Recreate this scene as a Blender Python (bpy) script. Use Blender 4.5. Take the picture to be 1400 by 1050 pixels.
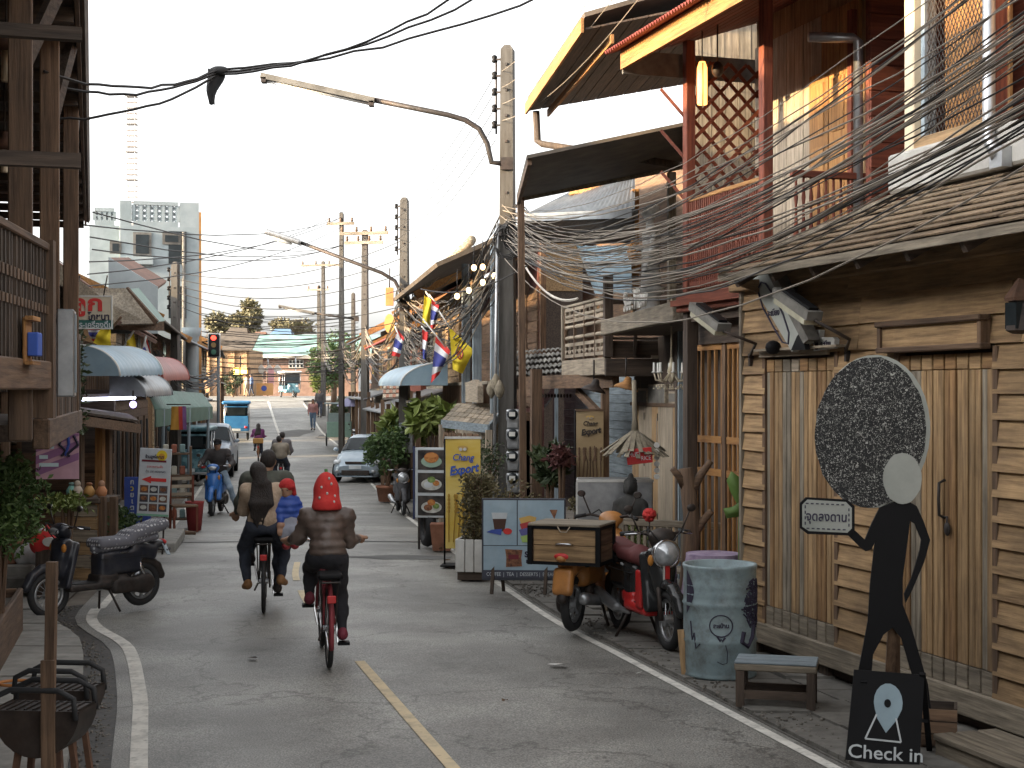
import bpy, math, random
import numpy as np
from mathutils import Vector, Matrix
random.seed(7)
SC = bpy.context.scene
for o in list(bpy.data.objects): bpy.data.objects.remove(o)
COL = SC.collection
R = math.radians
# ------------------------------------------------------------------ camera
F = 2000.0; HZ = 535.0; CH = 2.3           # focal length in photo pixels, horizon row, eye height
cam = bpy.data.cameras.new('camera'); cam.sensor_width = 36; cam.lens = 36*F/1400
cam.shift_y = (HZ-525)/1400; cam.clip_end = 5000; cam.clip_start = .05
camo = bpy.data.objects.new('camera', cam); COL.objects.link(camo)
camo.location = (0, 0, CH); camo.rotation_euler = (R(90), 0, 0); SC.camera = camo
# ------------------------------------------------------------------ sky, sun, exposure
SUN_EL = 13.0; SUN_TO = Vector((1.0, 0.36, 0)).normalized()      # light travels this way over the ground
W = bpy.data.worlds.new('World'); SC.world = W; W.use_nodes = True
nt = W.node_tree; bg = nt.nodes['Background']
sky = nt.nodes.new('ShaderNodeTexSky'); sky.sky_type = 'NISHITA'; sky.sun_disc = False
sky.sun_elevation = R(SUN_EL); sky.sun_rotation = math.atan2(-SUN_TO.x, -SUN_TO.y)
sky.air_density = 1.0; sky.dust_density = 4.0; sky.ozone_density = 1.0
hs = nt.nodes.new('ShaderNodeHueSaturation'); hs.inputs['Saturation'].default_value = .1
nt.links.new(sky.outputs[0], hs.inputs['Color']); nt.links.new(hs.outputs[0], bg.inputs[0])
bg.inputs[1].default_value = 0.15
sun = bpy.data.lights.new('sun', 'SUN'); sun.energy = 2.6; sun.angle = R(.5); sun.color = (1, .7, .36)
suno = bpy.data.objects.new('sun', sun); COL.objects.link(suno)
el = R(SUN_EL)
sd = Vector((SUN_TO.x*math.cos(el), SUN_TO.y*math.cos(el), -math.sin(el)))
suno.rotation_euler = sd.to_track_quat('-Z', 'Y').to_euler(); suno.location = (-20, -5, 30)
SC.view_settings.view_transform = 'Standard'; SC.view_settings.look = 'None'
SC.view_settings.exposure = 2.5; SC.view_settings.gamma = 1; SC.view_settings.use_curve_mapping = False
SC.cycles.max_bounces = 5; SC.cycles.diffuse_bounces = 3; SC.cycles.glossy_bounces = 2
SC.cycles.transmission_bounces = 2; SC.cycles.transparent_max_bounces = 4
SC.cycles.use_denoising = True
# ------------------------------------------------------------------ helpers
def V(*a): return Vector(a)
def P(x, y, D): return Vector(((x-700)*D/F, D, CH-(y-HZ)*D/F))
GP = [(-60, 0), (13, 0), (18, -.04), (24, -.15), (32, -.38), (45, -.66), (52, -.62), (57, -.5), (64, -.25), (77, .27), (87, 1.0), (95, 1.6), (101, 1.85), (110, 1.95), (3000, 2.0)]
def lerp_tab(T, d):
    if d <= T[0][0]: return T[0][1]
    for (a, b), (c, e) in zip(T, T[1:]):
        if d <= c: return b+(e-b)*(d-a)/(c-a)
    return T[-1][1]
def g(D): return lerp_tab(GP, D)
def PG(x, D): return Vector(((x-700)*D/F, D, g(D)))

def tag(o, label=None, cat=None, group=None, kind=None):
    if label: o['label'] = label
    if cat: o['category'] = cat
    if group: o['group'] = group
    if kind: o['kind'] = kind
    return o
def thing(name, label, cat, loc=(0, 0, 0), rz=0, group=None):
    o = bpy.data.objects.new(name, None); COL.objects.link(o); o.empty_display_size = .1
    o.location = loc; o.rotation_euler = (0, 0, rz)
    return tag(o, label, cat, group)
def copy_tree(o, parent=None):
    c = o.copy(); COL.objects.link(c)
    if parent: c.parent = parent
    for ch in o.children: copy_tree(ch, c)
    return c

class MB:
    def __init__(s): s.v = []; s.f = []; s.mi = []; s.cur = 0
    def add(s, vs, fs):
        n = len(s.v); s.v += [tuple(p) for p in vs]
        for f in fs: s.f.append(tuple(i+n for i in f)); s.mi.append(s.cur)
        return s
    def bb(s, x0, x1, y0, y1, z0, z1, c=0):
        if c <= 0:
            return s.add([(x, y, z) for z in (z0, z1) for y in (y0, y1) for x in (x0, x1)],
                         [(0, 2, 3, 1), (4, 5, 7, 6), (0, 1, 5, 4), (2, 6, 7, 3), (0, 4, 6, 2), (1, 3, 7, 5)])
        c = min(c, (x1-x0)*.45, (y1-y0)*.45, (z1-z0)*.45)
        L = [(x0, x1), (y0, y1), (z0, z1)]; vs = []; ix = {}
        for i in range(8):
            b = [(i >> k) & 1 for k in range(3)]
            for a in range(3):
                p = []
                for k in range(3):
                    q = L[k][b[k]]
                    if k != a: q += c if b[k] == 0 else -c
                    p.append(q)
                ix[(i, a)] = len(vs); vs.append(p)
        fs = []
        def nb(i, k): return i ^ (1 << k)
        for a in range(3):
            u, w = (a+1) % 3, (a+2) % 3
            for side in (0, 1):
                i0 = side << a
                q = [i0, i0 | 1 << u, i0 | 1 << u | 1 << w, i0 | 1 << w]
                f = [ix[(k, a)] for k in q]; fs.append(tuple(f if side else f[::-1]))
        for a in range(3):
            u, w = (a+1) % 3, (a+2) % 3
            for bu in (0, 1):
                for bw in (0, 1):
                    i0 = bu << u | bw << w; i1 = i0 | 1 << a
                    f = [ix[(i0, u)], ix[(i1, u)], ix[(i1, w)], ix[(i0, w)]]
                    fs.append(tuple(f if (bu ^ bw) else f[::-1]))
        for i in range(8):
            f = [ix[(i, 0)], ix[(i, 1)], ix[(i, 2)]]
            fs.append(tuple(f if bin(i).count('1') % 2 else f[::-1]))
        return s.add(vs, fs)
    def box(s, c, size, Rm=None):
        x, y, z = (k/2 for k in size); c = Vector(c)
        vs = [Vector((a, b, d)) for d in (-z, z) for b in (-y, y) for a in (-x, x)]
        if Rm is not None: vs = [Rm @ p for p in vs]
        return s.add([p+c for p in vs], [(0, 2, 3, 1), (4, 5, 7, 6), (0, 1, 5, 4), (2, 6, 7, 3), (0, 4, 6, 2), (1, 3, 7, 5)])
    def bar(s, a, b, w, h=None, up=(0, 0, 1)):
        a = Vector(a); b = Vector(b); h = w if h is None else h
        d = (b-a).normalized(); up = Vector(up)
        if abs(d.dot(up)) > .98: up = Vector((0, 1, 0))
        x = d.cross(up).normalized(); y = x.cross(d).normalized()
        vs = [p+x*sx*w/2+y*sy*h/2 for p in (a, b) for sx, sy in ((-1, -1), (1, -1), (1, 1), (-1, 1))]
        return s.add(vs, [(0, 1, 2, 3), (7, 6, 5, 4), (0, 4, 5, 1), (1, 5, 6, 2), (2, 6, 7, 3), (3, 7, 4, 0)])
    def tube(s, pts, r, n=6, closed=False):
        pts = [Vector(p) for p in pts]; m = len(pts)
        rs = r if isinstance(r, (list, tuple)) else [r]*m
        vs = []; ref = None
        for i, p in enumerate(pts):
            if closed: t = (pts[(i+1) % m]-pts[i-1])
            else: t = pts[min(i+1, m-1)]-pts[max(i-1, 0)]
            t = t.normalized() if t.length > 1e-9 else Vector((0, 0, 1))
            if ref is None:
                ref = Vector((0, 0, 1)) if abs(t.z) < .9 else Vector((0, 1, 0))
            x = t.cross(ref).normalized(); y = x.cross(t).normalized(); ref = y
            for k in range(n):
                a = 2*math.pi*k/n
                vs.append(p+(x*math.cos(a)+y*math.sin(a))*rs[i])
        fs = []
        for i in range(m if closed else m-1):
            j = (i+1) % m
            for k in range(n):
                fs.append((i*n+k, i*n+(k+1) % n, j*n+(k+1) % n, j*n+k))
        if not closed:
            fs.append(tuple(range(n))[::-1]); fs.append(tuple((m-1)*n+k for k in range(n)))
        return s.add(vs, fs)
    def lathe(s, prof, n=16, M=None, cap=True):
        vs = []; fs = []
        for r, z in prof:
            for k in range(n):
                a = 2*math.pi*k/n; p = Vector((r*math.cos(a), r*math.sin(a), z))
                vs.append(M @ p if M is not None else p)
        for i in range(len(prof)-1):
            for k in range(n):
                fs.append((i*n+k, i*n+(k+1) % n, (i+1)*n+(k+1) % n, (i+1)*n+k))
        if cap:
            fs.append(tuple(range(n))[::-1]); fs.append(tuple((len(prof)-1)*n+k for k in range(n)))
        return s.add(vs, fs)
    def prism(s, poly, y0, y1, M=None):           # polygon in local xz, extruded along y
        n = len(poly)
        ar = sum(poly[i][0]*poly[(i+1) % n][1]-poly[(i+1) % n][0]*poly[i][1] for i in range(n))
        if ar < 0: poly = poly[::-1]
        vs = [Vector((x, y0, z)) for x, z in poly]+[Vector((x, y1, z)) for x, z in poly]
        if M is not None: vs = [M @ p for p in vs]
        fs = [tuple(range(n)), tuple(range(2*n-1, n-1, -1))]
        for i in range(n): j = (i+1) % n; fs.append((j, i, n+i, n+j))
        return s.add(vs, fs)
    def slab(s, quad, t, nrm=None):               # thick sheet from a polygon of 3-D corners
        q = [Vector(p) for p in quad]; n = len(q)
        nn = nrm or (q[1]-q[0]).cross(q[2]-q[0]).normalized()
        vs = q+[p-nn*t for p in q]
        fs = [tuple(range(n)), tuple(range(2*n-1, n-1, -1))]
        for i in range(n): j = (i+1) % n; fs.append((j, i, n+i, n+j))
        return s.add(vs, fs)
    def sheet(s, rows):
        m = len(rows[0]); vs = [p for r in rows for p in r]
        return s.add(vs, [(i*m+j, i*m+j+1, (i+1)*m+j+1, (i+1)*m+j) for i in range(len(rows)-1) for j in range(m-1)])
    def ball(s, c, r, nu=10, nv=6, M=None):
        r = r if isinstance(r, (list, tuple)) else (r, r, r); c = Vector(c)
        vs = []; fs = []
        for i in range(nv+1):
            t = math.pi*i/nv
            for k in range(nu):
                a = 2*math.pi*k/nu
                p = Vector((r[0]*math.sin(t)*math.cos(a), r[1]*math.sin(t)*math.sin(a), r[2]*math.cos(t)))
                vs.append((M @ p if M is not None else p)+c)
        for i in range(nv):
            for k in range(nu): fs.append((i*nu+k, (i+1)*nu+k, (i+1)*nu+(k+1) % nu, i*nu+(k+1) % nu))
        return s.add(vs, fs)
    def build(s, name, mat, parent=None, smooth=False, bev=0):
        me = bpy.data.meshes.new(name); me.from_pydata(s.v, [], s.f)
        for m in (mat if isinstance(mat, list) else [mat]): me.materials.append(m)
        if any(s.mi): me.polygons.foreach_set('material_index', s.mi)
        if smooth: me.polygons.foreach_set('use_smooth', [True]*len(s.f))
        o = bpy.data.objects.new(name, me); COL.objects.link(o)
        if parent is not None: o.parent = parent
        if bev:
            b = o.modifiers.new('bevel', 'BEVEL'); b.width = bev; b.segments = 2; b.limit_method = 'ANGLE'
        return o
from mathutils import noise as mnoise
def folds(o, amp=.012, sc=11):        # creases in cloth
    me = o.data; ns = [v.normal.copy() for v in me.vertices]
    for v, n in zip(me.vertices, ns):
        p = v.co; q = Vector((p.x*sc, p.y*sc, p.z*sc*.8)); v.co = p+n*amp*(mnoise.noise(q)+.5*abs(mnoise.noise(q*2.3)))
    me.update(); return o
def bx(name, mat, parent, x0, x1, y0, y1, z0, z1, c=0):
    return MB().bb(min(x0, x1), max(x0, x1), min(y0, y1), max(y0, y1), min(z0, z1), max(z0, z1), c).build(name, mat, parent)
def tb(name, mat, parent, pts, r, n=8, smooth=True):
    return MB().tube(pts, r, n).build(name, mat, parent, smooth)
def brr(name, mat, parent, a, b, w, h=None, up=(0, 0, 1)):
    return MB().bar(a, b, w, h, up).build(name, mat, parent)

class Frame:        # a vertical facade: local x along it, y into the building, z up
    def __init__(s, ox, oy, oz, dx, dy):
        l = math.hypot(dx, dy); s.o = V(ox, oy, oz); s.d = V(dx/l, dy/l, 0); s.n = V(-dy/l, dx/l, 0)
        s.rz = math.atan2(dy, dx)
    def px(s, x, y, v=0):
        r = V((x-700)/F, 1, -(y-HZ)/F); c = V(0, 0, CH)
        q = s.o+s.n*v
        t = (q-c).dot(s.n)/r.dot(s.n); p = c+r*t
        return (p-s.o).dot(s.d), p.z-s.o.z
    def w(s, u, v, z): return s.o+s.d*u+s.n*v+V(0, 0, z)
    def local(s, p): q = Vector(p)-s.o; return V(q.dot(s.d), q.dot(s.n), q.z)

# ------------------------------------------------------------------ procedural materials
MC = {}
def mat(name, c1, c2=None, axis=None, sc=4.0, st=10.0, rough=.75, bump=.0, vary=.0, metal=0, emit=0, spec=None, dirt=0, dirtc=(.03, .025, .02), dsc=.9, obj=True, contrast=(.3, .7), trans=0):
    if name in MC: return MC[name]
    m = bpy.data.materials.new(name); m.use_nodes = True; t = m.node_tree; n = t.nodes; L = t.links
    b = n['Principled BSDF']; b.inputs['Roughness'].default_value = rough; b.inputs['Metallic'].default_value = metal
    if spec is not None: b.inputs['Specular IOR Level'].default_value = spec
    if trans: b.inputs['Transmission Weight'].default_value = trans
    c1 = (*c1, 1); c2 = (*(c2 or c1[:3]), 1)
    tc = n.new('ShaderNodeTexCoord'); oi = n.new('ShaderNodeObjectInfo')
    mp = n.new('ShaderNodeMapping'); L.new(tc.outputs['Object'], mp.inputs['Vector'])
    s3 = [1, 1, 1]
    if axis is not None: s3 = [st, st, st]; s3['xyz'.index(axis)] = .6
    mp.inputs['Scale'].default_value = s3
    cb = n.new('ShaderNodeCombineXYZ')
    mul = n.new('ShaderNodeMath'); mul.operation = 'MULTIPLY'; mul.inputs[1].default_value = 37.0
    L.new(oi.outputs['Random'], mul.inputs[0])
    for k in range(3): L.new(mul.outputs[0], cb.inputs[k])
    L.new(cb.outputs[0], mp.inputs['Location'])
    nz = n.new('ShaderNodeTexNoise'); nz.inputs['Scale'].default_value = sc; nz.inputs['Detail'].default_value = 5; nz.inputs['Roughness'].default_value = .62
    L.new(mp.outputs[0], nz.inputs['Vector'])
    cr = n.new('ShaderNodeValToRGB'); cr.color_ramp.elements[0].position = contrast[0]; cr.color_ramp.elements[1].position = contrast[1]
    cr.color_ramp.elements[0].color = c1; cr.color_ramp.elements[1].color = c2
    L.new(nz.outputs['Fac'], cr.inputs['Fac']); out = cr.outputs['Color']
    if dirt:
        n2 = n.new('ShaderNodeTexNoise'); n2.inputs['Scale'].default_value = dsc; n2.inputs['Detail'].default_value = 6; n2.inputs['Roughness'].default_value = .7
        L.new(tc.outputs['Object'], n2.inputs['Vector'])
        r2 = n.new('ShaderNodeValToRGB'); r2.color_ramp.elements[0].position = .45; r2.color_ramp.elements[1].position = .75
        r2.color_ramp.elements[0].color = (0, 0, 0, 1); r2.color_ramp.elements[1].color = (dirt, dirt, dirt, 1)
        L.new(n2.outputs['Fac'], r2.inputs['Fac'])
        mx = n.new('ShaderNodeMixRGB'); L.new(r2.outputs['Color'], mx.inputs['Fac']); L.new(out, mx.inputs['Color1']); mx.inputs['Color2'].default_value = (*dirtc, 1); out = mx.outputs['Color']
    if vary:
        mr = n.new('ShaderNodeMapRange'); mr.inputs['To Min'].default_value = 1-vary; mr.inputs['To Max'].default_value = 1+vary
        L.new(oi.outputs['Random'], mr.inputs['Value'])
        h2 = n.new('ShaderNodeHueSaturation'); L.new(mr.outputs[0], h2.inputs['Value']); L.new(out, h2.inputs['Color']); out = h2.outputs['Color']
    L.new(out, b.inputs['Base Color'])
    if emit:
        L.new(out, b.inputs['Emission Color']); b.inputs['Emission Strength'].default_value = emit
    if bump:
        bp = n.new('ShaderNodeBump'); bp.inputs['Strength'].default_value = bump; bp.inputs['Distance'].default_value = .02
        L.new(nz.outputs['Fac'], bp.inputs['Height']); L.new(bp.outputs[0], b.inputs['Normal'])
    MC[name] = m; return m
def flat(name, c, rough=.6, **k): return mat(name, tuple(x*.88 for x in c), tuple(min(1, x*1.08) for x in c), sc=6, rough=rough, **k)

# weathered timbers, one per grain direction
def wood(key, c1, c2, vary=.18, bump=.35, rough=.8, dirt=.5, **k):
    return {a: mat(f'{key}_{a}', c1, c2, axis=a, sc=3.5, st=9, rough=rough, bump=bump, vary=vary, dirt=dirt, **k) for a in 'xyz'}
W_TAN = wood('tan_timber', (.12, .068, .03), (.46, .3, .15), vary=.16, contrast=(.25, .72))
W_GOLD = wood('golden_timber', (.13, .062, .025), (.37, .22, .095), vary=.18)
W_GREY = wood('grey_timber', (.10, .082, .06), (.33, .28, .21), vary=.15)
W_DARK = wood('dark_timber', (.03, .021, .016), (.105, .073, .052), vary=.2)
W_BRN = wood('brown_timber', (.06, .034, .02), (.19, .115, .067), vary=.2)
W_RED = wood('red_timber', (.085, .02, .011), (.22, .058, .028), vary=.14, dirt=.35)
W_PALE = wood('pale_timber', (.18, .145, .105), (.43, .36, .27), vary=.14)
W_BLUE = wood('bluegrey_timber', (.12, .15, .17), (.27, .32, .35), vary=.1)
W_ORG = wood('orange_timber', (.2, .085, .025), (.45, .23, .075), vary=.15)
TIN = mat('weathered_tin', (.14, .155, .165), (.31, .33, .345), sc=2.2, rough=.45, metal=.35, dirt=.5, dirtc=(.14, .085, .05), bump=.05, vary=.06)
TIN_BLUE = mat('blue_tin', (.17, .27, .34), (.29, .39, .46), sc=1.5, rough=.45, dirt=.45, dirtc=(.18, .19, .18), vary=.05)
TIN_RED = mat('red_tin', (.22, .045, .035), (.32, .085, .065), sc=2, rough=.5, dirt=.4)
TIN_GRN = mat('green_tin', (.05, .12, .09), (.11, .2, .155), sc=2, rough=.55, dirt=.4)
CONC = mat('concrete', (.19, .185, .17), (.34, .33, .3), sc=5, rough=.9, bump=.15, dirt=.55, dirtc=(.15, .14, .12), vary=.08)
CONC_D = mat('dark_concrete', (.095, .09, .08), (.2, .19, .17), sc=6, rough=.9, bump=.25, dirt=.5, dirtc=(.05, .045, .04), vary=.12)
POLEC = mat('pole_concrete', (.035, .032, .028), (.085, .08, .072), axis='z', sc=2.5, st=5, rough=.9, bump=.2, dirt=.6, dirtc=(.07, .06, .05))  # albedo lowered so the poles read as unlit silhouettes; shade put into colour
BLACK = flat('black_rubber', (.02, .02, .021), .75)
BLK = flat('black_paint', (.006, .006, .007), .65, spec=.2)
IRON = mat('dark_iron', (.02, .019, .018), (.06, .05, .045), sc=9, rough=.6, metal=.4, dirt=.3, dirtc=(.12, .05, .02))
RUST = mat('rusty_iron', (.05, .026, .017), (.14, .07, .04), sc=8, rough=.85, bump=.2)
STEEL = mat('grey_steel', (.28, .29, .3), (.44, .45, .46), sc=7, rough=.35, metal=.7)
CHROME = flat('chrome', (.6, .6, .62), .18, metal=1)
WHITE = mat('white_paint', (.5, .49, .46), (.68, .67, .63), sc=5, rough=.6, dirt=.2, dirtc=(.35, .33, .3))
CREAM = mat('cream_paint', (.5, .4, .27), (.62, .52, .37), sc=3, rough=.7, dirt=.3, dirtc=(.3, .22, .14))
GLASS = mat('dark_glass', (.012, .016, .018), (.025, .032, .036), sc=2, rough=.16, spec=.25)
def col(name, c, rough=.6, **k): return flat('paint_'+name, c, rough, **k)
RED = col('red', (.55, .03, .03), .45); YEL = col('yellow', (.72, .55, .03), .8); BLU = col('blue', (.04, .1, .42), .7)
FWHITE = col('flag_white', (.72, .72, .74), .9); FRED = col('flag_red', (.58, .045, .04), .9); FBLU = col('flag_blue', (.06, .07, .27), .9)
TERRA = mat('terracotta', (.2, .085, .05), (.33, .15, .09), sc=6, rough=.9, dirt=.4, dirtc=(.1, .08, .06))
def leafmat(name, a, b): return mat(name, a, b, sc=2.5, rough=.6, vary=.1)
LEAF = leafmat('leaf_green', (.025, .055, .014), (.09, .15, .04))
LEAF_Y = leafmat('leaf_yellowgreen', (.09, .13, .02), (.2, .24, .06))
LEAF_D = leafmat('leaf_dark', (.02, .035, .012), (.065, .09, .033))
LEAF_B = leafmat('leaf_brownish', (.07, .06, .025), (.16, .13, .055))

# ------------------------------------------------------------------ smooth solids from distance fields (surface nets)
def cap(a, b, r1, r2=None): return ('c', Vector(a), Vector(b), r1, r1 if r2 is None else r2)
def ell(c, r, Rm=None): return ('e', Vector(c), r, Rm)
def rbx(c, h, r, Rm=None): return ('b', Vector(c), h, r, Rm)
def _bb(p):
    if p[0] == 'c':
        r = max(p[3], p[4]); return [min(p[1][i], p[2][i])-r for i in range(3)], [max(p[1][i], p[2][i])+r for i in range(3)]
    r = max(p[2]) if p[0] == 'e' else math.sqrt(sum(x*x for x in p[2]))
    if p[3 if p[0] == 'e' else 4] is None: rr = p[2]
    else: rr = (r, r, r)
    return [p[1][i]-rr[i] for i in range(3)], [p[1][i]+rr[i] for i in range(3)]
def _ev(p, X):
    if p[0] == 'c':
        a = np.array(p[1]); ab = np.array(p[2])-a; l2 = max(ab@ab, 1e-9)
        t = np.clip(((X-a)@ab)/l2, 0, 1)
        return np.linalg.norm(X-a-t[..., None]*ab, axis=-1)-(p[3]+(p[4]-p[3])*t)
    Q = X-np.array(p[1]); Rm = p[3] if p[0] == 'e' else p[4]
    if Rm is not None: Q = Q@np.array(Rm)
    if p[0] == 'e':
        r = np.array(p[2]); k0 = np.linalg.norm(Q/r, axis=-1); k1 = np.linalg.norm(Q/(r*r), axis=-1)
        return k0*(k0-1)/np.maximum(k1, 1e-6)
    q = np.abs(Q)-(np.array(p[2])-p[3])
    return np.linalg.norm(np.maximum(q, 0), axis=-1)+np.minimum(q.max(-1), 0)-p[3]
def sdf(prims, h=.015, k=.03, cuts=(), sub=()):
    bbs = [_bb(p) for p in prims]; m = 2*h+k
    lo = np.array([min(b[0][i] for b in bbs) for i in range(3)])-m; hi = np.array([max(b[1][i] for b in bbs) for i in range(3)])+m
    n = np.ceil((hi-lo)/h).astype(int)+1
    ax = [lo[i]+h*np.arange(n[i]) for i in range(3)]
    D = np.full(n, 1e3)
    def region(b):
        a = [max(0, int((b[0][i]-m-lo[i])/h)) for i in range(3)]; e = [min(n[i], int((b[1][i]+m-lo[i])/h)+2) for i in range(3)]
        if any(a[i] >= e[i] for i in range(3)): return None, None
        sl = tuple(slice(a[i], e[i]) for i in range(3))
        return sl, np.stack(np.meshgrid(*[ax[i][sl[i]] for i in range(3)], indexing='ij'), -1)
    for p, b in zip(prims, bbs):
        sl, X = region(b); d = _ev(p, X); o = D[sl]
        if k > 0:
            hh = np.maximum(k-np.abs(d-o), 0)/k; D[sl] = np.minimum(d, o)-hh*hh*k*.25
        else: D[sl] = np.minimum(d, o)
    for p in sub:
        sl, X = region(_bb(p))
        if sl is not None: D[sl] = np.maximum(D[sl], -_ev(p, X))
    if cuts:
        X = np.stack(np.meshgrid(*ax, indexing='ij'), -1)
        for nn, oo in cuts: D = np.maximum(D, (X-np.array(oo))@np.array(nn))
    ins = D < 0
    c = [D[i:n[0]-1+i, j:n[1]-1+j, l:n[2]-1+l] for i in (0, 1) for j in (0, 1) for l in (0, 1)]
    neg = sum((q < 0).astype(int) for q in c); act = (neg > 0) & (neg < 8)
    idx = -np.ones(act.shape, int); I = np.argwhere(act); idx[act] = np.arange(len(I))
    vals = np.stack([q[act] for q in c], -1)
    off = np.array([(i, j, l) for i in (0, 1) for j in (0, 1) for l in (0, 1)], float)
    acc = np.zeros((len(I), 3)); cnt = np.zeros(len(I))
    for a in range(8):
        for b2 in range(a+1, 8):
            if bin(a ^ b2).count('1') != 1: continue
            va, vb = vals[:, a], vals[:, b2]; s = (va < 0) != (vb < 0)
            t = np.where(s, va/np.where(va == vb, 1, va-vb), 0)
            acc += s[:, None]*(off[a]+t[:, None]*(off[b2]-off[a])); cnt += s
    vs = lo+h*(I+acc/cnt[:, None])
    fs = []
    for a in range(3):
        sh = list(n); sh[a] -= 1
        s0 = [slice(0, n[i]) for i in range(3)]; s1 = list(s0); s0[a] = slice(0, n[a]-1); s1[a] = slice(1, n[a])
        A, B = ins[tuple(s0)], ins[tuple(s1)]; u, w = (a+1) % 3, (a+2) % 3
        E = np.argwhere(A != B); E = E[(E[:, u] > 0) & (E[:, w] > 0) & (E[:, u] < n[u]-1) & (E[:, w] < n[w]-1)]
        if not len(E): continue
        fl = A[tuple(E.T)]
        def cell(du, dw):
            q = E.copy(); q[:, u] -= du; q[:, w] -= dw; return idx[tuple(q.T)]
        q = np.stack([cell(1, 1), cell(0, 1), cell(0, 0), cell(1, 0)], -1)
        q[~fl] = q[~fl][:, ::-1]; fs.append(q)
    fs = np.concatenate(fs) if fs else np.zeros((0, 4), int)
    b = MB(); b.v = vs.tolist(); b.f = [tuple(r) for r in fs.tolist() if min(r) >= 0]; b.mi = [0]*len(b.f)
    return b
def solid(name, mt, parent, prims, h=.015, k=.03, cuts=(), sub=()):
    return sdf(prims, h, k, cuts, sub).build(name, mt, parent, smooth=True)

# ------------------------------------------------------------------ lettering (turned into meshes at the end)
TEXTS = []
def text(s, size, mt, parent, loc, rot=(math.pi/2, 0, 0), name='lettering', ext=.002, align='CENTER', sx=1.0, shear=0, bold=0):
    cu = bpy.data.curves.new(name, 'FONT'); cu.body = s; cu.size = size; cu.extrude = ext; cu.align_x = align; cu.align_y = 'CENTER'
    cu.offset = bold; cu.shear = shear; cu.resolution_u = 3; cu.materials.append(mt)
    o = bpy.data.objects.new(name, cu); COL.objects.link(o)
    if parent is not None: o.parent = parent
    o.location = loc; o.rotation_euler = rot; o.scale = (sx, 1, 1)
    TEXTS.append(o); return o
def finish_texts():
    bpy.context.view_layer.update(); dg = bpy.context.evaluated_depsgraph_get()
    for o in TEXTS:
        me = bpy.data.meshes.new_from_object(o.evaluated_get(dg), depsgraph=dg)
        q = bpy.data.objects.new('lettering', me); COL.objects.link(q); q.parent = o.parent
        q.location = o.location; q.rotation_euler = o.rotation_euler; q.scale = o.scale
        if not me.materials: me.materials.append(o.data.materials[0])
        bpy.data.objects.remove(o)

# ------------------------------------------------------------------ foliage
def leaves(b, pts, size, droop=0, aspect=.5, rnd=random):
    for p in pts:
        s = size*rnd.uniform(.6, 1.3)
        d = Vector((rnd.gauss(0, 1), rnd.gauss(0, 1), rnd.gauss(.1, .7)-droop)).normalized()
        x = d.cross(Vector((rnd.gauss(0, 1), rnd.gauss(0, 1), rnd.gauss(0, 1)))).normalized()
        p = Vector(p); y = d.cross(x)*s*.12
        b.add([p, p+d*s*.5+x*s*aspect*.5+y, p+d*s, p+d*s*.5-x*s*aspect*.5+y], [(0, 1, 2, 3)])
    return b
def cloud(c, r, n, clumps=12, rnd=random):
    out = []; cs = []
    for _ in range(clumps):
        while True:
            q = Vector((rnd.uniform(-1, 1), rnd.uniform(-1, 1), rnd.uniform(-1, 1)))
            if q.length < 1: break
        cs.append((q*.8, rnd.uniform(.18, .42)))
    for _ in range(n):
        q, s = rnd.choice(cs)
        d = Vector((rnd.gauss(0, 1), rnd.gauss(0, 1), rnd.gauss(0, 1))).normalized()*s*rnd.uniform(.5, 1.05)
        w = q+d; out.append((c[0]+w.x*r[0], c[1]+w.y*r[1], c[2]+w.z*r[2]))
    return out
def bush(name, label, cat, base, r, h, n, size, mt, group=None, pot=None, clumps=14, trunk=.0):
    t = thing(name, label, cat, base, group=group); z0 = trunk
    if pot:
        pr, ph, pm = pot
        MB().lathe([(pr*.7, 0), (pr*.75, .01), (pr*.95, ph*.85), (pr, ph*.85), (pr, ph), (pr*.85, ph), (pr*.8, ph*.9)], 16).build('pot', pm, t, True); z0 += ph
    b = MB()
    for k in range(5):
        a = k*1.3; b.tube([(0, 0, (pot[1] if pot else 0)*.8), (r*.2*math.cos(a), r*.2*math.sin(a), z0+h*.3), (r*.5*math.cos(a), r*.5*math.sin(a), z0+h*.7)], [.025*max(1, h), .015*max(1, h), .006], 5)
    b.build('stem', W_BRN['z'], t)
    leaves(MB(), cloud((0, 0, z0+h*.52), (r, r, h*.52), n, clumps), size).build('foliage', mt, t)
    return t
# ------------------------------------------------------------------ ground, road, pavements
RE = [(-30, 12.5), (0, 4.4), (8.93, 1.96), (11.2, 1.35), (14.6, .44), (17.9, -.18), (23.9, -1.2), (33.5, -2.6), (45.8, -4.35), (64, -7.4), (75, -9.75), (87, -12.0), (97, -14.0)]
LE = [(-30, 7.9), (0, .05), (8.93, -2.28), (10.8, -2.74), (12.4, -3.2), (13.3, -3.5), (14.1, -3.95), (14.6, -4.2), (15.2, -4.37), (24, -5.8), (45, -9.6), (70, -13.3), (87, -16.5), (97, -18.4)]
def sm(T, d, w=.5): return sum(lerp_tab(T, d+w*k/2) for k in (-2, -1, 0, 1, 2))/5
def re_(d): return sm(RE, d, .9)
def le_(d): return sm(LE, d, .3)
def frange(a, b, s):
    n = max(1, int(round((b-a)/s))); return [a+(b-a)*i/n for i in range(n+1)]
def gg(d): return sm(GP, d, 3) if d > 14 else lerp_tab(GP, d)
g0 = g
def g(D): return gg(D)

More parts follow.
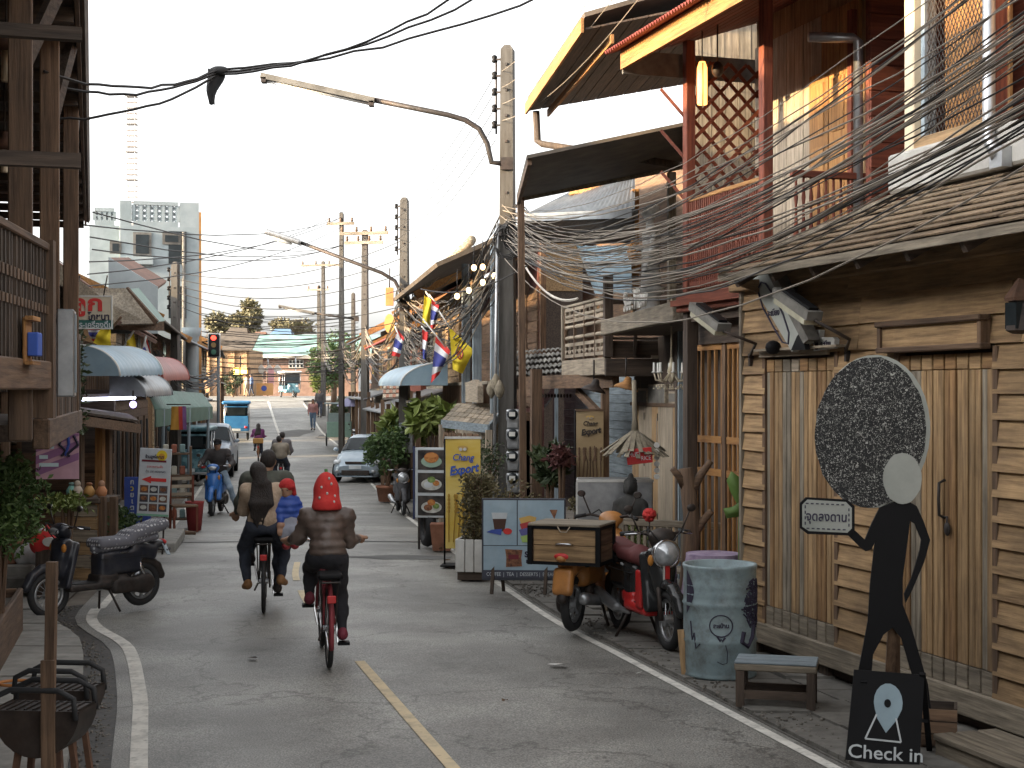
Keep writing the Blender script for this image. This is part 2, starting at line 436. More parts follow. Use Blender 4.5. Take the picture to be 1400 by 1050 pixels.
def asphalt():
    m = bpy.data.materials.new('worn_asphalt'); m.use_nodes = True; t = m.node_tree; n = t.nodes; L = t.links; b = n['Principled BSDF']
    b.inputs['Roughness'].default_value = .55; b.inputs['Specular IOR Level'].default_value = .5
    tc = n.new('ShaderNodeTexCoord')
    def nz(sc, det, ro=.6):
        q = n.new('ShaderNodeTexNoise'); q.inputs['Scale'].default_value = sc; q.inputs['Detail'].default_value = det; q.inputs['Roughness'].default_value = ro
        L.new(tc.outputs['Object'], q.inputs['Vector']); return q
    def ramp(src, p0, c0, p1, c1):
        r = n.new('ShaderNodeValToRGB'); e = r.color_ramp.elements; e[0].position = p0; e[0].color = (*c0, 1); e[1].position = p1; e[1].color = (*c1, 1); L.new(src, r.inputs['Fac']); return r.outputs['Color']
    def mix(mode, f, a, b2):
        q = n.new('ShaderNodeMixRGB'); q.blend_type = mode
        if isinstance(f, float): q.inputs['Fac'].default_value = f
        else: L.new(f, q.inputs['Fac'])
        L.new(a, q.inputs['Color1']); L.new(b2, q.inputs['Color2']); return q.outputs['Color']
    big = ramp(nz(.35, 6, .65).outputs['Fac'], .32, (.145, .142, .134), .68, (.33, .325, .305))
    fine = ramp(nz(85, 2).outputs['Fac'], .38, (.5, .5, .5), .64, (1.42, 1.41, 1.38))
    c = mix('MULTIPLY', 1.0, big, fine)
    stain = ramp(nz(1.3, 7, .75).outputs['Fac'], .52, (1, 1, 1), .74, (.68, .66, .64))
    c = mix('MULTIPLY', 1.0, c, stain)
    v = n.new('ShaderNodeTexVoronoi'); v.feature = 'DISTANCE_TO_EDGE'; v.inputs['Scale'].default_value = .42
    ns = nz(2.2, 5); wv = n.new('ShaderNodeVectorMath'); wv.operation = 'SCALE'; wv.inputs['Scale'].default_value = .9; L.new(ns.outputs['Color'], wv.inputs[0])
    ad = n.new('ShaderNodeVectorMath'); L.new(tc.outputs['Object'], ad.inputs[0]); L.new(wv.outputs[0], ad.inputs[1]); L.new(ad.outputs[0], v.inputs['Vector'])
    cr = ramp(v.outputs['Distance'], .0, (.32, .31, .3), .011, (1, 1, 1))
    c = mix('MULTIPLY', .75, c, cr)
    bl = ramp(nz(.9, 3, .5).outputs['Fac'], .42, (.8, .79, .77), .62, (1.12, 1.12, 1.1)); c = mix('MULTIPLY', 1.0, c, bl)
    spots = ramp(nz(7, 3).outputs['Fac'], .70, (1, 1, 1), .74, (.6, .58, .56)); c = mix('MULTIPLY', .8, c, spots)
    L.new(c, b.inputs['Base Color'])
    bp = n.new('ShaderNodeBump'); bp.inputs['Strength'].default_value = .35; bp.inputs['Distance'].default_value = .006
    L.new(nz(85, 2).outputs['Fac'], bp.inputs['Height']); L.new(bp.outputs[0], b.inputs['Normal'])
    return m
ASPH = asphalt()
DIRTG = mat('packed_earth', (.1, .085, .068), (.2, .175, .145), sc=3, rough=.95, bump=.2)
rows = []
for d in frange(-60, 20, 8)+frange(20, 120, 4)[1:]+[160, 260, 500, 1200, 3000]:
    rows.append([(x, d, g(d)-.07) for x in (-1500, -300, -60, -25, -12, 0, 12, 25, 60, 300, 1500)])
tag(MB().sheet(rows).build('ground', DIRTG), kind='structure')
ds = frange(-20, 30, .5)+frange(30, 98, 1.5)[1:]
rows = [[(le_(d)-.17+(re_(d)+.12-le_(d)+.17)*t, d, g(d)+.02*math.sin(math.pi*t)) for t in (0, .25, .5, .75, 1)] for d in ds]
road = tag(MB().sheet(rows).build('road', ASPH, smooth=True), kind='structure')
rows = [[(x, d, g(d)+.012) for x in frange(-70, 60, 5)] for d in (97.2, 101, 105, 109)]
tag(MB().sheet(rows).build('cross_street', ASPH, smooth=True), kind='structure')
# paint on the road
PAINT = mat('worn_road_paint', (.3, .29, .26), (.66, .64, .58), sc=14, rough=.8, contrast=(.28, .45), dirt=.75, dirtc=(.2, .195, .18), dsc=5)
PAINTY = mat('worn_cream_paint', (.33, .27, .17), (.68, .56, .36), sc=14, rough=.8, contrast=(.28, .42), dirt=.6, dirtc=(.22, .2, .17), dsc=5)
def crown(d, x):
    a = le_(d)-.17; b = re_(d)+.12; t = min(1, max(0, (x-a)/(b-a))); return g(d)+.02*math.sin(math.pi*t)
def strip(name, fx, w, d0, d1, mt, step=.25, lift=.005):
    rows = []
    for d in frange(d0, d1, step):
        x = fx(d); e = .05; t = Vector((fx(d+e)-fx(d-e), 2*e, 0)).normalized(); nn = Vector((t.y, -t.x, 0))
        a = Vector((x, d, 0))-nn*w/2; b = Vector((x, d, 0))+nn*w/2
        rows.append([(q.x, q.y, crown(q.y, q.x)+lift) for q in (a, (a+b)/2, b)])
    return tag(MB().sheet(rows).build(name, mt), kind='structure')
strip('edge_line_left', le_, .11, -5, 15.6, PAINT)
strip('edge_line_left_far', lambda d: le_(d)+.05, .09, 15.6, 92, PAINT, 1)
strip('edge_line_right', re_, .085, -5, 34, PAINT)
strip('edge_line_right_far', re_, .09, 34, 94, PAINT, 1)
cl = lambda d: (le_(d)+re_(d))/2+.06*0
ctab = [(-20, 5.6), (0, 2.05), (8.93, -.38), (12.4, -1.3), (16, -2.25), (18.5, -2.75), (30, -4.2), (64, -10.2), (72, -11.4), (97, -16.2)]
cl = lambda d: sm(ctab, d, .6)
for k, (a, b) in enumerate(((4.2, 6.2), (8.2, 12.35), (15.6, 17.0), (18.0, 20.2), (23.5, 26), (31, 34))):
    strip('centre_dash', cl, .085, a, b, PAINTY)
strip('centre_line_far', cl, .13, 60, 96, PAINT, 1)
def cross_strip(name, d, x0, x1, w, mt, slope=0):
    rows = [[(x, d+slope*(x-x0)+s, crown(d, x)+.006) for x in frange(x0, x1, .5)] for s in (-w/2, w/2)]
    return tag(MB().sheet(rows[::-1]).build(name, mt), kind='structure')
TAR = mat('tar_seam', (.025, .025, .026), (.06, .06, .06), sc=20, rough=.7)
cross_strip('tar_joint', 23.6, le_(23.6)+.1, re_(23.6)-.05, .1, TAR, .03)
cross_strip('stop_line', 96, le_(96)+.2, re_(96)-.2, .55, PAINT)
cross_strip('stop_bar', 84, le_(84)+.3, cl(84), .35, PAINT)
PATCH = mat('asphalt_patch', (.085, .085, .082), (.15, .148, .14), sc=1.4, rough=.85)
def blob(d, x, rx, ry, mt, seed):
    rnd = random.Random(seed); pts = []
    for k in range(14):
        a = 2*math.pi*k/14; r = rnd.uniform(.7, 1.1); q = (x+rx*r*math.cos(a), d+ry*r*math.sin(a)); pts.append((q[0], q[1], crown(q[1], q[0])+.004))
    return tag(MB().add(pts, [tuple(range(14))]).build('road_patch', mt), kind='structure')
blob(74, -11.0, .9, 3.0, PATCH, 1); blob(72, -8.9, .8, 2.2, PATCH, 2); blob(21, -1.6, .9, .35, PATCH, 3)

# left pavement: concrete slabs along a dark gutter
GUT = mat('wet_gutter', (.018, .016, .014), (.06, .052, .045), sc=12, rough=.6, bump=.3)
rows = [[(le_(d)-.75, d, g(d)-.03), (le_(d)-.45, d, g(d)-.03), (le_(d)-.16, d, g(d)-.004)] for d in frange(-5, 16, .25)]
tag(MB().sheet(rows).build('gutter', GUT), kind='structure')
LW = 3.4
def ls(d): return le_(min(d, 13.0) if d < 13.0 else d)-.42
rows = [[(ls(d)-LW, d, g(d)+.06), (ls(d)-.04, d, g(d)+.06), (ls(d)-.04, d, g(d)-.05)] for d in frange(-6, 60, .5)]
pav_l = tag(MB().sheet(rows).build('pavement_left', CONC_D), kind='structure')
rnd = random.Random(3)
def slab4(parent, q, top, t=.06, j=.012, mt=None):
    c = sum((Vector(p) for p in q), Vector())/4
    dz = rnd.uniform(-.008, .012)
    qq = [Vector(p)+(c-Vector(p)).normalized()*j+V(0, 0, top+dz+rnd.uniform(-.003, .003)) for p in q]
    return MB().slab(qq, t, V(0, 0, 1)).build('paving_slab', mt or CONC, parent)
d = 6.0
while d < 16.5:
    s = rnd.uniform(.34, .52); e = d+s
    for a, b in ((0, .85), (.85, 1.75), (1.75, 3.2)):
        if a > 1 and d < 6: continue
        slab4(pav_l, [(ls(d)-a, d, g(d)), (ls(e)-a, e, g(e)), (ls(e)-b, e, g(e)), (ls(d)-b, d, g(d))][::-1], .085)
    d = e
# right pavement
def rs(d): return re_(d)+.1
rows = [[(rs(d), d, g(d)-.05), (rs(d), d, g(d)+.012), (rs(d)+3.0, d, g(d)+.012)] for d in frange(-6, 92, .5)]
pav_r = tag(MB().sheet(rows).build('pavement_right', CONC_D), kind='structure')
d = 7.4
while d < 24:
    s = rnd.uniform(.38, .46); e = d+s; a = 0
    for k in range(4):
        w = .42+rnd.uniform(-.02, .02)
        slab4(pav_r, [(rs(d)+a, d, g(d)), (rs(e)+a, e, g(e)), (rs(e)+a+w, e, g(e)), (rs(d)+a+w, d, g(d))][::-1], .035, .05, .014, CONC_D)
        a += w
    d = e
# grit and small stones gathered along the kerbs
m = MB(); rg = random.Random(8)
for k in range(2600):
    if k % 2: d = rg.uniform(7, 16); x = ls(d)+.05+rg.gauss(.1, .13); z = g(d)-.02
    else: d = rg.uniform(7.5, 24); x = re_(d)+.1+abs(rg.gauss(0, .25)); z = g(d)+.03
    s = rg.uniform(.004, .014); m.ball((x, d, z+s*.5), (s*rg.uniform(.8, 1.8), s*rg.uniform(.8, 1.6), s), 5, 3)
tag(m.build('kerb_grit', mat('grit', (.05, .045, .04), (.24, .22, .19), sc=30, rough=.95)), 'dark grit and small stones gathered along both kerbs', 'grit', kind='stuff')
# bits of litter on the road
for k, (x, y, s) in enumerate(((762, 914, .09), (873, 925, .035), (612, 760, .06), (345, 905, .06), (690, 965, .03))):
    D = 2.3*F/(y-HZ); p = P(x, y, D); q = MB(); rr = random.Random(k)
    q.add([(s*math.cos(a)*rr.uniform(.6, 1.2), s*.6*math.sin(a)*rr.uniform(.6, 1.3), .012+rr.uniform(0, .03)) for a in (0, 1.1, 2.2, 3.3, 4.4, 5.5)], [(0, 1, 2, 3, 4, 5)])
    o = q.build('litter_scrap', WHITE if k in (0, 1) else W_BRN['x']); o.location = (p.x, p.y, crown(p.y, p.x))
    tag(o, 'large crumpled scrap of white paper lying on the road beside the edge line' if k == 0 else 'small pale scrap of paper by the kerb near the blue barrel' if k == 1 else 'tiny dry leaf lying on the grey road', 'litter', 'litter on the road')
# ------------------------------------------------------------------ near right house: tan clapboards, folding doors
FR1 = Frame(2.07, 12.95, 0, .3125, -1)
def on(fr, name, label, cat, group=None): return thing(name, label, cat, tuple(fr.o), fr.rz, group)
h1 = on(FR1, 'clapboard_house', 'tan clapboard wooden house with shingled skirt roof and tall folding plank doors', 'house')
rnd = random.Random(11)
UE = 7.2                                             # how far the facade runs towards the camera
ZT = 3.2
bx('core_wall', W_DARK['x'], h1, .02, UE, .05, .2, .05, ZT+.1)
bx('far_side_wall', W_TAN['y'], h1, -.06, .0, .06, 3.0, .05, ZT+.1)
# openings on the facade measured along it
def ux(x, v=0): return FR1.px(x, 700, v)[0]
D1 = (ux(1050), ux(1145)); D2 = (ux(1232), ux(1362))
zt1 = FR1.px(1090, 487)[1]; zt2 = FR1.px(1300, 480)[1]
zs = .30
# clapboards, each a board of its own, interrupted by the doors
z = .3; k = 0
def runs(z):
    segs = [(0.0, UE)]
    for (a, b), top in ((D1, zt1), (D2, zt2)):
        if z < top-.06:
            n = []
            for p, q in segs:
                if a > p: n.append((p, min(a, q)))
                if b < q: n.append((max(b, p), q))
            segs = n
    return [s for s in segs if s[1]-s[0] > .05]
while z < ZT:
    hh = .165 if z < 2.5 else .2
    for p, q in runs(z):
        cuts = [p]
        while q-cuts[-1] > 2.6: cuts.append(cuts[-1]+rnd.uniform(1.3, 2.4))
        cuts.append(q)
        for a, b in zip(cuts, cuts[1:]):
            t = rnd.uniform(-.006, .006); o = rnd.uniform(0, .006)
            m = MB(); m.add([(a+.002, -.034-o, z+t), (b-.002, -.034-o, z+rnd.uniform(-.006, .006)), (b-.002, -.008, z+hh), (a+.002, -.008, z+hh+.004),
                             (a+.002, .05, z), (b-.002, .05, z), (b-.002, .05, z+hh+.02), (a+.002, .05, z+hh+.02)],
                            [(0, 1, 2, 3), (4, 7, 6, 5), (0, 4, 5, 1), (3, 2, 6, 7), (0, 3, 7, 4), (1, 5, 6, 2)])
            m.build('clapboard', W_TAN['x'], h1)
    z += hh
bx('corner_trim', W_GREY['z'], h1, -.045, .0, -.045, .055, .12, ZT)
bx('sill_beam', W_GREY['x'], h1, -.02, UE, -.05, .06, .13, .31, .01)
bx('wall_plate', W_TAN['x'], h1, -.15, UE, -.10, .05, ZT-.02, ZT+.13, .01)
# stilts under the sill, dark gap between
for x in (.1, 1.3, 2.5, 3.6, 4.8, 6.0): bx('stilt', W_DARK['z'], h1, x, x+.14, .0, .14, -.07, .13)
bx('under_floor', W_DARK['x'], h1, 0, UE, .8, .9, -.07, .13)
def folding(D, top, n, cols, name):
    a, b = D; w = (b-a)/n
    for k in range(n):
        d = MB(); p = None
        mm = cols[k % len(cols)]
        leaf = bx(name, mm['z'], h1, a+k*w+.008, a+(k+1)*w-.008, .02, .05, zs, top-.02)
        nb = max(2, int(round(w/.085))); bw = (w-.016)/nb
        for j in range(nb):
            x0 = a+k*w+.008+j*bw
            bx('board', rnd.choice((mm, mm, mm, W_GOLD, W_TAN, W_TAN, W_GREY))['z'], leaf, x0+.002, x0+bw-.002, -.012-rnd.uniform(0, .01), .0195, zs+.17, top-.13, .004)
        bx('rail', W_GREY['x'], leaf, a+k*w+.01, a+(k+1)*w-.01, -.022, .0195, zs+.01, zs+.165, .004)
        bx('rail', mm['x'], leaf, a+k*w+.01, a+(k+1)*w-.01, -.018, .0195, top-.125, top-.02, .004)
    bx('door_frame', W_BRN['z'], h1, a-.05, a, -.03, .05, zs, top+.02); bx('door_frame', W_BRN['z'], h1, b, b+.05, -.03, .05, zs, top+.02)
folding(D1, zt1, 8, [W_GOLD, W_TAN, W_GREY, W_PALE, W_GOLD, W_TAN], 'door_leaf')
folding(D2, zt2, 8, [W_GOLD, W_TAN, W_TAN, W_GOLD], 'door_leaf')
bx('lintel_batten', W_PALE['x'], h1, D1[0]-.05, ux(1140), -.06, -.035, zt1+.0, zt1+.06)
# hood over the right doors
u0, u1 = ux(1218), ux(1357)
z0 = FR1.px(1290, 478)[1]; z1 = FR1.px(1290, 437)[1]
bx('hood_panel', W_TAN['x'], h1, u0, u1, -.085, -.036, z0+.03, z1-.03); bx('hood_moulding', W_BRN['x'], h1, u0-.03, u1+.03, -.125, -.03, z1-.03, z1+.01, .008); bx('hood_moulding', W_BRN['x'], h1, u0-.03, u1+.03, -.115, -.03, z0-.01, z0+.03, .008)
bx('hood_end', W_BRN['z'], h1, u0-.02, u0+.02, -.105, -.03, z0+.03, z1-.03); bx('hood_end', W_BRN['z'], h1, u1-.02, u1+.02, -.105, -.03, z0+.03, z1-.03)
# handles
for x in (1297,):
    u, zz = FR1.px(x, 682)
    tb('door_handle', IRON, h1, [(u, -.03, zz+.13), (u, -.075, zz+.11), (u, -.08, zz), (u, -.075, zz-.11), (u, -.03, zz-.13)], .011)
    MB().ball((u+.05, -.045, zz-.2), (.03, .018, .05)).build('padlock', IRON, h1, True)
    tb('hasp', IRON, h1, [(u-.03, -.04, zz-.12), (u+.05, -.045, zz-.12), (u+.05, -.05, zz-.2)], .008)
# skirt roof with shingle courses
ev = -.5; tv = .5; ze = 3.27; zr = 3.82
ua, ub = FR1.px(985, 380, ev)[0], FR1.px(1238, 275, tv)[0]
sl = Vector((0, tv-ev, zr-ze)); nrm = Vector((0, -(zr-ze), tv-ev)).normalized()
deck = MB().slab([(ua, ev, ze-.02), (UE, ev, ze-.02), (UE, tv, zr-.02), (ub, tv, zr-.02)], .03, nrm).build('roof_deck', W_DARK['y'], h1)
SH = wood('shingle', (.1, .07, .045), (.3, .225, .145), vary=.2)
nc = 9
for c in range(nc):
    t0 = c/nc; t1 = (c+1.25)/nc; uL = ua+(ub-ua)*t0; u = uL+rnd.uniform(0, .2)-.2
    while u < UE:
        w = rnd.uniform(.28, .62); a = max(u, uL); b = min(u+w, UE)
        if b-a > .04:
            p0 = Vector((0, ev, ze))+sl*t0; p1 = Vector((0, ev, ze))+sl*min(t1, 1.02)
            l0 = .034+rnd.uniform(0, .008); l1 = .012
            s2 = (ub-ua)*(min(t1, 1)-t0) if u < uL else 0
            MB().slab([p0+nrm*l0+V(a+.003, 0, rnd.uniform(-.004, .004)), p0+nrm*l0+V(b-.003, 0, 0), p1+nrm*l1+V(b-.003, 0, 0), p1+nrm*l1+V(min(a+.003+s2, b-.02), 0, 0)], .012, nrm).build('shingle', SH['y'], deck)
        u += w
brr('hip_board', W_GREY['x'], h1, (ua, ev, ze+.03), (ub, tv, zr+.04), .09, .03)
bx('eave_board', W_GREY['x'], h1, ua, UE, ev-.025, ev, ze-.05, ze+.01)
for u in frange(ua+.25, UE-.1, .62): brr('rafter', W_DARK['y'], h1, (u, ev+.02, ze-.075), (u, tv, zr-.085), .05, .08)
MB().prism([(ev, ze-.03), (.0, ze-.03), (.0, ze-.22)], ua+.06, ua+.1, Matrix(((0, 1, 0, 0), (1, 0, 0, 0), (0, 0, 1, 0), (0, 0, 0, 1)))).build('eave_bracket', W_TAN['y'], h1)
# upper storey
up0 = FR1.px(1245, 200, tv)[0]
Z2 = 3.80; LEDGE = mat('ledge_render', (.26, .25, .23), (.4, .39, .36), sc=3, rough=.85, dirt=.5, dirtc=(.16, .15, .13))
bx('side_wall_planks', W_RED['y'], h1, up0-.02, up0+.05, tv+.08, 4, Z2-.4, 7.2)
bx('upper_wall', W_GOLD['x'], h1, up0, UE, tv+.35, tv+.42, Z2, 7.2)
bx('ledge', LEDGE, h1, up0-.08, UE, tv-.16, tv+.3, FR1.px(1240, 250, tv-.16)[1]-.05, FR1.px(1240, 205, tv-.16)[1], .02)
bx('ledge_base', LEDGE, h1, up0, UE, tv-.03, tv+.35, Z2-.1, FR1.px(1240, 250, tv-.16)[1]-.05)
zl = FR1.px(1240, 205, tv-.16)[1]
bx('post', CREAM, h1, up0, up0+.13, tv-.06, tv+.08, zl, 7.2, .01)
bx('inner_post', W_BLUE['z'], h1, up0+.14, up0+.19, tv+.0, tv+.1, zl, 7.2)
uw = ux(1355, tv)
bx('window_sill', W_TAN['x'], h1, up0+.13, uw+.05, tv-.06, tv+.1, zl, zl+.1, .01)
bx('window_post', W_RED['z'], h1, uw, uw+.05, tv-.04, tv+.1, zl+.1, 7.2)
# expanded-metal mesh and the woven slat screen behind
m = MB(); n = 0
for i in range(-40, 60):
    a = up0+.2+i*.045
    for s in (1, -1):
        pts = []
        x0, zz0 = a, zl+.1; L2 = 2.2
        x1 = a+s*L2*.55
        lo, hi = up0+.2, uw
        def clip(xa, za, xb, zb):
            if xa > xb: xa, za, xb, zb = xb, zb, xa, za
            if xb < lo or xa > hi or xb-xa < 1e-6: return None
            f = lambda x: za+(zb-za)*(x-xa)/(xb-xa)
            return max(xa, lo), f(max(xa, lo)), min(xb, hi), f(min(xb, hi))
        q = clip(x0, zz0, x1, zz0+L2)
        if q: m.bar((q[0], tv+.02+.004*s, q[1]), (q[2], tv+.02+.004*s, q[3]), .006, .004, (0, 1, 0))
m.build('mesh_screen', IRON, h1)['kind'] = 'stuff'
for i in range(26):
    xa = up0+.22+i*(uw-up0-.25)/25
    bx('slat', W_ORG['z'], h1, xa, xa+.03, tv+.16, tv+.18, zl+.1, zl+1.9)
bx('screen_backing', W_RED['x'], h1, up0+.2, uw, tv+.3, tv+.34, zl+.1, 7.2)
z = Z2+.6
while z < 7:
    bx('clapboard', W_GOLD['x'], h1, uw+.3, UE, tv+.30-rnd.uniform(0, .006), tv+.345, z, z+.19, .006); z += .2
bx('jamb', W_DARK['z'], h1, uw+.05, uw+.3, tv+.25, tv+.34, zl, 7.2)
u = ux(1369, tv-.1)
tb('downpipe', STEEL, h1, [(u, tv-.2, 6.4), (u, tv-.2, zl+.02), (u, tv-.2, zl-.1), (u+.12, tv-.22, Z2+.1)], .045, 10)
bx('pipe_bracket', STEEL, h1, u+.06, u+.2, tv-.24, tv-.16, Z2+.02, Z2+.16)
# ceiling / roof above
MB().slab([(up0-.4, tv-.5, 6.6), (UE, tv-.5, 6.6), (UE, 4.2, 8.2), (up0-.4, 4.2, 8.2)], .06).build('upper_roof', TIN_RED, h1)
bx('back_wall', W_BRN['x'], h1, 0, UE, 3.9, 4.0, 0, 7.9)

# ------------------------------------------------------------------ red balcony house
h2 = on(FR1, 'balcony_house', 'red timber house with upstairs balcony, diamond lattice screen and slatted rail', 'house')
vb = .3; uL = FR1.px(942, 300, vb)[0]; uR = FR1.px(1047, 300, vb)[0]; vw = 1.08
zf, zrail, zc = 3.3, 4.25, 5.75
uE = uR+.38
bx('balcony_floor', W_BRN['x'], h1 if False else h2, uL-.05, uE, vb-.05, vw, zf-.12, zf)
bx('floor_beam', W_RED['x'], h2, uL-.1, uE, vb-.1, vb-.04, zf-.2, zf-.02, .008); bx('floor_moulding', W_RED['x'], h2, uL-.13, uE, vb-.15, vb-.1, zf-.14, zf-.08)
bx('joist', W_DARK['x'], h2, uL-.1, uE, vb, vw, zf-.3, zf-.12)
bx('ground_floor_post', W_DARK['z'], h2, uL-.06, uL+.05, vb-.04, vb+.07, -.05, zf-.2)
for u in (uL, uR): bx('balcony_post', W_RED['z'], h2, u-.05, u+.05, vb-.05, vb+.05, zf, zc+.1, .008)
bx('top_rail', W_ORG['x'], h2, uL+.05, uR-.05, vb-.03, vb+.03, zrail-.04, zrail, .006)
bx('bottom_rail', W_RED['x'], h2, uL+.05, uR-.05, vb-.02, vb+.02, zf+.05, zf+.1)
bx('mid_rail', W_RED['x'], h2, uL+.05, uR-.05, vb-.012, vb+.012, zrail-.3, zrail-.27)
for i in range(34):
    u = uL+.07+i*(uR-uL-.14)/33
    bx('slat', W_RED['z'], h2, u-.01, u+.01, vb-.02-rnd.uniform(0, .005), vb-.008, zf+.03, zrail-.04)
# small inset of chequer balusters low on the rail
for i in range(34):
    u = uL+.07+i*(uR-uL-.14)/33
    bx('slat_knob', W_RED['z'], h2, u-.013, u+.013, vb-.034, vb-.022, zf+.25+.02*(i % 2), zf+.4+.02*(i % 2))
# railing across the near end
bx('end_rail', W_RED['y'], h2, uE-.03, uE+.03, vb+.05, vw+.15, zrail-.06, zrail, .006); bx('end_rail', W_RED['y'], h2, uE-.02, uE+.02, vb+.05, vw+.15, zf+.05, zf+.1)
prof = [(.012, 0), (.02, .04), (.012, .08), (.02, .18), (.026, .3), (.014, .42), (.012, .55), (.02, .62), (.012, .7), (.012, .8)]
bal0 = None
for i in range(11):
    v = vb+.1+i*(vw-vb)/10.5
    if bal0 is None: bal0 = MB().lathe(prof, 8).build('baluster', W_RED['z'], h2, True); b = bal0
    else: b = bal0.copy(); COL.objects.link(b)
    b.parent = h2; b.location = (uE, v, zf+.09)
# diamond lattice across the far end
def lattice(parent, u, v0, v1, z0, z1, s, w, mt):
    n = 0
    H = z1-z0; Wd = v1-v0
    i = -int(H/s)-1
    while i*s < Wd+H:
        for sg in (1, -1):
            a = (v0+i*s, z0) if sg == 1 else (v0+i*s, z1)
            pa = [a[0], a[1]]; pb = [a[0]+H, z1 if sg == 1 else z0]
            if pb[0] <= v0 or pa[0] >= v1: continue
            f = lambda v: pa[1]+(pb[1]-pa[1])*(v-pa[0])/(pb[0]-pa[0])
            va, vb2 = max(pa[0], v0), min(pb[0], v1)
            brr('lattice_strip', mt, parent, (u+.012*sg, va, f(va)), (u+.012*sg, vb2, f(vb2)), .035, .014, (1, 0, 0))
        i += 1
lattice(h2, uL, vb+.06, vw, zrail+.02, zc-.1, .2, .035, W_RED['y'])
bx('lattice_frame', W_RED['y'], h2, uL-.03, uL+.03, vb+.05, vw, zrail-.03, zrail+.02)
bx('end_slats_backing', W_RED['z'], h2, uL-.02, uL+.02, vb+.05, vw, zf, zrail-.03)
# three angled struts at the far end
for i in range(3):
    zz = zrail-.05+.42*i; brr('strut', W_RED['y'], h2, (uL-.04, vb, zz+.02), (uL-.16, vb-.24, zz+.34), .05, .03)
# back wall with doors
bx('back_wall', W_TAN['z'], h2, uL-.1, uE+.06, vw+.03, vw+.1, zf, zc+.5)
for i in range(14):
    u = uL-.08+i*.172
    if u+.17 < uE: bx('wall_board', (W_PALE if i < 8 else W_ORG)['z'], h2, u, u+.165, vw-.0-rnd.uniform(0, .008), vw+.029, zf+.02, zc+.1, .004)
for (a, b) in ((uR-.55, uR-.2), (uR-.18, uR+.17)):
    d = bx('door_leaf', W_ORG['z'], h2, a, b, vw-.04, vw-.012, zf+.02, zf+2.0, .006)
    for zz in (.15, .8, 1.4): bx('door_panel', W_ORG['z'], d, a+.06, b-.06, vw-.052, vw-.041, zf+zz, zf+zz+.5, .008)
bx('door_jamb', W_RED['z'], h2, uR+.19, uR+.26, vw-.06, vw, zf, zc)
bx('side_wall', W_RED['y'], h2, uE+.06, uE+.12, vw-.02, vw+1.2, zf-.5, 7)
z = zf-.4
while z < 6.8:
    bx('red_plank', W_RED['y'], h2, uE+.12, uE+.145+rnd.uniform(0, .005), vw-.02, vw+1.2, z, z+.225, .006); z += .23
u = ux(1190, vw-.15); pz = FR1.px(1190, 38, vw-.15)[1]
tb('downpipe', STEEL, h2, [(uE-.1, vw-.5, pz), (uE-.02, vw-.1, pz), (uE+.0, vw-.06, pz-.03), (uE, vw-.06, zf+.02)], .045, 10)
# air conditioner on the balcony
ac = thing('air_conditioner', 'small grey air conditioner unit on the red balcony behind turned balusters', 'air conditioner', tuple(FR1.w(uE-.33, .58, zf)), FR1.rz)
bx('case', WHITE, ac, -.2, .2, .0, .28, .02, .42, .02); bx('grille', CONC_D, ac, -.14, .14, -.012, 0, .08, .36); bx('foot', IRON, ac, -.17, -.13, .02, .26, 0, .02); bx('foot', IRON, ac, .13, .17, .02, .26, 0, .02)
MB().lathe([(.12, 0), (.12, .01)], 16, Matrix.Translation((0, -.013, .22)) @ Matrix.Rotation(R(90), 4, 'X')).build('fan_ring', IRON, ac)
# roof, soffit boards and fascia
ve = -.34; zef = 5.62
uf = FR1.px(852, 90, ve)[0]
UN = uE+1.3
for i in range(12):
    t0, t1 = i/12, (i+1)/12; v0 = ve+(vw+.1-ve)*t0; v1 = ve+(vw+.1-ve)*t1
    zz0 = zef+.05+.5*t0; zz1 = zef+.05+.5*t1
    MB().slab([(uf, v0+.003, zz0), (UN, v0+.003, zz0), (UN, v1-.003, zz1), (uf, v1-.003, zz1)], .02).build('soffit_board', W_RED['x'], h2)
fas = MB(); fas.slab([(uf, ve-.03, zef-.06), (UN, ve-.03, zef-.06), (UN, ve-.03, zef+.13), (uf, ve-.03, zef+.13)], .03).build('fascia', W_ORG['x'], h2)
bx('gable_end', CONC_D, h2, uf-.03, uf, ve, vw+.6, zef-.1, zef+.14)
def corrugated(name, mt, parent, a, b, c, d, n=40, amp=.02, t=.004):
    a, b, c, d = map(Vector, (a, b, c, d)); nn = (b-a).cross(d-a).normalized()
    if nn.z < 0: nn = -nn
    top = []; m = n*4
    for i in range(m+1):
        s = i/m; o = nn*amp*math.sin(2*math.pi*n*s)
        top.append([a+(b-a)*s+o, (a+d)/2+((b+c)/2-(a+d)/2)*s+o, d+(c-d)*s+o])
    q = MB().sheet(top); q.sheet([[p-nn*t for p in r][::-1] for r in top])
    return q.build(name, mt, parent, smooth=True)
corrugated('roof_sheet', TIN_RED, h2, (uf-.12, ve-.16, zef+.12), (UN, ve-.16, zef+.12), (UN, vw+1.5, zef+1.15), (uf-.12, vw+1.5, zef+1.15), 60)
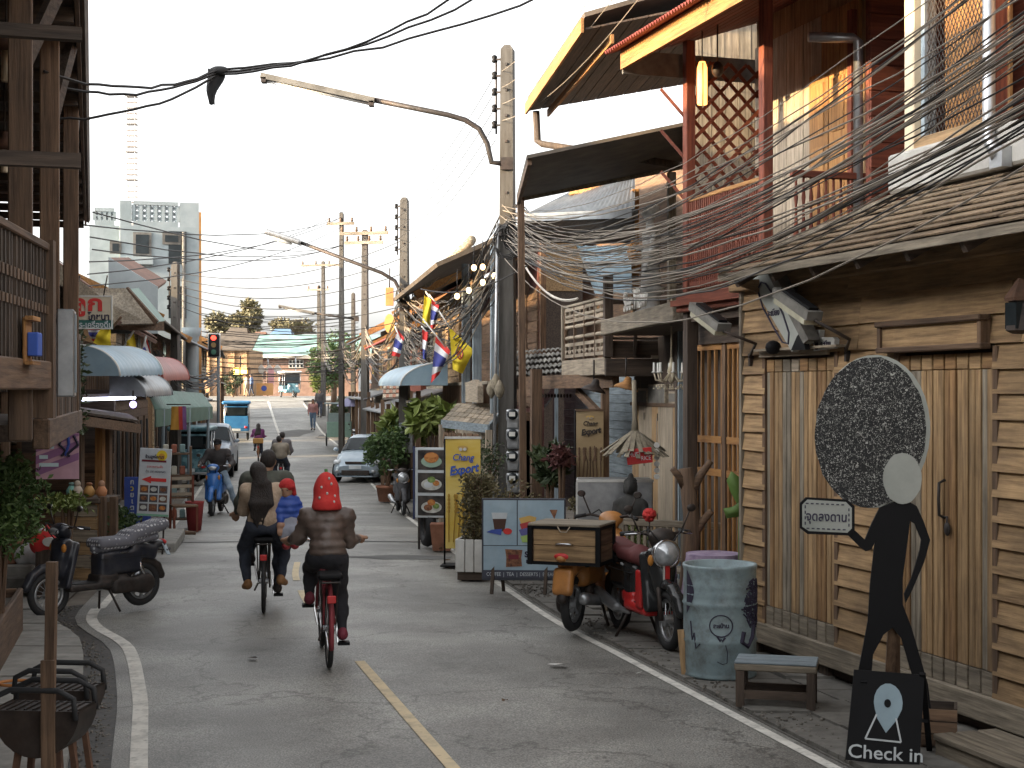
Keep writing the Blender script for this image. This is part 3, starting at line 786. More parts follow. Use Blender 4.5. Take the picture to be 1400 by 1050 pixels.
# ground floor: slatted folding screens in a dark recess
vl = .5
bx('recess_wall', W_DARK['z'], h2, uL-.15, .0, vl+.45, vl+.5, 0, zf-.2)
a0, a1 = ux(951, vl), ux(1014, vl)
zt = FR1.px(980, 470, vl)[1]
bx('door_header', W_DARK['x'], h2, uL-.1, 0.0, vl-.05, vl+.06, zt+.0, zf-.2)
def screen(a, b, n):
    s = bx('slatted_door', W_ORG['x'], h2, a, b, vl-.02, vl+.02, zt-.06, zt)
    for zz in (.08, 1.45, 1.78): bx('door_rail', W_ORG['x'], s, a, b, vl-.025, vl+.02, zz, zz+.07)
    for i in range(n+1):
        u = a+(b-a-.03)*i/n; bx('door_slat', W_ORG['z'], s, u, u+.03, vl-.015, vl+.015, .08, zt-.0601)
ms = a0+(a1-a0)*.62
screen(a0, ms, 4); screen(ms+.12, a1+.06, 3)
bx('door_post', W_BRN['z'], h2, ms+.02, ms+.1, vl-.03, vl+.03, 0, zt)
bx('wall_post', W_DARK['z'], h2, a0-.14, a0-.03, vl-.06, vl+.06, 0, zf-.2)
bx('step', CONC_D, h2, uL-.1, 0, vl-.1, vl+.5, -.02, .08)
# glowing lantern and a dark bulb cluster hanging from the soffit
p = P(960, 118, 14.3)
ln = thing('hanging_lantern', 'long glowing orange tube lantern hanging from the red soffit', 'lantern', (p.x, p.y, p.z-.18))
MB().lathe([(.045, 0), (.05, .01), (.05, .36), (.03, .42)], 10).build('glass_tube', mat('lamp_glow', (1, .25, .05), (1, .42, .12), emit=.9), ln, True)
for a in range(4): tb('cage_wire', IRON, ln, [(.055*math.cos(a*1.57), .055*math.sin(a*1.57), -.02), (.055*math.cos(a*1.57), .055*math.sin(a*1.57), .4)], .006, 5)
tb('cord', IRON, ln, [(0, 0, .4), (0, 0, 5.9-(p.z-.18))], .006, 5)
p = P(981, 95, 14.2)
ln = thing('hanging_bell', 'dark round ornament on a thin rod beside the orange lantern', 'ornament', (p.x, p.y, p.z))
MB().ball((0, 0, 0), (.06, .06, .08)).build('ball', IRON, ln, True); tb('rod', IRON, ln, [(0, 0, .06), (0, 0, 5.92-p.z)], .008, 5)
# ------------------------------------------------------------------ house with the statue platform
FR3 = Frame(1.25, 19.65, -.05, .5, -4.15)
h3 = on(FR3, 'statue_house', 'weathered wooden house whose upstairs platform carries a grey statue', 'house')
rnd = random.Random(21)
u1 = FR3.px(927, 412)[0]; zb = 3.3
b = bx('platform_beam', W_GREY['x'], h3, 0, u1, -.06, .06, zb-.2, zb, .008)
for i in range(16):
    a = .02+i*(u1-.04)/16; bx('deck_board', W_GREY['y'], h3, a, a+(u1-.04)/16-.006, .0601, 1.5, zb-.03, zb-.002)
bx('platform_joist', W_DARK['y'], h3, 0, u1, .061, 1.5, zb-.2, zb-.031)
v3 = 1.5
i = 0; u = -.3
while u < u1+.6:
    w = rnd.uniform(.12, .2); bx('wall_board', (W_PALE, W_GREY, W_TAN, W_BRN)[i % 4 if i % 3 else 1]['z'], h3, u, u+w-.006, v3-rnd.uniform(0, .01), v3+.03, zb, zb+2.2, .004); u += w; i += 1
for i in range(13): a = .25+.15*i; bx('side_board', (W_PALE, W_GREY, W_GREY)[i % 3]['z'], h3, u1-.72, u1-.69-rnd.uniform(0, .01), a, a+.144, zb, 6.5)
bx('upper_core', W_DARK['x'], h3, -.4, u1+.8, v3+.03, v3+.1, 0, 5.6)
for px_, mm, v in ((868, W_ORG, .75), (918, W_GREY, .9)):
    a = FR3.px(px_, 300, v)[0]; bx('platform_post', mm['z'], h3, a-.06, a+.07, v-.05, v+.05, zb, 5.3, .006)
a = FR3.px(874, 330, .7)[0]
MB().lathe([(.07, 0), (.1, .1), (.08, .2), (.11, .35), (.06, .45)], 10, Matrix.Translation((a+.05, .62, 4.0))).build('carved_ornament', W_ORG['z'], h3, True)
# ground floor: pale plank doors under a row of old photographs
vd = .75; d0, d1 = FR3.px(866, 600, vd)[0], FR3.px(932, 600, vd)[0]; zt = FR3.px(900, 556, vd)[1]
bx('ground_wall', W_DARK['z'], h3, d0-.2, u1+.7, vd+.05, vd+.12, 0, zb-.2)
n = 7
for i in range(n):
    a = d0+(d1-d0)*i/n; bx('door_board', (W_PALE if i % 3 else W_TAN)['z'], h3, a+.003, a+(d1-d0)/n-.003, vd-.01-rnd.uniform(0, .012), vd+.049, .05, zt, .005)
for zz in (.6, 1.3, 1.95):
    for i in (2, 4): a = d0+(d1-d0)*i/n; bx('hinge', IRON, h3, a-.012, a+.012, vd-.03, vd-.0225, zz, zz+.1)
bx('door_head', W_BRN['x'], h3, d0-.1, d1+.1, vd-.03, vd+.049, zt+.001, zt+.05)
for x0, x1, y0, y1 in ((872, 884, 531, 553), (886, 909, 525, 555), (914, 930, 535, 552)):
    a, zz0 = FR3.px(x0, y1, vd); c, zz1 = FR3.px(x1, y0, vd)
    fr = bx('picture_frame', W_PALE['x'], h3, a, c, vd, vd+.049, zz0, zz1); bx('picture', CONC_D, fr, a+.03, c-.03, vd-.006, vd, zz0+.03, zz1-.03)
bx('corner_post', W_DARK['z'], h3, d1+.04, d1+.14, vd-.1, vd+.049, 0, zb-.2)
bx('corner_pipe', W_BLUE['z'], h3, d1+.2, d1+.26, vd-.1, vd-.03, 0, zb-.2)
# letters standing on the beam
ul, _ = FR3.px(868, 420); text('See View', .34, WHITE, h3, (ul, .0, zb+.15), name='lettering', ext=.015, sx=1.05, bold=.004)
# big gable roof with sunlit barge boards
def wslab(name, pts, t, mt, parent, fr):
    return MB().slab([fr.local(p) for p in pts], t).build(name, mt, parent)
A = P(722, 150, 20.6); N_ = P(800, 38, 16); B = P(945, 112, 20.6); Cc = V(2.9, 16, 6.7)
ROOFD = mat('old_roof_sheet', (.055, .045, .036), (.13, .105, .08), sc=3, rough=.8, dirt=.4)
up_ = V(0, 0, .12)
wslab('roof_slope', [A+up_, N_+up_, Cc+up_+V(1.5, 0, .6), B+up_+V(1.5, 0, .6)][::-1], .05, ROOFD, h3, FR3)
for i in range(12):
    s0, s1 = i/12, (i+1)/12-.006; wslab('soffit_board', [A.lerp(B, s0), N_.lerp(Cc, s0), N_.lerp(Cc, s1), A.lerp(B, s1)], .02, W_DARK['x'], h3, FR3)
for a, b, w in ((A+V(-.03, .03, .02), N_+V(-.03, -.03, .02), .16), (A+V(.28, .0, -.05), N_+V(.3, 0, -.12), .1)):
    MB().bar(FR3.local(a), FR3.local(b), .03, w).build('fascia', W_ORG['x'], h3)
# gutter pipe
pts = [P(733, 152, 20.4), P(735, 193, 20.4), P(742, 197, 20.3), P(930, 226, 19.0)]
MB().tube([FR3.local(p) for p in pts], .05, 8).build('downpipe', W_DARK['z'], h3, True)
# lower awning sheets
wslab('awning_roof', [P(706, 268, 20.6), P(720, 212, 17), P(940, 166, 17), P(935, 222, 20.6)], .04, ROOFD, h3, FR3)
for a, b in (((709, 270, 20.5), (724, 214, 17.1)), ((936, 226, 20.5), (936, 170, 17.1))):
    MB().bar(FR3.local(P(*a)-V(0, 0, .06)), FR3.local(P(*b)-V(0, 0, .06)), .05, .08).build('awning_rafter', W_BRN['x'], h3)
MB().bar(FR3.local(P(708, 271, 20.6)), FR3.local(P(935, 226, 20.6)), .05, .1).build('awning_purlin', W_GREY['x'], h3)
MB().bar(FR3.local(P(712, 268, 20.6)), FR3.local(PG(716, 20.6)), .09).build('tall_post', W_BRN['z'], h3)

# statue on the platform
p = FR3.w(FR3.px(890, 380, .35)[0], .35, zb)
st = thing('garden_statue', 'grey draped figure statue on a round pedestal standing on the wooden platform', 'statue', tuple(p), FR3.rz)
SG = mat('grey_stone', (.16, .16, .155), (.34, .34, .325), sc=8, rough=.9, bump=.3, dirt=.4)
MB().lathe([(.2, 0), (.2, .06), (.12, .1), (.1, .22), (.17, .3), (.18, .36)], 14).build('pedestal', SG, st, True)
solid('figure', SG, st, [cap((0, 0, .4), (0, 0, .75), .13, .1), cap((0, 0, .75), (.02, 0, 1.0), .09, .12), cap((-.11, 0, 1.06), (.12, 0, 1.07), .055), cap((0, 0, 1.05), (0, -.02, 1.2), .05), ell((0, -.02, 1.29), (.075, .085, .105)),
      cap((.15, 0, 1.06), (.22, -.03, .82), .042, .034), cap((.22, -.03, .82), (.2, -.1, .62), .034, .03), ell((.2, -.11, .57), (.03, .035, .06)), cap((-.15, 0, 1.05), (-.2, -.05, .85), .042, .034), cap((-.2, -.05, .85), (-.05, -.15, .85), .034, .028), ell((-.02, -.16, .85), (.04, .03, .03)),
      ell((0, .03, 1.34), (.085, .08, .07)), cap((.02, -.05, .4), (.04, -.1, .8), .06, .03), ell((0, -.11, 1.28), (.014, .02, .02))], .014, .03)

# ------------------------------------------------------------------ house with the carved balcony
FR4 = Frame(.35, 25.0, -.15, .95, -5.0)
h4 = on(FR4, 'carved_balcony_house', 'dark wooden house with fretwork balcony panels and tiled awning', 'house')
ue = FR4.px(831, 460)[0]; ub = FR4.px(772, 460)[0]
z0 = FR4.px(800, 508)[1]; z1 = FR4.px(800, 412)[1]
bx('balcony_beam', W_PALE['x'], h4, ub, ue, -.05, .05, z0-.06, z0+.18, .008)
bx('side_beam', W_DARK['y'], h4, ue, ue+.08, -.05, 2.2, z0-.08, z0+.16, .008)
bx('balcony_floor', W_DARK['x'], h4, ub, ue, .0501, 2.2, z0, z0+.1)
bx('corner_post', W_DARK['z'], h4, ue-.04, ue+.07, -.06, .06, z0+.181, z1+.28, .006)
bx('end_post', W_GREY['z'], h4, ub-.03, ub+.05, -.05, .05, z0+.181, z1+.02)
bx('top_rail', W_GREY['x'], h4, ub, ue-.04, -.035, .035, z1-.04, z1, .006)
n = 4
for i in range(n):
    a = ub+.06+i*(ue-.1-ub)/n; c = a+(ue-.1-ub)/n-.02
    bx('panel_stile', W_BRN['z'], h4, a-.02, a+.02, -.02, .02, z0+.19, z1-.041)
    for zz, hgt in ((z1-.27, .22), (z0+.22, .22)):
        q = MB(); w = c-a-.03; x0 = a+.025; K = 5
        q.bb(x0, x0+w, -.015, .012, zz, zz+.05); q.bb(x0, x0+w, -.015, .012, zz+hgt-.05, zz+hgt)
        for xx in (x0, x0+w/2-.015, x0+w-.03): q.bb(xx, xx+.03, -.014, .011, zz+.05, zz+hgt-.05)
        for s in (0, 1):
            cx = x0+w*(.25+.5*s); q.add([(cx-w*.2, -.013, zz+.05), (cx, -.013, zz+.11), (cx-w*.2, -.013, zz+.12)], [(0, 1, 2)]); q.add([(cx+w*.2, -.013, zz+.05), (cx+w*.2, -.013, zz+.12), (cx, -.013, zz+.11)], [(0, 1, 2)])
        q.build('fretwork_panel', W_PALE['x'], h4)
    for zz in (z0+.52, z0+.68, z0+.84):
        o = MB(); o.lathe([(.012, 0), (.012, .02), (.03, .06), (.03, (c-a)-.09), (.012, (c-a)-.05), (.012, (c-a)-.03)], 8, Matrix.Translation((a+.02, 0, zz)) @ Matrix.Rotation(R(90), 4, 'Y')).build('spindle', W_PALE['x'], h4, True)
# side of the balcony facing down the street towards us
bx('side_top_rail', W_DARK['y'], h4, ue, ue+.05, .06, 2.2, z1-.12, z1-.06)
for zz in (.42, .55, .66): bx('side_rail', W_DARK['y'], h4, ue+.01, ue+.03, .06, 2.2, z0+zz, z0+zz+.03)
for i in range(5): v = .35+i*.42; bx('side_baluster', W_DARK['z'], h4, ue+.031, ue+.055, v, v+.05, z0+.2, z1-.12)
pn = bx('side_panel', W_DARK['y'], h4, ue+.0, ue+.02, .06, 2.2, z0+.17, z0+.4)
MB().prism([(.75, z0+.285), (1.15, z0+.34), (1.55, z0+.285), (1.15, z0+.23)], ue+.021, ue+.035, Matrix(((0, 1, 0, 0), (1, 0, 0, 0), (0, 0, 1, 0), (0, 0, 0, 1)))).build('diamond', W_PALE['y'], h4)
bx('side_pale_rail', W_PALE['y'], h4, ue+.03, ue+.05, .6, 2.1, z0+.1601, z0+.21)
# upper walls behind
bx('upper_wall', W_BRN['x'], h4, -3.0, ue, 1.6, 1.7, z0, z1+2.4)
bx('near_upper_wall', W_TAN['y'], h4, ue-.1, ue, 1.7, 4, z0, z1+1.2)
for i in range(9): bx('wall_board', W_BRN['x'], h4, ub-.2, ue-.2, 1.56-rnd.uniform(0, .01), 1.599, z1-.1+.2*i, z1+.09+.2*i, .004)
for (x, y0, y1) in ((722, 380, 500), (742, 370, 500)):
    a = FR4.px(x, 430, .5)[0]; bx('veranda_post', W_BRN['z'], h4, a-.05, a+.05, .45, .55, z0, z1+1.5)
# blue-grey tin apron and the main roof
corrugated('tin_apron', TIN_BLUE, h4, *[FR4.local(P(*q)) for q in ((814, 402, 21.5), (864, 400, 19.8), (862, 336, 21.0), (788, 336, 23))], 6, .03)
corrugated('roof_sheet', TIN, h4, *[FR4.local(P(*q)) for q in ((716, 296, 23.2), (868, 290, 20.0), (868, 236, 22.5), (800, 254, 25.5))], 24, .03)
MB().bar(FR4.local(P(716, 298, 23.1)), FR4.local(P(868, 292, 20)), .1, .12).build('gutter', TIN, h4)
wslab('gable_peak', [P(780, 268, 24), P(790, 252, 24), P(825, 245, 23.5), P(832, 262, 23.5)], .05, W_ORG['x'], h4, FR4)
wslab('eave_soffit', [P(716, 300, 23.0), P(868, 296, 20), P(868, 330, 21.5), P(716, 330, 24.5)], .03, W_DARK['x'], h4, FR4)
# tiled awning
TILE = mat('grey_clay_tile', (.07, .068, .062), (.24, .235, .215), sc=6, rough=.85, bump=.2, vary=.3)
q = [P(706, 522, 24.6), P(786, 516, 22.0), P(778, 478, 23.0), P(700, 484, 25.6)]; q = [FR4.local(p) for p in q]
aw = MB().slab([p-V(0, 0, .03) for p in q], .03).build('awning', W_DARK['x'], h4)
for r_ in range(5):
    for c_ in range(13):
        s0, s1 = c_/13, (c_+1)/13; t0, t1 = r_/5, (r_+1.25)/5
        f = lambda s, t: (q[0].lerp(q[1], s)).lerp(q[3].lerp(q[2], s), min(t, 1))
        m = MB(); rws = []
        for t, lift in ((t0, .1), (t1, .015)):
            rws.append([f(s0+(s1-s0)*k/4, t)+V(0, 0, lift+.035*math.sin(math.pi*k/4)+rnd.uniform(0, .006)) for k in range(5)])
        m.sheet(rws); m.sheet([[p-V(0, 0, .02) for p in rr] for rr in rws][::-1]); m.add([rws[0][k] for k in range(5)]+[p-V(0, 0, .02) for p in rws[0]][::-1], [tuple(range(10))])
        m.build('roof_tile', TILE, aw)
brr('awning_beam', W_BRN['x'], h4, FR4.local(P(700, 524, 24.5)), FR4.local(P(842, 520, 20.2)), .1, .2)
scal = MB()
for k in range(10): scal.ball(FR4.local(P(742+k*4.2, 541, 23.4)), (.035, .02, .035), 8, 5)
scal.build('scalloped_trim', IRON, h4, True)
# porch posts, blue clapboards, dark door
for x, D, mm, w in ((733, 22.4, W_BRN, .16), (827, 20.6, W_BRN, .1), (714, 24.3, W_DARK, .1)):
    p = FR4.local(PG(x, D)); bx('porch_post', mm['z'], h4, p.x-w/2, p.x+w/2, p.y-w/2, p.y+w/2, 0, z0+.05)
brr('porch_brace', W_BRN['x'], h4, FR4.local(P(790, 535, 22)), FR4.local(P(826, 572, 20.7)), .07, .1)
vp = 1.5
for i in range(16): bx('clapboard', W_BLUE['x'], h4, FR4.px(772, 560, vp)[0], ue, vp-.012*(i % 2)-.01, vp+.03, .3+.15*i, .45+.15*i-.006, .004)
bx('porch_core', W_DARK['x'], h4, -2.5, ue+.6, vp+.03, vp+.1, 0, z0)
a = FR4.px(762, 560, vp)[0]; bx('blue_post', W_BLUE['z'], h4, a-.08, a+.08, vp-.08, vp, 0, z0)
MB().bar((a-1.2, vp-.02, z0-.55), (a, vp-.02, z0-.2), .05, .16).build('blue_rail', W_BLUE['x'], h4)
bx('side_infill', W_DARK['y'], h4, ue+.3, ue+.35, 1.2, 4, 0, z0)

# ------------------------------------------------------------------ house with blue-grey veranda posts and the little shingled stall
FR5 = Frame(-1.55, 34.0, -.42, 1.1, -7.0)
h5 = on(FR5, 'veranda_house', 'maroon plank house with pale blue-grey veranda posts behind the wire tangle', 'house')
zf5 = FR5.px(660, 556)[1]; zt5 = FR5.px(660, 345)[1]
bx('upper_wall', col('maroon_plank', (.1, .035, .03)), h5, -2.5, 7.4, .9, 1.0, 0, zt5)
for i in range(11): bx('wall_plank', W_BRN['x'], h5, -2.5, 7.4, .87-rnd.uniform(0, .01), .899, zf5+.2*i, zf5+.19+.2*i)
for x in (637, 652, 677, 690):
    a = FR5.px(x, 450)[0]; bx('veranda_post', W_BLUE['z'], h5, a-.09, a+.09, -.08, .08, zf5-.1, zt5)
bx('veranda_floor', W_BRN['x'], h5, -1, 7.4, -.06, .9, zf5-.25, zf5-.1)
bx('hand_rail', W_GREY['x'], h5, -.5, 7.3, -.04, .04, zf5+.42, zf5+.48)
for i in range(44): a = -.4+i*.175; bx('rail_slat', W_BRN['z'], h5, a, a+.07, -.02, .02, zf5-.05, zf5+.42)
for i in range(5): a = FR5.px(663, 450, .5)[0]; bx('shutter', W_TAN['x'], h5, a-.2, a+.2, .8, .87, zf5+.1+.3*i, zf5+.35+.3*i)
MB().slab([(-3, -1.0, zt5-.3), (7.5, -1.0, zt5-.3), (7.5, 2.6, zt5+1.3), (-3, 2.6, zt5+1.3)], .08).build('roof', ROOFD, h5)
tb('eave_gutter', W_GREY['x'], h5, [FR5.local(P(583, 388, 34)), FR5.local(P(645, 328, 30))], .1, 8)
bx('ground_wall', W_DARK['x'], h5, -2.5, 7.4, .5, .6, 0, zf5-.25)
for a in (-1.5, .3, 2.2, 4.1, 6): bx('ground_post', W_BRN['z'], h5, a, a+.14, -.1, .04, 0, zf5-.1)
# stall
sp = PG(646, 26.6)
stl = thing('shop_stall', 'small shop stall with plank shingle roof and carved dark lettering behind yellow banner', 'stall', tuple(sp), FR5.rz)
def sl_(x, y, D): 
    q = P(x, y, D)-sp; c, s = math.cos(-FR5.rz), math.sin(-FR5.rz); return V(q.x*c-q.y*s, q.x*s+q.y*c, q.z)
a = [sl_(604, 576, 26.2), sl_(668, 583, 24.9), sl_(688, 560, 26.3), sl_(626, 552, 28.0)]
MB().slab(a, .05).build('roof', W_GREY['x'], stl)
for r_ in range(4):
    for c_ in range(9):
        f = lambda s, t: (a[0].lerp(a[1], s)).lerp(a[3].lerp(a[2], s), t)
        s0, s1 = c_/9+.004, (c_+1)/9-.004; t0, t1 = r_/4, min(1, (r_+1.15)/4)
        MB().slab([f(s0, t0)+V(0, 0, .035), f(s1, t0)+V(0, 0, .035+rnd.uniform(0, .01)), f(s1, t1)+V(0, 0, .015), f(s0, t1)+V(0, 0, .015)], .014, V(0, 0, 1)).build('shingle', W_PALE['y'] if rnd.random() < .5 else W_GREY['y'], stl)
brr('fascia', W_BLUE['x'], stl, a[0]-V(0, 0, .04), a[1]-V(0, 0, .04), .04, .14); brr('fascia', W_BLUE['x'], stl, a[1]-V(0, 0, .04), a[2]-V(0, 0, .04), .04, .14)
for q in a: bx('post', W_PALE['z'], stl, q.x-.05, q.x+.05, q.y-.05, q.y+.05, 0, q.z-.06)
brr('back_panel', W_GREY['x'], stl, V(a[3].x, a[3].y, 1.2), V(a[2].x, a[2].y, 1.2), .05, 2.2)
bx('counter', W_TAN['x'], stl, -1.0, .6, -.3, .2, 0, .9)
m2 = (a[0]+a[1])/2; dv = (a[1]-a[0]); text('DUCATO', .26, W_BRN['x'], stl, (m2.x, m2.y-.06, m2.z-.27), rot=(R(90), 0, math.atan2(dv.y, dv.x)), ext=.01, sx=1.1, bold=.01)
# chapel-like white eaves above the stall
MB().prism([(-.9, 0), (.9, 0), (.9, .3), (.3, .42), (-.9, .36)], -.05, .05).build('pediment', W_PALE['x'], stl).location = sl_(648, 550, 27.2)

# houses further down on the right
def row_house(name, label, fr, L, dep, H1, H2, m1, m2, mr, posts, seed, overhang=1.0, cat='house', awn=None, nwin=3):
    rr = random.Random(seed); h = on(fr, name, label, cat)
    bx('core', W_DARK['x'], h, 0, L, .25, dep, -.3, H1+H2)
    n = int((H1)/.24)
    for i in range(n): bx('plank', m1['x'], h, 0, L, .2-rr.uniform(0, .015), .249, .02+i*.24, .02+i*.24+.225)
    k = max(1, int(L/2.2)); w = L/k
    for i in range(k):
        d = bx('door', W_BRN['z'], h, i*w+.3, i*w+w-.5, .14, .18, 0, H1*.78); bx('doorway_shade', BLK, d, i*w+.7, i*w+w-1.0, .12, .139, 0, H1*.74)  # black panel on the door paints the shade inside an open doorway
    n = int(H2/.22)
    for i in range(n): bx('plank', m2['x'], h, 0, L, .1-rr.uniform(0, .015), .249, H1+.15+i*.22, H1+.15+i*.22+.205)
    bx('floor_band', W_GREY['x'], h, -.05, L+.05, -.02, .25, H1-.02, H1+.14)
    for i in range(nwin):
        c = (i+.5)*L/nwin; wd = bx('window', W_PALE['x'], h, c-.5, c+.5, .03, .09, H1+.7, H1+1.75)
        for s in (-1, 1):
            bx('pane', GLASS, wd, c+s*.25-.2, c+s*.25+.2, .01, .029, H1+.78, H1+1.67)
    if posts:
        for i in range(k+1): bx('post', W_BRN['z'], h, min(L-.1, i*w), min(L, i*w+.12), -.95, -.83, -.05, H1+H2*.0)
        MB().slab([(0, -1.1, H1-.25), (L, -1.1, H1-.25), (L, .1, H1+.1), (0, .1, H1+.1)], .05).build('awning', awn or TIN, h)
    ov = overhang; zt = H1+H2
    corrugated('roof_sheet', mr, h, (-.4, -ov, zt-.25), (L+.4, -ov, zt-.25), (L+.4, dep/2, zt+dep*.28), (-.4, dep/2, zt+dep*.28), int(L*3), .03)
    corrugated('roof_sheet', mr, h, (-.4, dep+.5, zt-.25), (L+.4, dep+.5, zt-.25), (L+.4, dep/2, zt+dep*.28), (-.4, dep/2, zt+dep*.28), int(L*3), .03)
    for u in (0, L): MB().prism([(.26, zt-.05), (dep, zt-.05), (dep/2, zt+dep*.27)], u-.03, u+.03, Matrix(((0, 1, 0, 0), (1, 0, 0, 0), (0, 0, 1, 0), (0, 0, 0, 1)))).build('gable', m2['x'], h)
    for u in (-.42, L+.42): MB().bar((u, -ov, zt-.22), (u, dep/2, zt+dep*.28+.03), .03, .2).build('barge_board', W_ORG['x'], h)
    return h
def rf(d0, d1, off):        # right-hand frame, origin at the far end
    return Frame(re_(d1)+off, d1, g((d0+d1)/2)-.05, re_(d0)-re_(d1), d0-d1), math.hypot(re_(d0)-re_(d1), d1-d0)
for a in (('gabled_shophouse', 'brown plank shophouse with tan gable and corrugated roof beyond the veranda house', 35.5, 43.5, 1.5, 2.9, 2.5, W_BRN, W_TAN, TIN, True, 5),
          ('plank_shophouse', 'dark red plank shophouse behind the hanging striped flags', 44.5, 54, 1.3, 2.6, 2.2, W_BRN, W_RED, TIN_RED, True, 6),
          ('grey_shophouse', 'grey timber shophouse past the silver hatchback on the downhill stretch', 55, 66, 1.4, 2.7, 2.4, W_GREY, W_BRN, TIN, True, 7),
          ('corner_shophouse', 'tan timber shophouse standing next to the big leafy tree', 67.5, 80, 3.4, 2.9, 2.6, W_TAN, W_GREY, TIN_RED, True, 8)):
    fr, L = rf(a[2], a[3], a[4]); row_house(a[0], a[1], fr, L, 6.0, a[5], a[6], a[7], a[8], a[9], a[10], a[11])
# ------------------------------------------------------------------ left side: near house with balcony under deep eaves
FL1 = Frame(-3.05+.287*14.1, -4.0, 0, -.287, 1)          # x runs away from us, y to the left
rnd = random.Random(31)
l1 = on(FL1, 'eaves_house', 'dark old timber house with deep overhanging eaves and weathered slatted balcony', 'house')
EZ = 5.0; UF = FL1.px(113, 300)[0]
# eave line lies on v=0
def fl(x, y, v=0): return FL1.px(x, y, v)
for i in range(9):
    v0 = -.02+i*.22; z = EZ+i*.075
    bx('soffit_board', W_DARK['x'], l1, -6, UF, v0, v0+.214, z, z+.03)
MB().slab([(-6, -.12, EZ+.05), (UF+.15, -.12, EZ+.05), (UF+.15, 5.5, EZ+2.75), (-6, 5.5, EZ+2.75)], .06).build('roof', ROOFD, l1)
MB().slab([(-6, 11, EZ+.05), (UF+.15, 11, EZ+.05), (UF+.15, 5.5, EZ+2.75), (-6, 5.5, EZ+2.75)], .06).build('roof', ROOFD, l1)
bx('fascia', W_BRN['x'], l1, -6, UF+.1, -.06, -.03, EZ-.06, EZ+.1)
for u in frange(8.6, UF-.2, 1.05): bx('rafter', W_DARK['y'], l1, u, u+.07, -.02, 1.9, EZ-.12, EZ-.02)
ZF = 2.16
bx('core_wall', W_DARK['z'], l1, -6, UF-.3, 2.0, 2.1, -.05, EZ+.6)
bx('end_wall', W_DARK['z'], l1, UF-.3, UF-.2, 2.0, 10.5, -.05, EZ+1.5)
u = 4
while u < UF-.4: bx('wall_plank', W_BRN['z'], l1, u, u+.19, 1.97-rnd.uniform(0, .015), 1.999, ZF, EZ+.3); u += .2
bx('back_wall', W_DARK['z'], l1, -6, UF-.3, 10.4, 10.5, -.05, EZ+.5); bx('end_wall', W_DARK['z'], l1, -6, -5.9, 2.1, 10.4, -.05, EZ+1.5)
# two balconies, set at slightly different angles
def part_frame(o, fr): o.matrix_local = Matrix.Translation(FL1.local(fr.o)) @ Matrix.Rotation(fr.rz-FL1.rz, 4, 'Z')
FB1 = Frame(-2.6, 6.5, 0, -.385, 2.8); FB2 = Frame(-3.07, 9.55, 0, -1.24, 4.95)
u1 = 2.83; zfa, zra = 2.33, 3.24
fa = bx('balcony_floor', W_DARK['x'], l1, -1, u1, .061, 1.2, zfa, zfa+.1); part_frame(fa, FB1)
bx('balcony_beam', W_BRN['x'], fa, -1, u1, -.06, .06, zfa-.02, zfa+.16, .01); bx('top_rail', W_BRN['x'], fa, -1, u1, -.05, .05, zra-.05, zra, .008); bx('mid_rail', W_BRN['x'], fa, -1, u1, .005, .025, zfa+.3, zfa+.42)
u = -1
while u < u1-.04:
    bx('balcony_slat', W_DARK['z'], fa, u, u+.03, -.025-rnd.uniform(0, .01), .0045, zfa+.16, zra-.05)
    bx('slat_collar', W_BRN['z'], fa, u-.012, u+.042, -.042, -.036, zra-.3, zra-.24); bx('slat_collar', W_BRN['z'], fa, u-.012, u+.042, -.042, -.036, zra-.45, zra-.4)
    u += .105
bx('end_post', W_BRN['z'], fa, u1-.03, u1+.07, -.07, .06, zfa-.2, zra+.02)
u2 = 5.05; zfb, zrb = 1.92, 2.84
fb2 = bx('balcony_floor', W_DARK['x'], l1, 0, u2, .061, 1.5, zfb+.05, zfb+.16); part_frame(fb2, FB2)
bx('balcony_beam', W_BRN['x'], fb2, 0, u2, -.05, .06, zfb, zfb+.2, .01); bx('top_rail', W_BRN['x'], fb2, 0, u2, -.04, .05, zrb-.05, zrb+.02, .008)
u = .03
while u < u2-.05: bx('balcony_plank', W_BRN['z'] if rnd.random() < .4 else W_DARK['z'], fb2, u, u+.085, -.03-rnd.uniform(0, .012), -.005, zfb+.2, zrb-.05); u += .13
for x, D in ((28, 8.9), (68, 10.9), (97, 13.7)):
    q = FL1.local(PG(x, D)); a, v = q.x, q.y; bx('eave_post', W_BRN['z'], l1, a-.07, a+.07, v-.07, v+.07, 2.0, EZ+.1, .008)
    brr('post_brace', W_DARK['x'], l1, (a, v, EZ-.75), (a+.3, -.0, EZ-.02), .06, .08)
    if x < 90: brr('long_brace', W_DARK['x'], l1, (a+.08, v, EZ-.1), (a+1.5, v+.05, EZ-1.3), .06, .09)
for x, y, w in ((100, 47, .12), (97, 220, .1)):
    a, z = fl(x, y, -.06); bx('cross_arm', W_DARK['y'], l1, a-.03, a+.03, -.1, 1.6, z-.03, z+.03)
for D in (8, 11.2): q = FL1.local(V(-3.6-.28*(D-8), D, 0)); bx('ground_post', W_BRN['z'], l1, q.x-.07, q.x+.07, q.y-.07, q.y+.07, 0, zfb+.06)
# hanging lamps under the eave
for x, y, D in ((8, 70, 9.6), (6, 205, 13.0)):
    p = FL1.local(P(x, y, D)); t = thing('eave_lamp', 'small conical tin lamp hanging under the dark eaves', 'lamp', tuple(P(x, y, D)), 0, 'lamps under the eaves')
    MB().lathe([(.17, 0), (.05, .1), (.03, .16), (.025, .16)], 14).build('shade', RUST, t, True); MB().lathe([(.028, -.2), (.03, -.19), (.03, 0)], 10).build('tube', CREAM, t, True)
    tb('cord', IRON, t, [(0, 0, .15), (0, 0, EZ+.25-P(x, y, D).z+.2)], .008, 5)
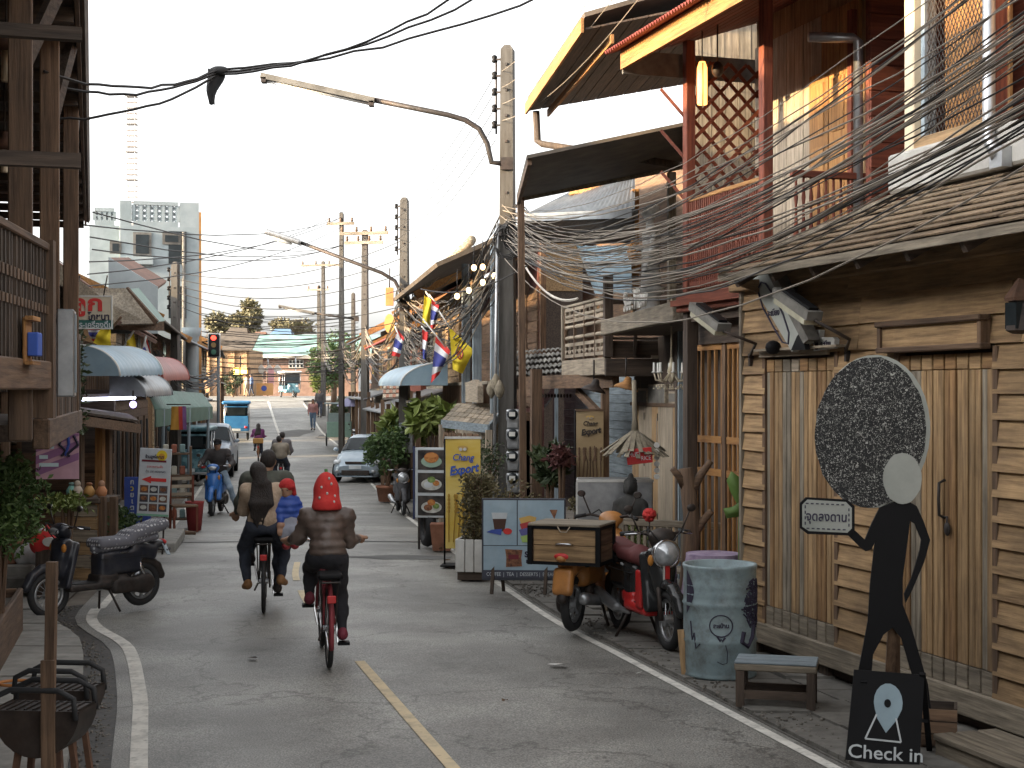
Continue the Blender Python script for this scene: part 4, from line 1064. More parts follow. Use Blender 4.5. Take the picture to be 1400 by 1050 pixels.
# blue box with timber backing, fixed to the balcony slats
p = FB1.px(35, 475, -.055)
t = thing('letter_box', 'blue box on a carved yellowish board fixed to the balcony slats', 'box', tuple(FB1.w(p[0], -.055, p[1]-.1)), FB1.rz); t.scale = (.62, .62, .62)
bx('backboard', W_ORG['z'], t, -.16, .16, -.03, 0, 0, .44, .01); bx('box', BLU, t, -.1, .12, -.13, -.031, .08, .3, .01); bx('shelf', W_ORG['x'], t, -.2, .2, -.1, -.031, .0, .03)
bx('hood', W_ORG['x'], t, -.19, .19, -.1, -.031, .41, .45)
t = thing('fuse_box', 'tall grey metal box on the second balcony rail', 'box', tuple(FB2.w(FB2.px(81, 485, -.06)[0], -.07, FB2.px(81, 485, -.06)[1]-.3)), FB2.rz)
bx('case', STEEL, t, -.14, .14, -.1, .02, 0, .62, .01); bx('door', W_BLUE['z'], t, -.12, .12, -.106, -.1005, .03, .59)
# vine along the far end of the balcony
for k, (x, y0, y1) in enumerate(((106, 455, 590),)):
    D = 15.2; b = MB(); pts = [tuple(P(x+random.uniform(-4, 5), random.uniform(y0, y1), D)+V(0, random.uniform(-.2, .2), 0)) for _ in range(230)]
    t = thing('vine', ('dark leafy vine climbing past the balcony rail' if k == 0 else 'pale trailing vine hanging below the balcony beam'), 'plant', tuple(P(x, y1, D)))
    o = P(x, y1, D); leaves(b, [tuple(Vector(p)-o) for p in pts], .09).build('foliage', LEAF_D if k == 0 else LEAF, t)
    tb('stem', W_BRN['z'], t, [(0, 0, 0), (.02, 0, .4), (0, 0, .9)], .015, 5)

# ------------------------------------------------------------------ left: restaurant with cream gable, tin awnings, kiosk
def lf(d0, d1, off):
    a = le_(d0)-off; b = le_(d1)-off
    return Frame(a, d0, g((d0+d1)/2)-.05, b-a, d1-d0), math.hypot(b-a, d1-d0)
fr, L = lf(23, 33, 1.9)
FL2 = fr
l2 = on(fr, 'gabled_restaurant', 'old restaurant with cream gable, brown tiled roof and green tin pent roof', 'restaurant')
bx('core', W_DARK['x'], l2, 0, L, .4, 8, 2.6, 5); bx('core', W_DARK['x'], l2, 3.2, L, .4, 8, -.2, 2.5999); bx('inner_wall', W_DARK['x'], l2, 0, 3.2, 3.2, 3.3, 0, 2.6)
for a in (.05, 1.6, 3.05): bx('shop_post', W_BRN['z'], l2, a, a+.12, .36, .48, 0, 2.6)
for i in range(16): bx('louvre', W_BRN['y'], l2, 3.12, 3.19, .5, 2.4, .6+.11*i, .67+.11*i)
bx('shop_counter', W_TAN['y'], l2, 1.2, 1.5, .7, 2.6, 0, .9)
for i in range(5): bx('shop_shelf', W_GREY['y'], l2, 2.8, 3.1, .55, 2.4, .5+.4*i, .54+.4*i)
for i in range(11): bx('plank', W_BRN['x'], l2, 3.2, L, .36-rnd.uniform(0, .01), .399, .05+i*.24, .275+i*.24)
for i in range(10): bx('plank', W_DARK['x'], l2, 0, L, .36-rnd.uniform(0, .01), .399, 2.72+i*.22, 2.925+i*.22)
TILEB = mat('brown_tile', (.1, .05, .035), (.24, .125, .085), sc=5, rough=.9, dirt=.4)
# the near end shows its gable towards us
zg = 5.0
MB().prism([(-.3, 4.2), (5.0, 4.2), (2.6, 6.6), (2.2, 6.6)], -.05, .0, Matrix(((0, 1, 0, 0), (1, 0, 0, 0), (0, 0, 1, 0), (0, 0, 0, 1)))).build('gable', CREAM, l2)
for (v0, z0_, v1, z1_) in ((-1.3, 3.75, 2.4, 6.75), (6.2, 3.75, 2.4, 6.75)):
    MB().slab([(-.7, v0, z0_), (L, v0, z0_), (L, v1, z1_), (-.7, v1, z1_)], .07).build('roof', TILEB, l2)
nt_ = 9
for r_ in range(nt_):
    for c_ in range(14):
        f = lambda s, t: V(-.7+s*(L+.7), -1.3+3.7*t, 3.75+3.0*t)
        s0, s1 = c_/14, (c_+1)/14; t0, t1 = r_/nt_, min(1, (r_+1.2)/nt_)
        MB().slab([f(s0, t0)+V(0, 0, .07), f(s1-.002, t0)+V(0, 0, .07+rnd.uniform(0, .015)), f(s1-.002, t1)+V(0, 0, .03), f(s0, t1)+V(0, 0, .03)], .02).build('roof_tile', TILEB, l2)
MB().bar((-.72, -1.35, 3.72), (-.72, 2.4, 6.74), .04, .24).build('barge_board', W_PALE['x'], l2)
MB().bar((-.55, -1.35, 3.68), (-.55, 2.4, 6.68), .04, .2).build('barge_board', W_BRN['x'], l2)
q = [fr.local(P(*a)) for a in ((213, 442, 24.4), (226, 438, 29.0), (190, 394, 29.5), (172, 396, 24.6))]
corrugated('pent_roof', TIN_GRN, l2, *q, 6, .02)
brr('pent_edge', W_BRN['x'], l2, q[0], q[3], .06, .12)
wslab('pent_wall', [P(112, 396, 23.6), P(170, 396, 24.4), P(208, 444, 24.4), P(112, 446, 23.6)], .04, W_GREY['x'], l2, fr)
brr('eave_beam', W_BRN['x'], l2, fr.local(P(150, 444, 24.3)), fr.local(P(222, 446, 25.5)), .08, .16)
# upstairs railing slats
for i in range(18): a = 1.2+i*.3; bx('rail_slat', W_BRN['z'], l2, a, a+.09, -.6, -.55, 2.65, 3.4)
bx('hand_rail', W_BRN['x'], l2, 1.1, 6.8, -.62, -.53, 3.4, 3.47); bx('veranda_floor', W_DARK['x'], l2, .3, L, -.7, .3, 2.5, 2.62)
for i in range(5): bx('louvre', W_BRN['x'], l2, .2, 2.4, .28, .35, 2.9+.18*i, 3.02+.18*i)
# barrel-vaulted tin awnings
def vault(name, label, quad_px, mt, rise=.4):
    (x0, y0, D0), (x1, y1, D1), depth = quad_px
    a, b = P(x0, y0, D0), P(x1, y1, D1)
    t = thing(name, label, 'awning', tuple(a), 0)
    d = (b-a); nn = Vector((d.y, -d.x, 0)).normalized()
    rows = []
    n = 10; m = 36
    for i in range(m+1):
        s = i/m; r_ = []
        for k in range(n+1):
            w = math.pi/2*k/n
            r_.append(d*s+nn*depth*math.sin(w)+V(0, 0, rise*math.cos(w)+.012*math.cos(2*math.pi*s*12)))
        rows.append(r_)
    q = MB().sheet(rows); q.sheet([[p-V(0, 0, .008)-nn*.006 for p in r_][::-1] for r_ in rows]); q.build('vault_sheet', mt, t, True)
    for s in (0, 1):
        poly = [d*s]+[d*s+nn*depth*math.sin(math.pi/2*k/n)+V(0, 0, rise*math.cos(math.pi/2*k/n)) for k in range(n+1)]
        MB().slab([p+d.normalized()*(.01 if s else -.01) for p in poly], .015).build('end_panel', mt, t)
        tb('rim', WHITE if mt is TIN_BLUE else mt, t, poly[1:], .02, 6)
    return t
# depth is measured towards the road
vault('vaulted_awning', 'pale blue barrel-vaulted tin awning under the yellow flag', ((103, 514, 19.8), (168, 512, 22.2), .6), TIN_BLUE, .42)
vault('vaulted_awning', 'grey ribbed barrel-vaulted awning below the blue one', ((150, 542, 21.0), (193, 540, 24.0), .5), TIN, .36)
vault('vaulted_awning', 'rust red barrel-vaulted tin awning beside the striped flag', ((185, 520, 27.0), (226, 519, 31.0), .5), TIN_RED, .46)
gq = [P(212, 560, 29), P(290, 556, 42), P(276, 538, 43), P(200, 532, 30)]
t = thing('green_awning', 'long dark green corrugated awning over the shop fronts', 'awning', tuple(gq[0])); corrugated('sheet', TIN_GRN, t, *[q-gq[0] for q in gq], 40, .03)
o = gq[0]; MB().slab([gq[0]-o, gq[1]-o, gq[1]-o-V(0, 0, .35), gq[0]-o-V(0, 0, .35)], .02).build('valance', TIN_GRN, t)
for s in (.1, .5, .9): q = gq[0].lerp(gq[1], s); tb('awning_post', W_BLUE['z'], t, [q-o, V(q.x-o.x, q.y-o.y, g(q.y)-o.z)], .04, 8)
fr, L = lf(34, 46, 1.5); row_house('left_shophouse', 'brown two storey shophouse behind the green awning', fr, L, 6, 2.8, 2.0, W_BRN, W_GREY, ROOFD, False, 41)
fr, L = lf(47, 57, 1.4); row_house('pillar_shophouse', 'shophouse with pale round pillar near the traffic light', fr, L, 6, 2.9, 1.9, W_GREY, W_BRN, TIN, True, 42)
fr, L = lf(70, 88, 1.6); row_house('flat_roof_shophouse', 'low shophouse with overhanging flat grey eaves before the crossing', fr, L, 6, 2.6, 1.6, W_BRN, W_GREY, ROOFD, True, 43)

# ------------------------------------------------------------------ pale blue concrete block behind
A_ = P(122, 415, 58); B_ = P(275, 415, 59.2)
fb = Frame(A_.x, A_.y, g(58)-.2, B_.x-A_.x, B_.y-A_.y)
cb_ = on(fb, 'concrete_block', 'pale blue concrete building with pierced block parapet and balconies', 'building')
PB = mat('pale_blue_render', (.2, .24, .25), (.31, .35, .36), sc=1.2, rough=.9, dirt=.55, dirtc=(.24, .27, .27), dsc=.5)
Lb = fb.px(272, 400)[0]; ht = fb.px(200, 275)[1]; hs_ = fb.px(130, 281)[1]; xs = fb.px(164, 300)[0]
bx('wall', PB, cb_, xs, Lb, 0, 8, -.5, ht-1.0); bx('wall', PB, cb_, 0, xs-.001, .6, 8, -.5, hs_-.7)
def para(u0, u1, z0, z1, v, nx, nz):
    bx('parapet_cap', PB, cb_, u0, u1, v, v+.2, z1-.15, z1); bx('parapet_base', PB, cb_, u0, u1, v, v+.2, z0, z0+.2)
    cw = (u1-u0)/nx; chh = (z1-z0-.35)/nz
    for i in range(nx+1): bx('parapet_block', PB, cb_, u0+i*cw-.06, u0+i*cw+.06, v+.02, v+.18, z0+.2, z1-.15)
    for i in range(nx):
        for j in range(nz):
            c = (u0+(i+.5)*cw, z0+.2+(j+.5)*chh)
            m = MB()
            for s in (1, -1): m.bar((c[0]-cw*.45, v+.1, c[1]-s*chh*.45), (c[0]+cw*.45, v+.1, c[1]+s*chh*.45), .1, .09, (0, 1, 0))
            m.build('pierced_block', PB, cb_)
xw0, xw1 = fb.px(180, 290)[0], fb.px(246, 290)[0]
bx('parapet_wall', PB, cb_, xs, xw0, 0, .2, ht-1.0, ht); bx('parapet_wall', PB, cb_, xw1, Lb, 0, .2, ht-1.0, ht); para(xw0+.07, xw1-.07, ht-1.0, ht, 0, 6, 3)
para(.2, xs-.2, hs_-.7, hs_, .6, 4, 2)
for x0, x1, y0, y1 in ((182, 207, 318, 350), (222, 247, 319, 334), (150, 166, 330, 347)):
    a, zz0 = fb.px(x0, y1); b, zz1 = fb.px(x1, y0); w = bx('window', CONC_D, cb_, a, b, -.06, -.001 if x0 > 160 else .0, zz0, zz1); bx('pane', GLASS, w, a+.1, b-.1, -.09, -.061, zz0+.1, zz1-.1)
a, zz0 = fb.px(172, 352); b, _ = fb.px(209, 352); bx('balcony', PB, cb_, a, b, -.5, 0, zz0-.3, zz0, .02)
tb('drain', CONC_D, cb_, [(fb.px(251, 300)[0], -.08, ht-1.2), (fb.px(251, 300)[0], -.08, 0)], .07, 6)
bx('orange_end', W_ORG['z'], cb_, Lb, Lb+.1, 0, .6, -.5, fb.px(272, 290)[1])
for i in range(4): bx('side_window', GLASS, cb_, Lb-1.2, Lb-.5, -.04, -.001, 1.5+2.2*i, 2.8+2.2*i)
# radio mast far behind
p = P(180, 275, 420); t = thing('radio_mast', 'thin red and white radio mast fading into the white sky', 'mast', (p.x, p.y, 2.0))
top = P(180, 132, 420).z-2.0
for k in range(4): tb('mast_leg', flat('mast_paint', (.62, .6, .6)), t, [((-1.2, 1.2)[k % 2], (-1.2, 1.2)[k//2], 0), ((-1.2, 1.2)[k % 2], (-1.2, 1.2)[k//2], top)], .09, 4)
for k in range(26): z = 45+k*(top-45)/25; bx('mast_rung', flat('mast_rung', (.2, .2, .2)) if k % 5 == 0 else MC['mast_paint'], t, -1.5, 1.5, -1.5, 1.5, z-.12, z+.12)

# pale pillar, low roofs by the blue building
t = thing('round_pillar', 'tall pale round pillar with a moulded capital near the traffic light', 'pillar', tuple(PG(262, 50)))
MB().lathe([(.3, 0), (.3, .2), (.2, .3), (.2, 4.7), (.3, 4.85), (.34, 5.1)], 14).build('shaft', PB, t, True)
wq = [P(150, 352, 33), P(216, 392, 33), P(228, 384, 39), P(176, 352, 39)]
t = thing('tiled_roof', 'red brown lean-to roof rising behind the restaurant gable', 'roof', (wq[0].x, wq[0].y, wq[1].z)); o = t.location.copy()
MB().slab([q-o for q in wq], .1).build('roof_plane', TILEB, t); MB().slab([wq[0]-o, wq[1]-o, V(wq[1].x, wq[1].y, 3.6)-o, V(wq[0].x, wq[0].y, 3.6)-o], .1).build('wall', PB, t)

# ------------------------------------------------------------------ kiosk by the road on the left
K = PG(150, 19.8)
kt = thing('wooden_kiosk', 'open wooden kiosk with plank counter and mossy flat roof', 'kiosk', tuple(K), -.12)
def kl(x, y, D): q = P(x, y, D)-K; c, s = math.cos(.12), math.sin(.12); return V(q.x*c-q.y*s, q.x*s+q.y*c, q.z)
for x, D in ((137, 19.3), (108, 18.2), (147, 20.4)): p = kl(x, 600, D); bx('post', W_ORG['z'] if x == 137 else W_BRN['z'], kt, p.x-.05, p.x+.05, p.y-.05, p.y+.05, 0, kl(x, 580, D).z)
q = [kl(108, 568, 17.6), kl(190, 580, 19.4), kl(176, 570, 22.0), kl(100, 560, 20.4)]
rfk = MB().slab(q, .05).build('roof', W_BRN['x'], kt)
for i in range(10):
    s0, s1 = i/10, (i+1)/10-.004; MB().slab([q[0].lerp(q[1], s0)+V(0, 0, .05), q[0].lerp(q[1], s1)+V(0, 0, .05+rnd.uniform(0, .01)), q[3].lerp(q[2], s1)+V(0, 0, .05), q[3].lerp(q[2], s0)+V(0, 0, .05)], .03).build('roof_plank', W_DARK['y'], kt)
brr('roof_beam', W_BRN['x'], kt, q[0]-V(0, 0, .06), q[1]-V(0, 0, .06), .06, .12)
p0, p1 = kl(75, 700, 17.8), kl(137, 700, 17.8)
for i in range(6): MB().bb(p0.x, p1.x-.02, p0.y-.0-rnd.uniform(0, .01), p0.y+.04, .08+.155*i, .08+.155*i+.145, .006).build('counter_plank', W_PALE['x'] if i % 2 else W_TAN['x'], kt)
bx('counter_top', W_DARK['x'], kt, p0.x-.05, p1.x+.05, p0.y-.1, p0.y+.6, 1.02, 1.08, .008)
for xx in (p1.x+.06, p1.x+.2): bx('counter_leg', W_BRN['z'], kt, xx-.04, xx+.04, p0.y-.04, p0.y+.04, 0, 1.1)
bx('back_panel', W_DARK['x'], kt, -2.2, -.75, 2.0, 2.06, 0, 2.4)
for i in range(4):
    bx('back_board', W_BRN['x'], kt, -2.2, -.75, 1.97, 1.999, .3+.3*i, .55+.3*i)
# ------------------------------------------------------------------ power poles
rnd = random.Random(51)
def pole(label, x, D, ytop, w=.26, arms=(), ins=None, group='concrete power poles along the street'):
    b = PG(x, D); top = P(x, ytop, D).z-b.z
    t = thing('power_pole', label, 'power pole', tuple(b), -.2, group)
    m = MB(); a = w/2; c = w*.36
    m.add([(-a, -a, -.1), (a, -a, -.1), (a, a, -.1), (-a, a, -.1), (-c, -c, top-.08), (c, -c, top-.08), (c, c, top-.08), (-c, c, top-.08), (-c*.5, -c*.5, top), (c*.5, -c*.5, top), (c*.5, c*.5, top), (-c*.5, c*.5, top)],
          [(3, 2, 1, 0), (0, 1, 5, 4), (1, 2, 6, 5), (2, 3, 7, 6), (3, 0, 4, 7), (4, 5, 9, 8), (5, 6, 10, 9), (6, 7, 11, 10), (7, 4, 8, 11), (8, 9, 10, 11)])
    m.build('shaft', POLEC, t)
    for i in range(7): z = top-.35-i*.42; MB().bb(-.02, .02, -c-.03, -c-.005 if i > 2 else -c, z, z+.04).build('bolt', IRON, t)
    if ins:
        tb('rack_bar', IRON, t, [(-c-.09, 0, top-.25), (-c-.09, 0, top-1.45)], .018, 6)
        for i in range(5):
            z = top-.28-i*.27
            MB().lathe([(.02, 0), (.055, .02), (.035, .06), (.055, .1), (.02, .13)], 10, Matrix.Translation((-c-.12, 0, z))).build('insulator', BLK, t, True)
            bx('rack_clip', IRON, t, -c-.09, -c+.02, -.02, .02, z+.04, z+.07)
    for (z, l, n) in arms:
        bx('cross_arm', W_GREY['x'], t, -l/2, l/2, -c-.1, -c-.01, top-z-.06, top-z+.06)
        for i in range(n): u = -l/2+.1+i*(l-.2)/(n-1); MB().lathe([(.03, 0), (.06, .05), (.04, .1), (.05, .16), (.015, .2)], 8, Matrix.Translation((u, -c-.05, top-z+.06))).build('insulator', W_BRN['z'], t, True)
    return t
p1 = pole('tall concrete power pole carrying four electric meters and the wire tangle', 694, 24, 62, .28, ins=True)
tb('conduit', STEEL, p1, [(-.2, -.2, 0), (-.16, -.18, 3.0), (-.13, -.16, 5.2)], .028, 8)
bx('strap', IRON, p1, -.18, .18, -.18, .18, 5.0, 5.05)
p2 = pole('concrete power pole with grey switch box beside the potted shrubs', 553, 37, 270, .26, ins=True)
pole('slim power pole with two cross arms seen past the second pole', 499, 55, 314, .28, arms=((.15, 1.9, 4), (.5, 1.5, 4)))
pole('power pole bristling with a thin aerial behind the lamp', 467, 62, 290, .22, arms=((.5, 1.2, 3),))
pole('distant power pole with one long cross arm', 442, 85, 357, .25, arms=((.25, 2.6, 4),))
pole('most distant power pole on the right of the crossing', 436, 96, 390, .25, arms=((.3, 1.5, 3),))
pole('white concrete power pole rising from the left awnings', 240, 42, 358, .26, ins=True)
pole('short power pole behind the grey shophouse wall', 483, 72, 400, .22)
# meters
for k, y in enumerate((575, 602, 632, 662)):
    p = P(702, y, 23.8); t = thing('electric_meter', ('top', 'second', 'third', 'lowest')[k]+' grey electric meter with round glass on the power pole', 'meter', (p.x, p.y-.02, p.z-.12), -.2, 'electric meters on the pole')
    solid('case', STEEL, t, [rbx((0, 0, .08), (.1, .06, .1), .03), rbx((0, .0, .21), (.12, .06, .1), .04)], .015, .02)
    MB().lathe([(.09, 0), (.085, .04), (.05, .06)], 14, Matrix.Translation((0, -.055, .22)) @ Matrix.Rotation(R(90), 4, 'X')).build('glass', GLASS, t, True)
    bx('dial', WHITE, t, -.05, .05, -.118, -.1151, .19, .26)
    tb('lead', IRON, t, [(.03, -.02, -.02), (.05, -.03, -.14), (0, .02, -.2), (-.06, .03, -.05)], .01, 5)
p = P(560, 597, 36.6); t = thing('switch_box', 'grey metal switch box strapped to the second power pole', 'box', (p.x, p.y-.18, p.z-.4), -.2)
bx('case', STEEL, t, -.26, .1, 0, .14, 0, .75, .015); bx('window', GLASS, t, -.14, .0, -.008, 0, .4, .58); bx('door_lip', W_BLUE['x'], t, -.26, .1, -.02, -.009, .7, .75)
# street lamps
def lamp(label, pts, fix, D, kind):
    o = P(*pts[0], D); t = thing('street_lamp', label, 'street lamp', tuple(o), 0, 'street lamps over the road')
    q = [P(x, y, D)-o for x, y in pts]; tb('arm', IRON, t, q, .045, 8)
    a, b = (P(x, y, D)-o for x, y in fix)
    if kind == 'tube':
        brr('fixture', CONC_D, t, a, b, .16, .09); d = (b-a).normalized(); tb('tube', WHITE, t, [a+d*.08-V(0, 0, .07), b-d*.08-V(0, 0, .07)], .02, 8)
        for q_ in (a+d*.05, b-d*.05): bx('end_clip', IRON, t, q_.x-.04, q_.x+.04, -.08, .08, q_.z-.1, q_.z-.02)
    else:
        c = (a+b)/2; L = (b-a).length; ang = math.atan2(b.z-a.z, b.x-a.x)
        solid('fixture', STEEL, t, [rbx(tuple(c), (L/2, .14, .07), .05, Matrix.Rotation(-ang, 3, 'Y'))], .025, .0)
        MB().ball(tuple(c-V(.05, 0, .09)), (L*.32, .1, .05), 10, 6, Matrix.Rotation(-ang, 3, 'Y')).build('diffuser', WHITE, t, True)
    bx('clamp', IRON, t, -.06, .14, -.06, .06, -.1, .1)
    return t
lamp('long fluorescent street lamp on a curved arm from the tallest pole', [(690, 224), (672, 222), (666, 196), (655, 176), (636, 164), (612, 157), (508, 136)], [(512, 138), (357, 104)], 23.9, 'tube')
lamp('street lamp with a flat grey head on the second pole', [(550, 420), (547, 398), (540, 384), (522, 373), (412, 332)], [(412, 332), (362, 316)], 36.8, 'head')
lamp('faraway slim street lamp above the crossing', [(486, 436), (455, 432), (430, 428)], [(430, 428), (381, 418)], 60, 'tube')
# ------------------------------------------------------------------ wires
WIRE = flat('black_cable', (.025, .023, .022), .7); WIREG = flat('grey_cable', (.21, .18, .145), .8)
def wire(label, a, b, sag, r=.009, mt=None, group='overhead wires', n=18, jit=0):
    a = Vector(a); b = Vector(b); pts = []
    for i in range(n+1):
        s = i/n; q = a.lerp(b, s); q = q-V(0, 0, 4*sag*s*(1-s))
        if jit and 0 < i < n: q += V(rnd.uniform(-jit, jit), 0, rnd.uniform(-jit, jit))
        pts.append(q-a)
    o = MB().tube(pts, r, 4).build('overhead_wire', mt or WIRE); o.location = a
    return tag(o, label, 'wire', group)
px1 = P(694, 310, 24)
for k in range(46):
    a = V(px1.x+rnd.uniform(-.12, .16), 24+rnd.uniform(-.2, 0), rnd.uniform(4.55, 5.35)); b = V(2.72+rnd.uniform(-.06, .12), 4.4, rnd.uniform(3.75, 4.75))
    wire('thin sagging cable of the bundle passing in front of the red balcony', a, b, rnd.uniform(.55, 1.25), rnd.uniform(.004, .0075), WIREG if k % 3 else WIRE, 'cable bundle along the right houses', 26, .012)
for k in range(4):
    wire('high bare power line running from the pole top above the right roofs', (px1.x-.1, 24, 7.55-k*.27), (2.6, 3.5, 8.3-k*.4), .9, .006, WIREG, 'power lines above the right roofs', 24)
for k in range(16):
    q = P(rnd.uniform(880, 960), rnd.uniform(290, 350), 15.5); wire('short service cable looping from the pole to the balcony houses', (px1.x+.1, 23.9, rnd.uniform(4.5, 5.1)), q, rnd.uniform(.1, .45), .0055, WIREG, 'service cables to the houses', 14, .02)
for k in range(30):
    a = V(px1.x+rnd.uniform(-.15, .1), 24.1, rnd.uniform(4.2, 5.3)); b = P(553, 0, 37); b = V(b.x+rnd.uniform(-.12, .12), 37, rnd.uniform(3.3, 5.0))
    wire('drooping cable of the thick tangle between the first and second poles', a, b, rnd.uniform(.3, 1.35), rnd.uniform(.009, .014), WIREG if k % 2 else WIRE, 'cable tangle between the first two poles', 18, .03)
for k in range(5):
    wire('power line strung between the tops of the first two poles', (px1.x-.2, 24, 7.5-k*.27), (P(553, 0, 37).x-.2, 37, 6.95-k*.27), .25, .008, WIRE, 'power lines between pole tops')
prev = (553, 37, 3.2, 5.0)
for (x, D, lo, hi) in ((499, 55, 3.2, 4.8), (467, 62, 3.4, 4.9), (442, 85, 4, 6)):
    for k in range(18):
        wire('sagging cable of the tangle running on beyond the second pole', V(P(prev[0], 0, prev[1]).x, prev[1], rnd.uniform(prev[2], prev[3])), V(P(x, 0, D).x, D, rnd.uniform(lo, hi)), rnd.uniform(.3, 1.1), rnd.uniform(.013, .02), WIRE if k % 3 else WIREG, 'cable tangle beyond the second pole', 12, .03)
    prev = (x, D, lo, hi)
for k in range(22):
    a = P(500, 0, 55); wire('low loop of cable hanging off the second pole', V(P(553, 0, 37).x, 36.9, rnd.uniform(3.0, 4.3)), P(590+rnd.uniform(-10, 60), rnd.uniform(395, 470), 34), rnd.uniform(.2, .8), .012, WIREG, 'cable loops near the flags', 12, .03)
# wires crossing the sky to the left eaves, meeting at a rag
K0 = P(300, 95, 12.5)
for k, (b, e) in enumerate((((100, 95), (715, -2)), ((100, 110), (596, -2)), ((100, 158), (552, -2)))):
    pb = P(b[0]-40, b[1]+(2 if k < 2 else 4), 10.8+k*.6); pe = P(e[0]+180, e[1]-75, 12.5-k*.8)
    wire('black cable crossing the white sky to the left eaves', K0+V(0, 0, -.02*k), pb, .14 if k < 2 else .12, .011, WIRE, 'cables crossing to the left eaves', 14, .01)
    wire('black cable crossing the white sky above the road', K0+V(0, 0, -.02*k), pe, .22, .011, WIRE, 'cables crossing above the road', 16, .012)
t = thing('hanging_rag', 'dark rag of cloth caught on the crossing cables', 'rag', tuple(K0-V(0, 0, .28)))
m = MB(); rows = []
for i in range(9):
    s = i/8; w = .07*(1-.5*s)+.015*math.sin(5*s); rows.append([(-.04*s-.03+(j/4-.5)*2*w+.01*math.sin(7*s), .02*math.sin(j*2+5*s), .29-.31*s) for j in range(5)])
m.sheet(rows); m.sheet([[(a, b+.012, c) for a, b, c in r_][::-1] for r_ in rows]); m.build('cloth', BLACK, t, True); MB().ball((0, 0, .27), (.09, .05, .04)).build('knot', BLACK, t, True)
# across the middle distance, left to right
for k in range(7):
    a = P(110+rnd.uniform(0, 20), 290+k*17, 22+k); b = P(466, 300+rnd.uniform(-10, 40), 62)
    wire('thin cable crossing the street high over the parked cars', a, b, .4, .012, WIRE, 'thin cables over the street', 14, .01)
for k in range(6):
    a = P(240, 372+k*9, 42); b = P(553-rnd.uniform(0, 8), 330+k*22, 37.2); wire('cable from the white left pole across to the second pole', a, b, .5, .01, WIRE, 'cables between left and right poles', 14)
for k in range(30):
    y = 428+k*3+rnd.uniform(-2, 2); wire('faraway cable strung across the street before the crossing', P(290-rnd.uniform(0, 30), y+rnd.uniform(-5, 5), 60), P(490, y+rnd.uniform(-14, 6), 60), rnd.uniform(.05, .35), .014, WIRE, 'cables strung before the crossing', 10, .03)
for k in range(16):
    a = P(212+rnd.uniform(-4, 8), 478+rnd.uniform(0, 16), 33); b = P(300, 505+rnd.uniform(-8, 22), 50); wire('slack cable in the dark bundle above the green awning', a, b, rnd.uniform(.3, .75), .016, WIRE, 'dark cable bundle on the left', 12, .02)
wire('pale hose-like cable dipping from the pole to the fretwork balcony', P(698, 325, 23.8), P(790, 408, 22), .35, .02, flat('pale_cable', (.5, .47, .42)), None)
# coils of spare cable on the first poles
for k in range(6):
    D = 23.8 if k < 4 else 36.7; c = P(rnd.uniform(684, 712), rnd.uniform(270, 345), D) if k < 4 else P(rnd.uniform(545, 566), rnd.uniform(400, 460), D)
    r_ = rnd.uniform(.14, .26); m = MB()
    for j in range(4): m.tube([(r_*(1+.08*j)*math.cos(a)*.8+rnd.uniform(-.02, .02), .05*math.sin(a*2)+.02*j, r_*(1+.1*j)*math.sin(a)) for a in [i*math.pi/7 for i in range(14)]], .01, 4, closed=True)
    o = m.build('cable_coil', WIRE); o.location = (c.x, D-.3, c.z); tag(o, 'tangled coil of spare cable tied to the tallest pole' if k < 4 else 'tangled coil of spare cable on the second pole', 'cable coil', 'spare cable coils')
# string of bulbs
GLOW = mat('bulb_glow', (1, .62, .25), (1, .75, .4), emit=1.1)
for k, (x, y) in enumerate(((625, 405), (641, 397), (660, 386), (676, 377), (713, 378), (648, 366), (660, 365))):
    p = P(x, y, 24.6 if x < 700 else 22.8); t = thing('light_bulb', 'lit bare bulb hanging on the string beside the pole', 'light bulb', tuple(p), 0, 'string of lit bulbs')
    MB().ball((0, 0, 0), (.045, .045, .055), 10, 7).build('glass', GLOW, t, True); MB().lathe([(.025, .05), (.025, .11)], 8).build('socket', BLK, t); tb('lead', WIRE, t, [(0, 0, .1), (0, 0, .45)], .008, 4)
wire('cable carrying the string of lit bulbs', P(575, 395, 27), P(740, 350, 22), .25, .012, WIRE, None)
# ------------------------------------------------------------------ flags
def flag(label, c, D, staff, bands, n=8, group=None, emblem=False):
    o = P(*staff[1], D); t = thing('flag', label, 'flag', tuple(o), 0, group)
    tb('staff', WHITE, t, [P(*staff[0], D)-o, V(0, 0, 0)], .018, 6)
    q = [P(x, y, D)-o for x, y in c]       # hoist top, fly top, fly bottom, hoist bottom
    m = MB(); N = 12
    mats = [b[1] for b in bands]; e = [0]
    for b in bands: e.append(e[-1]+b[0])
    f = lambda s, v: q[0].lerp(q[1], s).lerp(q[3].lerp(q[2], s), v)+V(0, .07*math.sin(5*s+3*v)*s+.03*math.sin(9*v), 0)
    for k in range(len(bands)):
        m.cur = k; vs = frange(e[k]/e[-1], e[k+1]/e[-1], .12)
        for oy in (0, .006):
            rows = [[f(i/N, v)+V(0, oy, 0) for i in range(N+1)] for v in vs]
            m.sheet(rows if oy else rows[::-1])
    m.build('cloth', mats, t, True)
    if emblem:
        r_ = .14; MB().tube([f(.5+.16*math.cos(a), .45+.16*math.sin(a))+V(0, -.012, 0) for a in [i*math.pi/6 for i in range(12)]], .012, 4, closed=True).build('emblem', RED, t)
        MB().tube([f(.42, .55)+V(0, -.012, 0), f(.5, .36)+V(0, -.012, 0), f(.58, .55)+V(0, -.012, 0), f(.42, .45)+V(0, -.012, 0)], .012, 4).build('emblem', RED, t)
    return t
TH = [(1, FRED), (1, FWHITE), (2, FBLU), (1, FWHITE), (1, FRED)]
YF = [(1, YEL)]
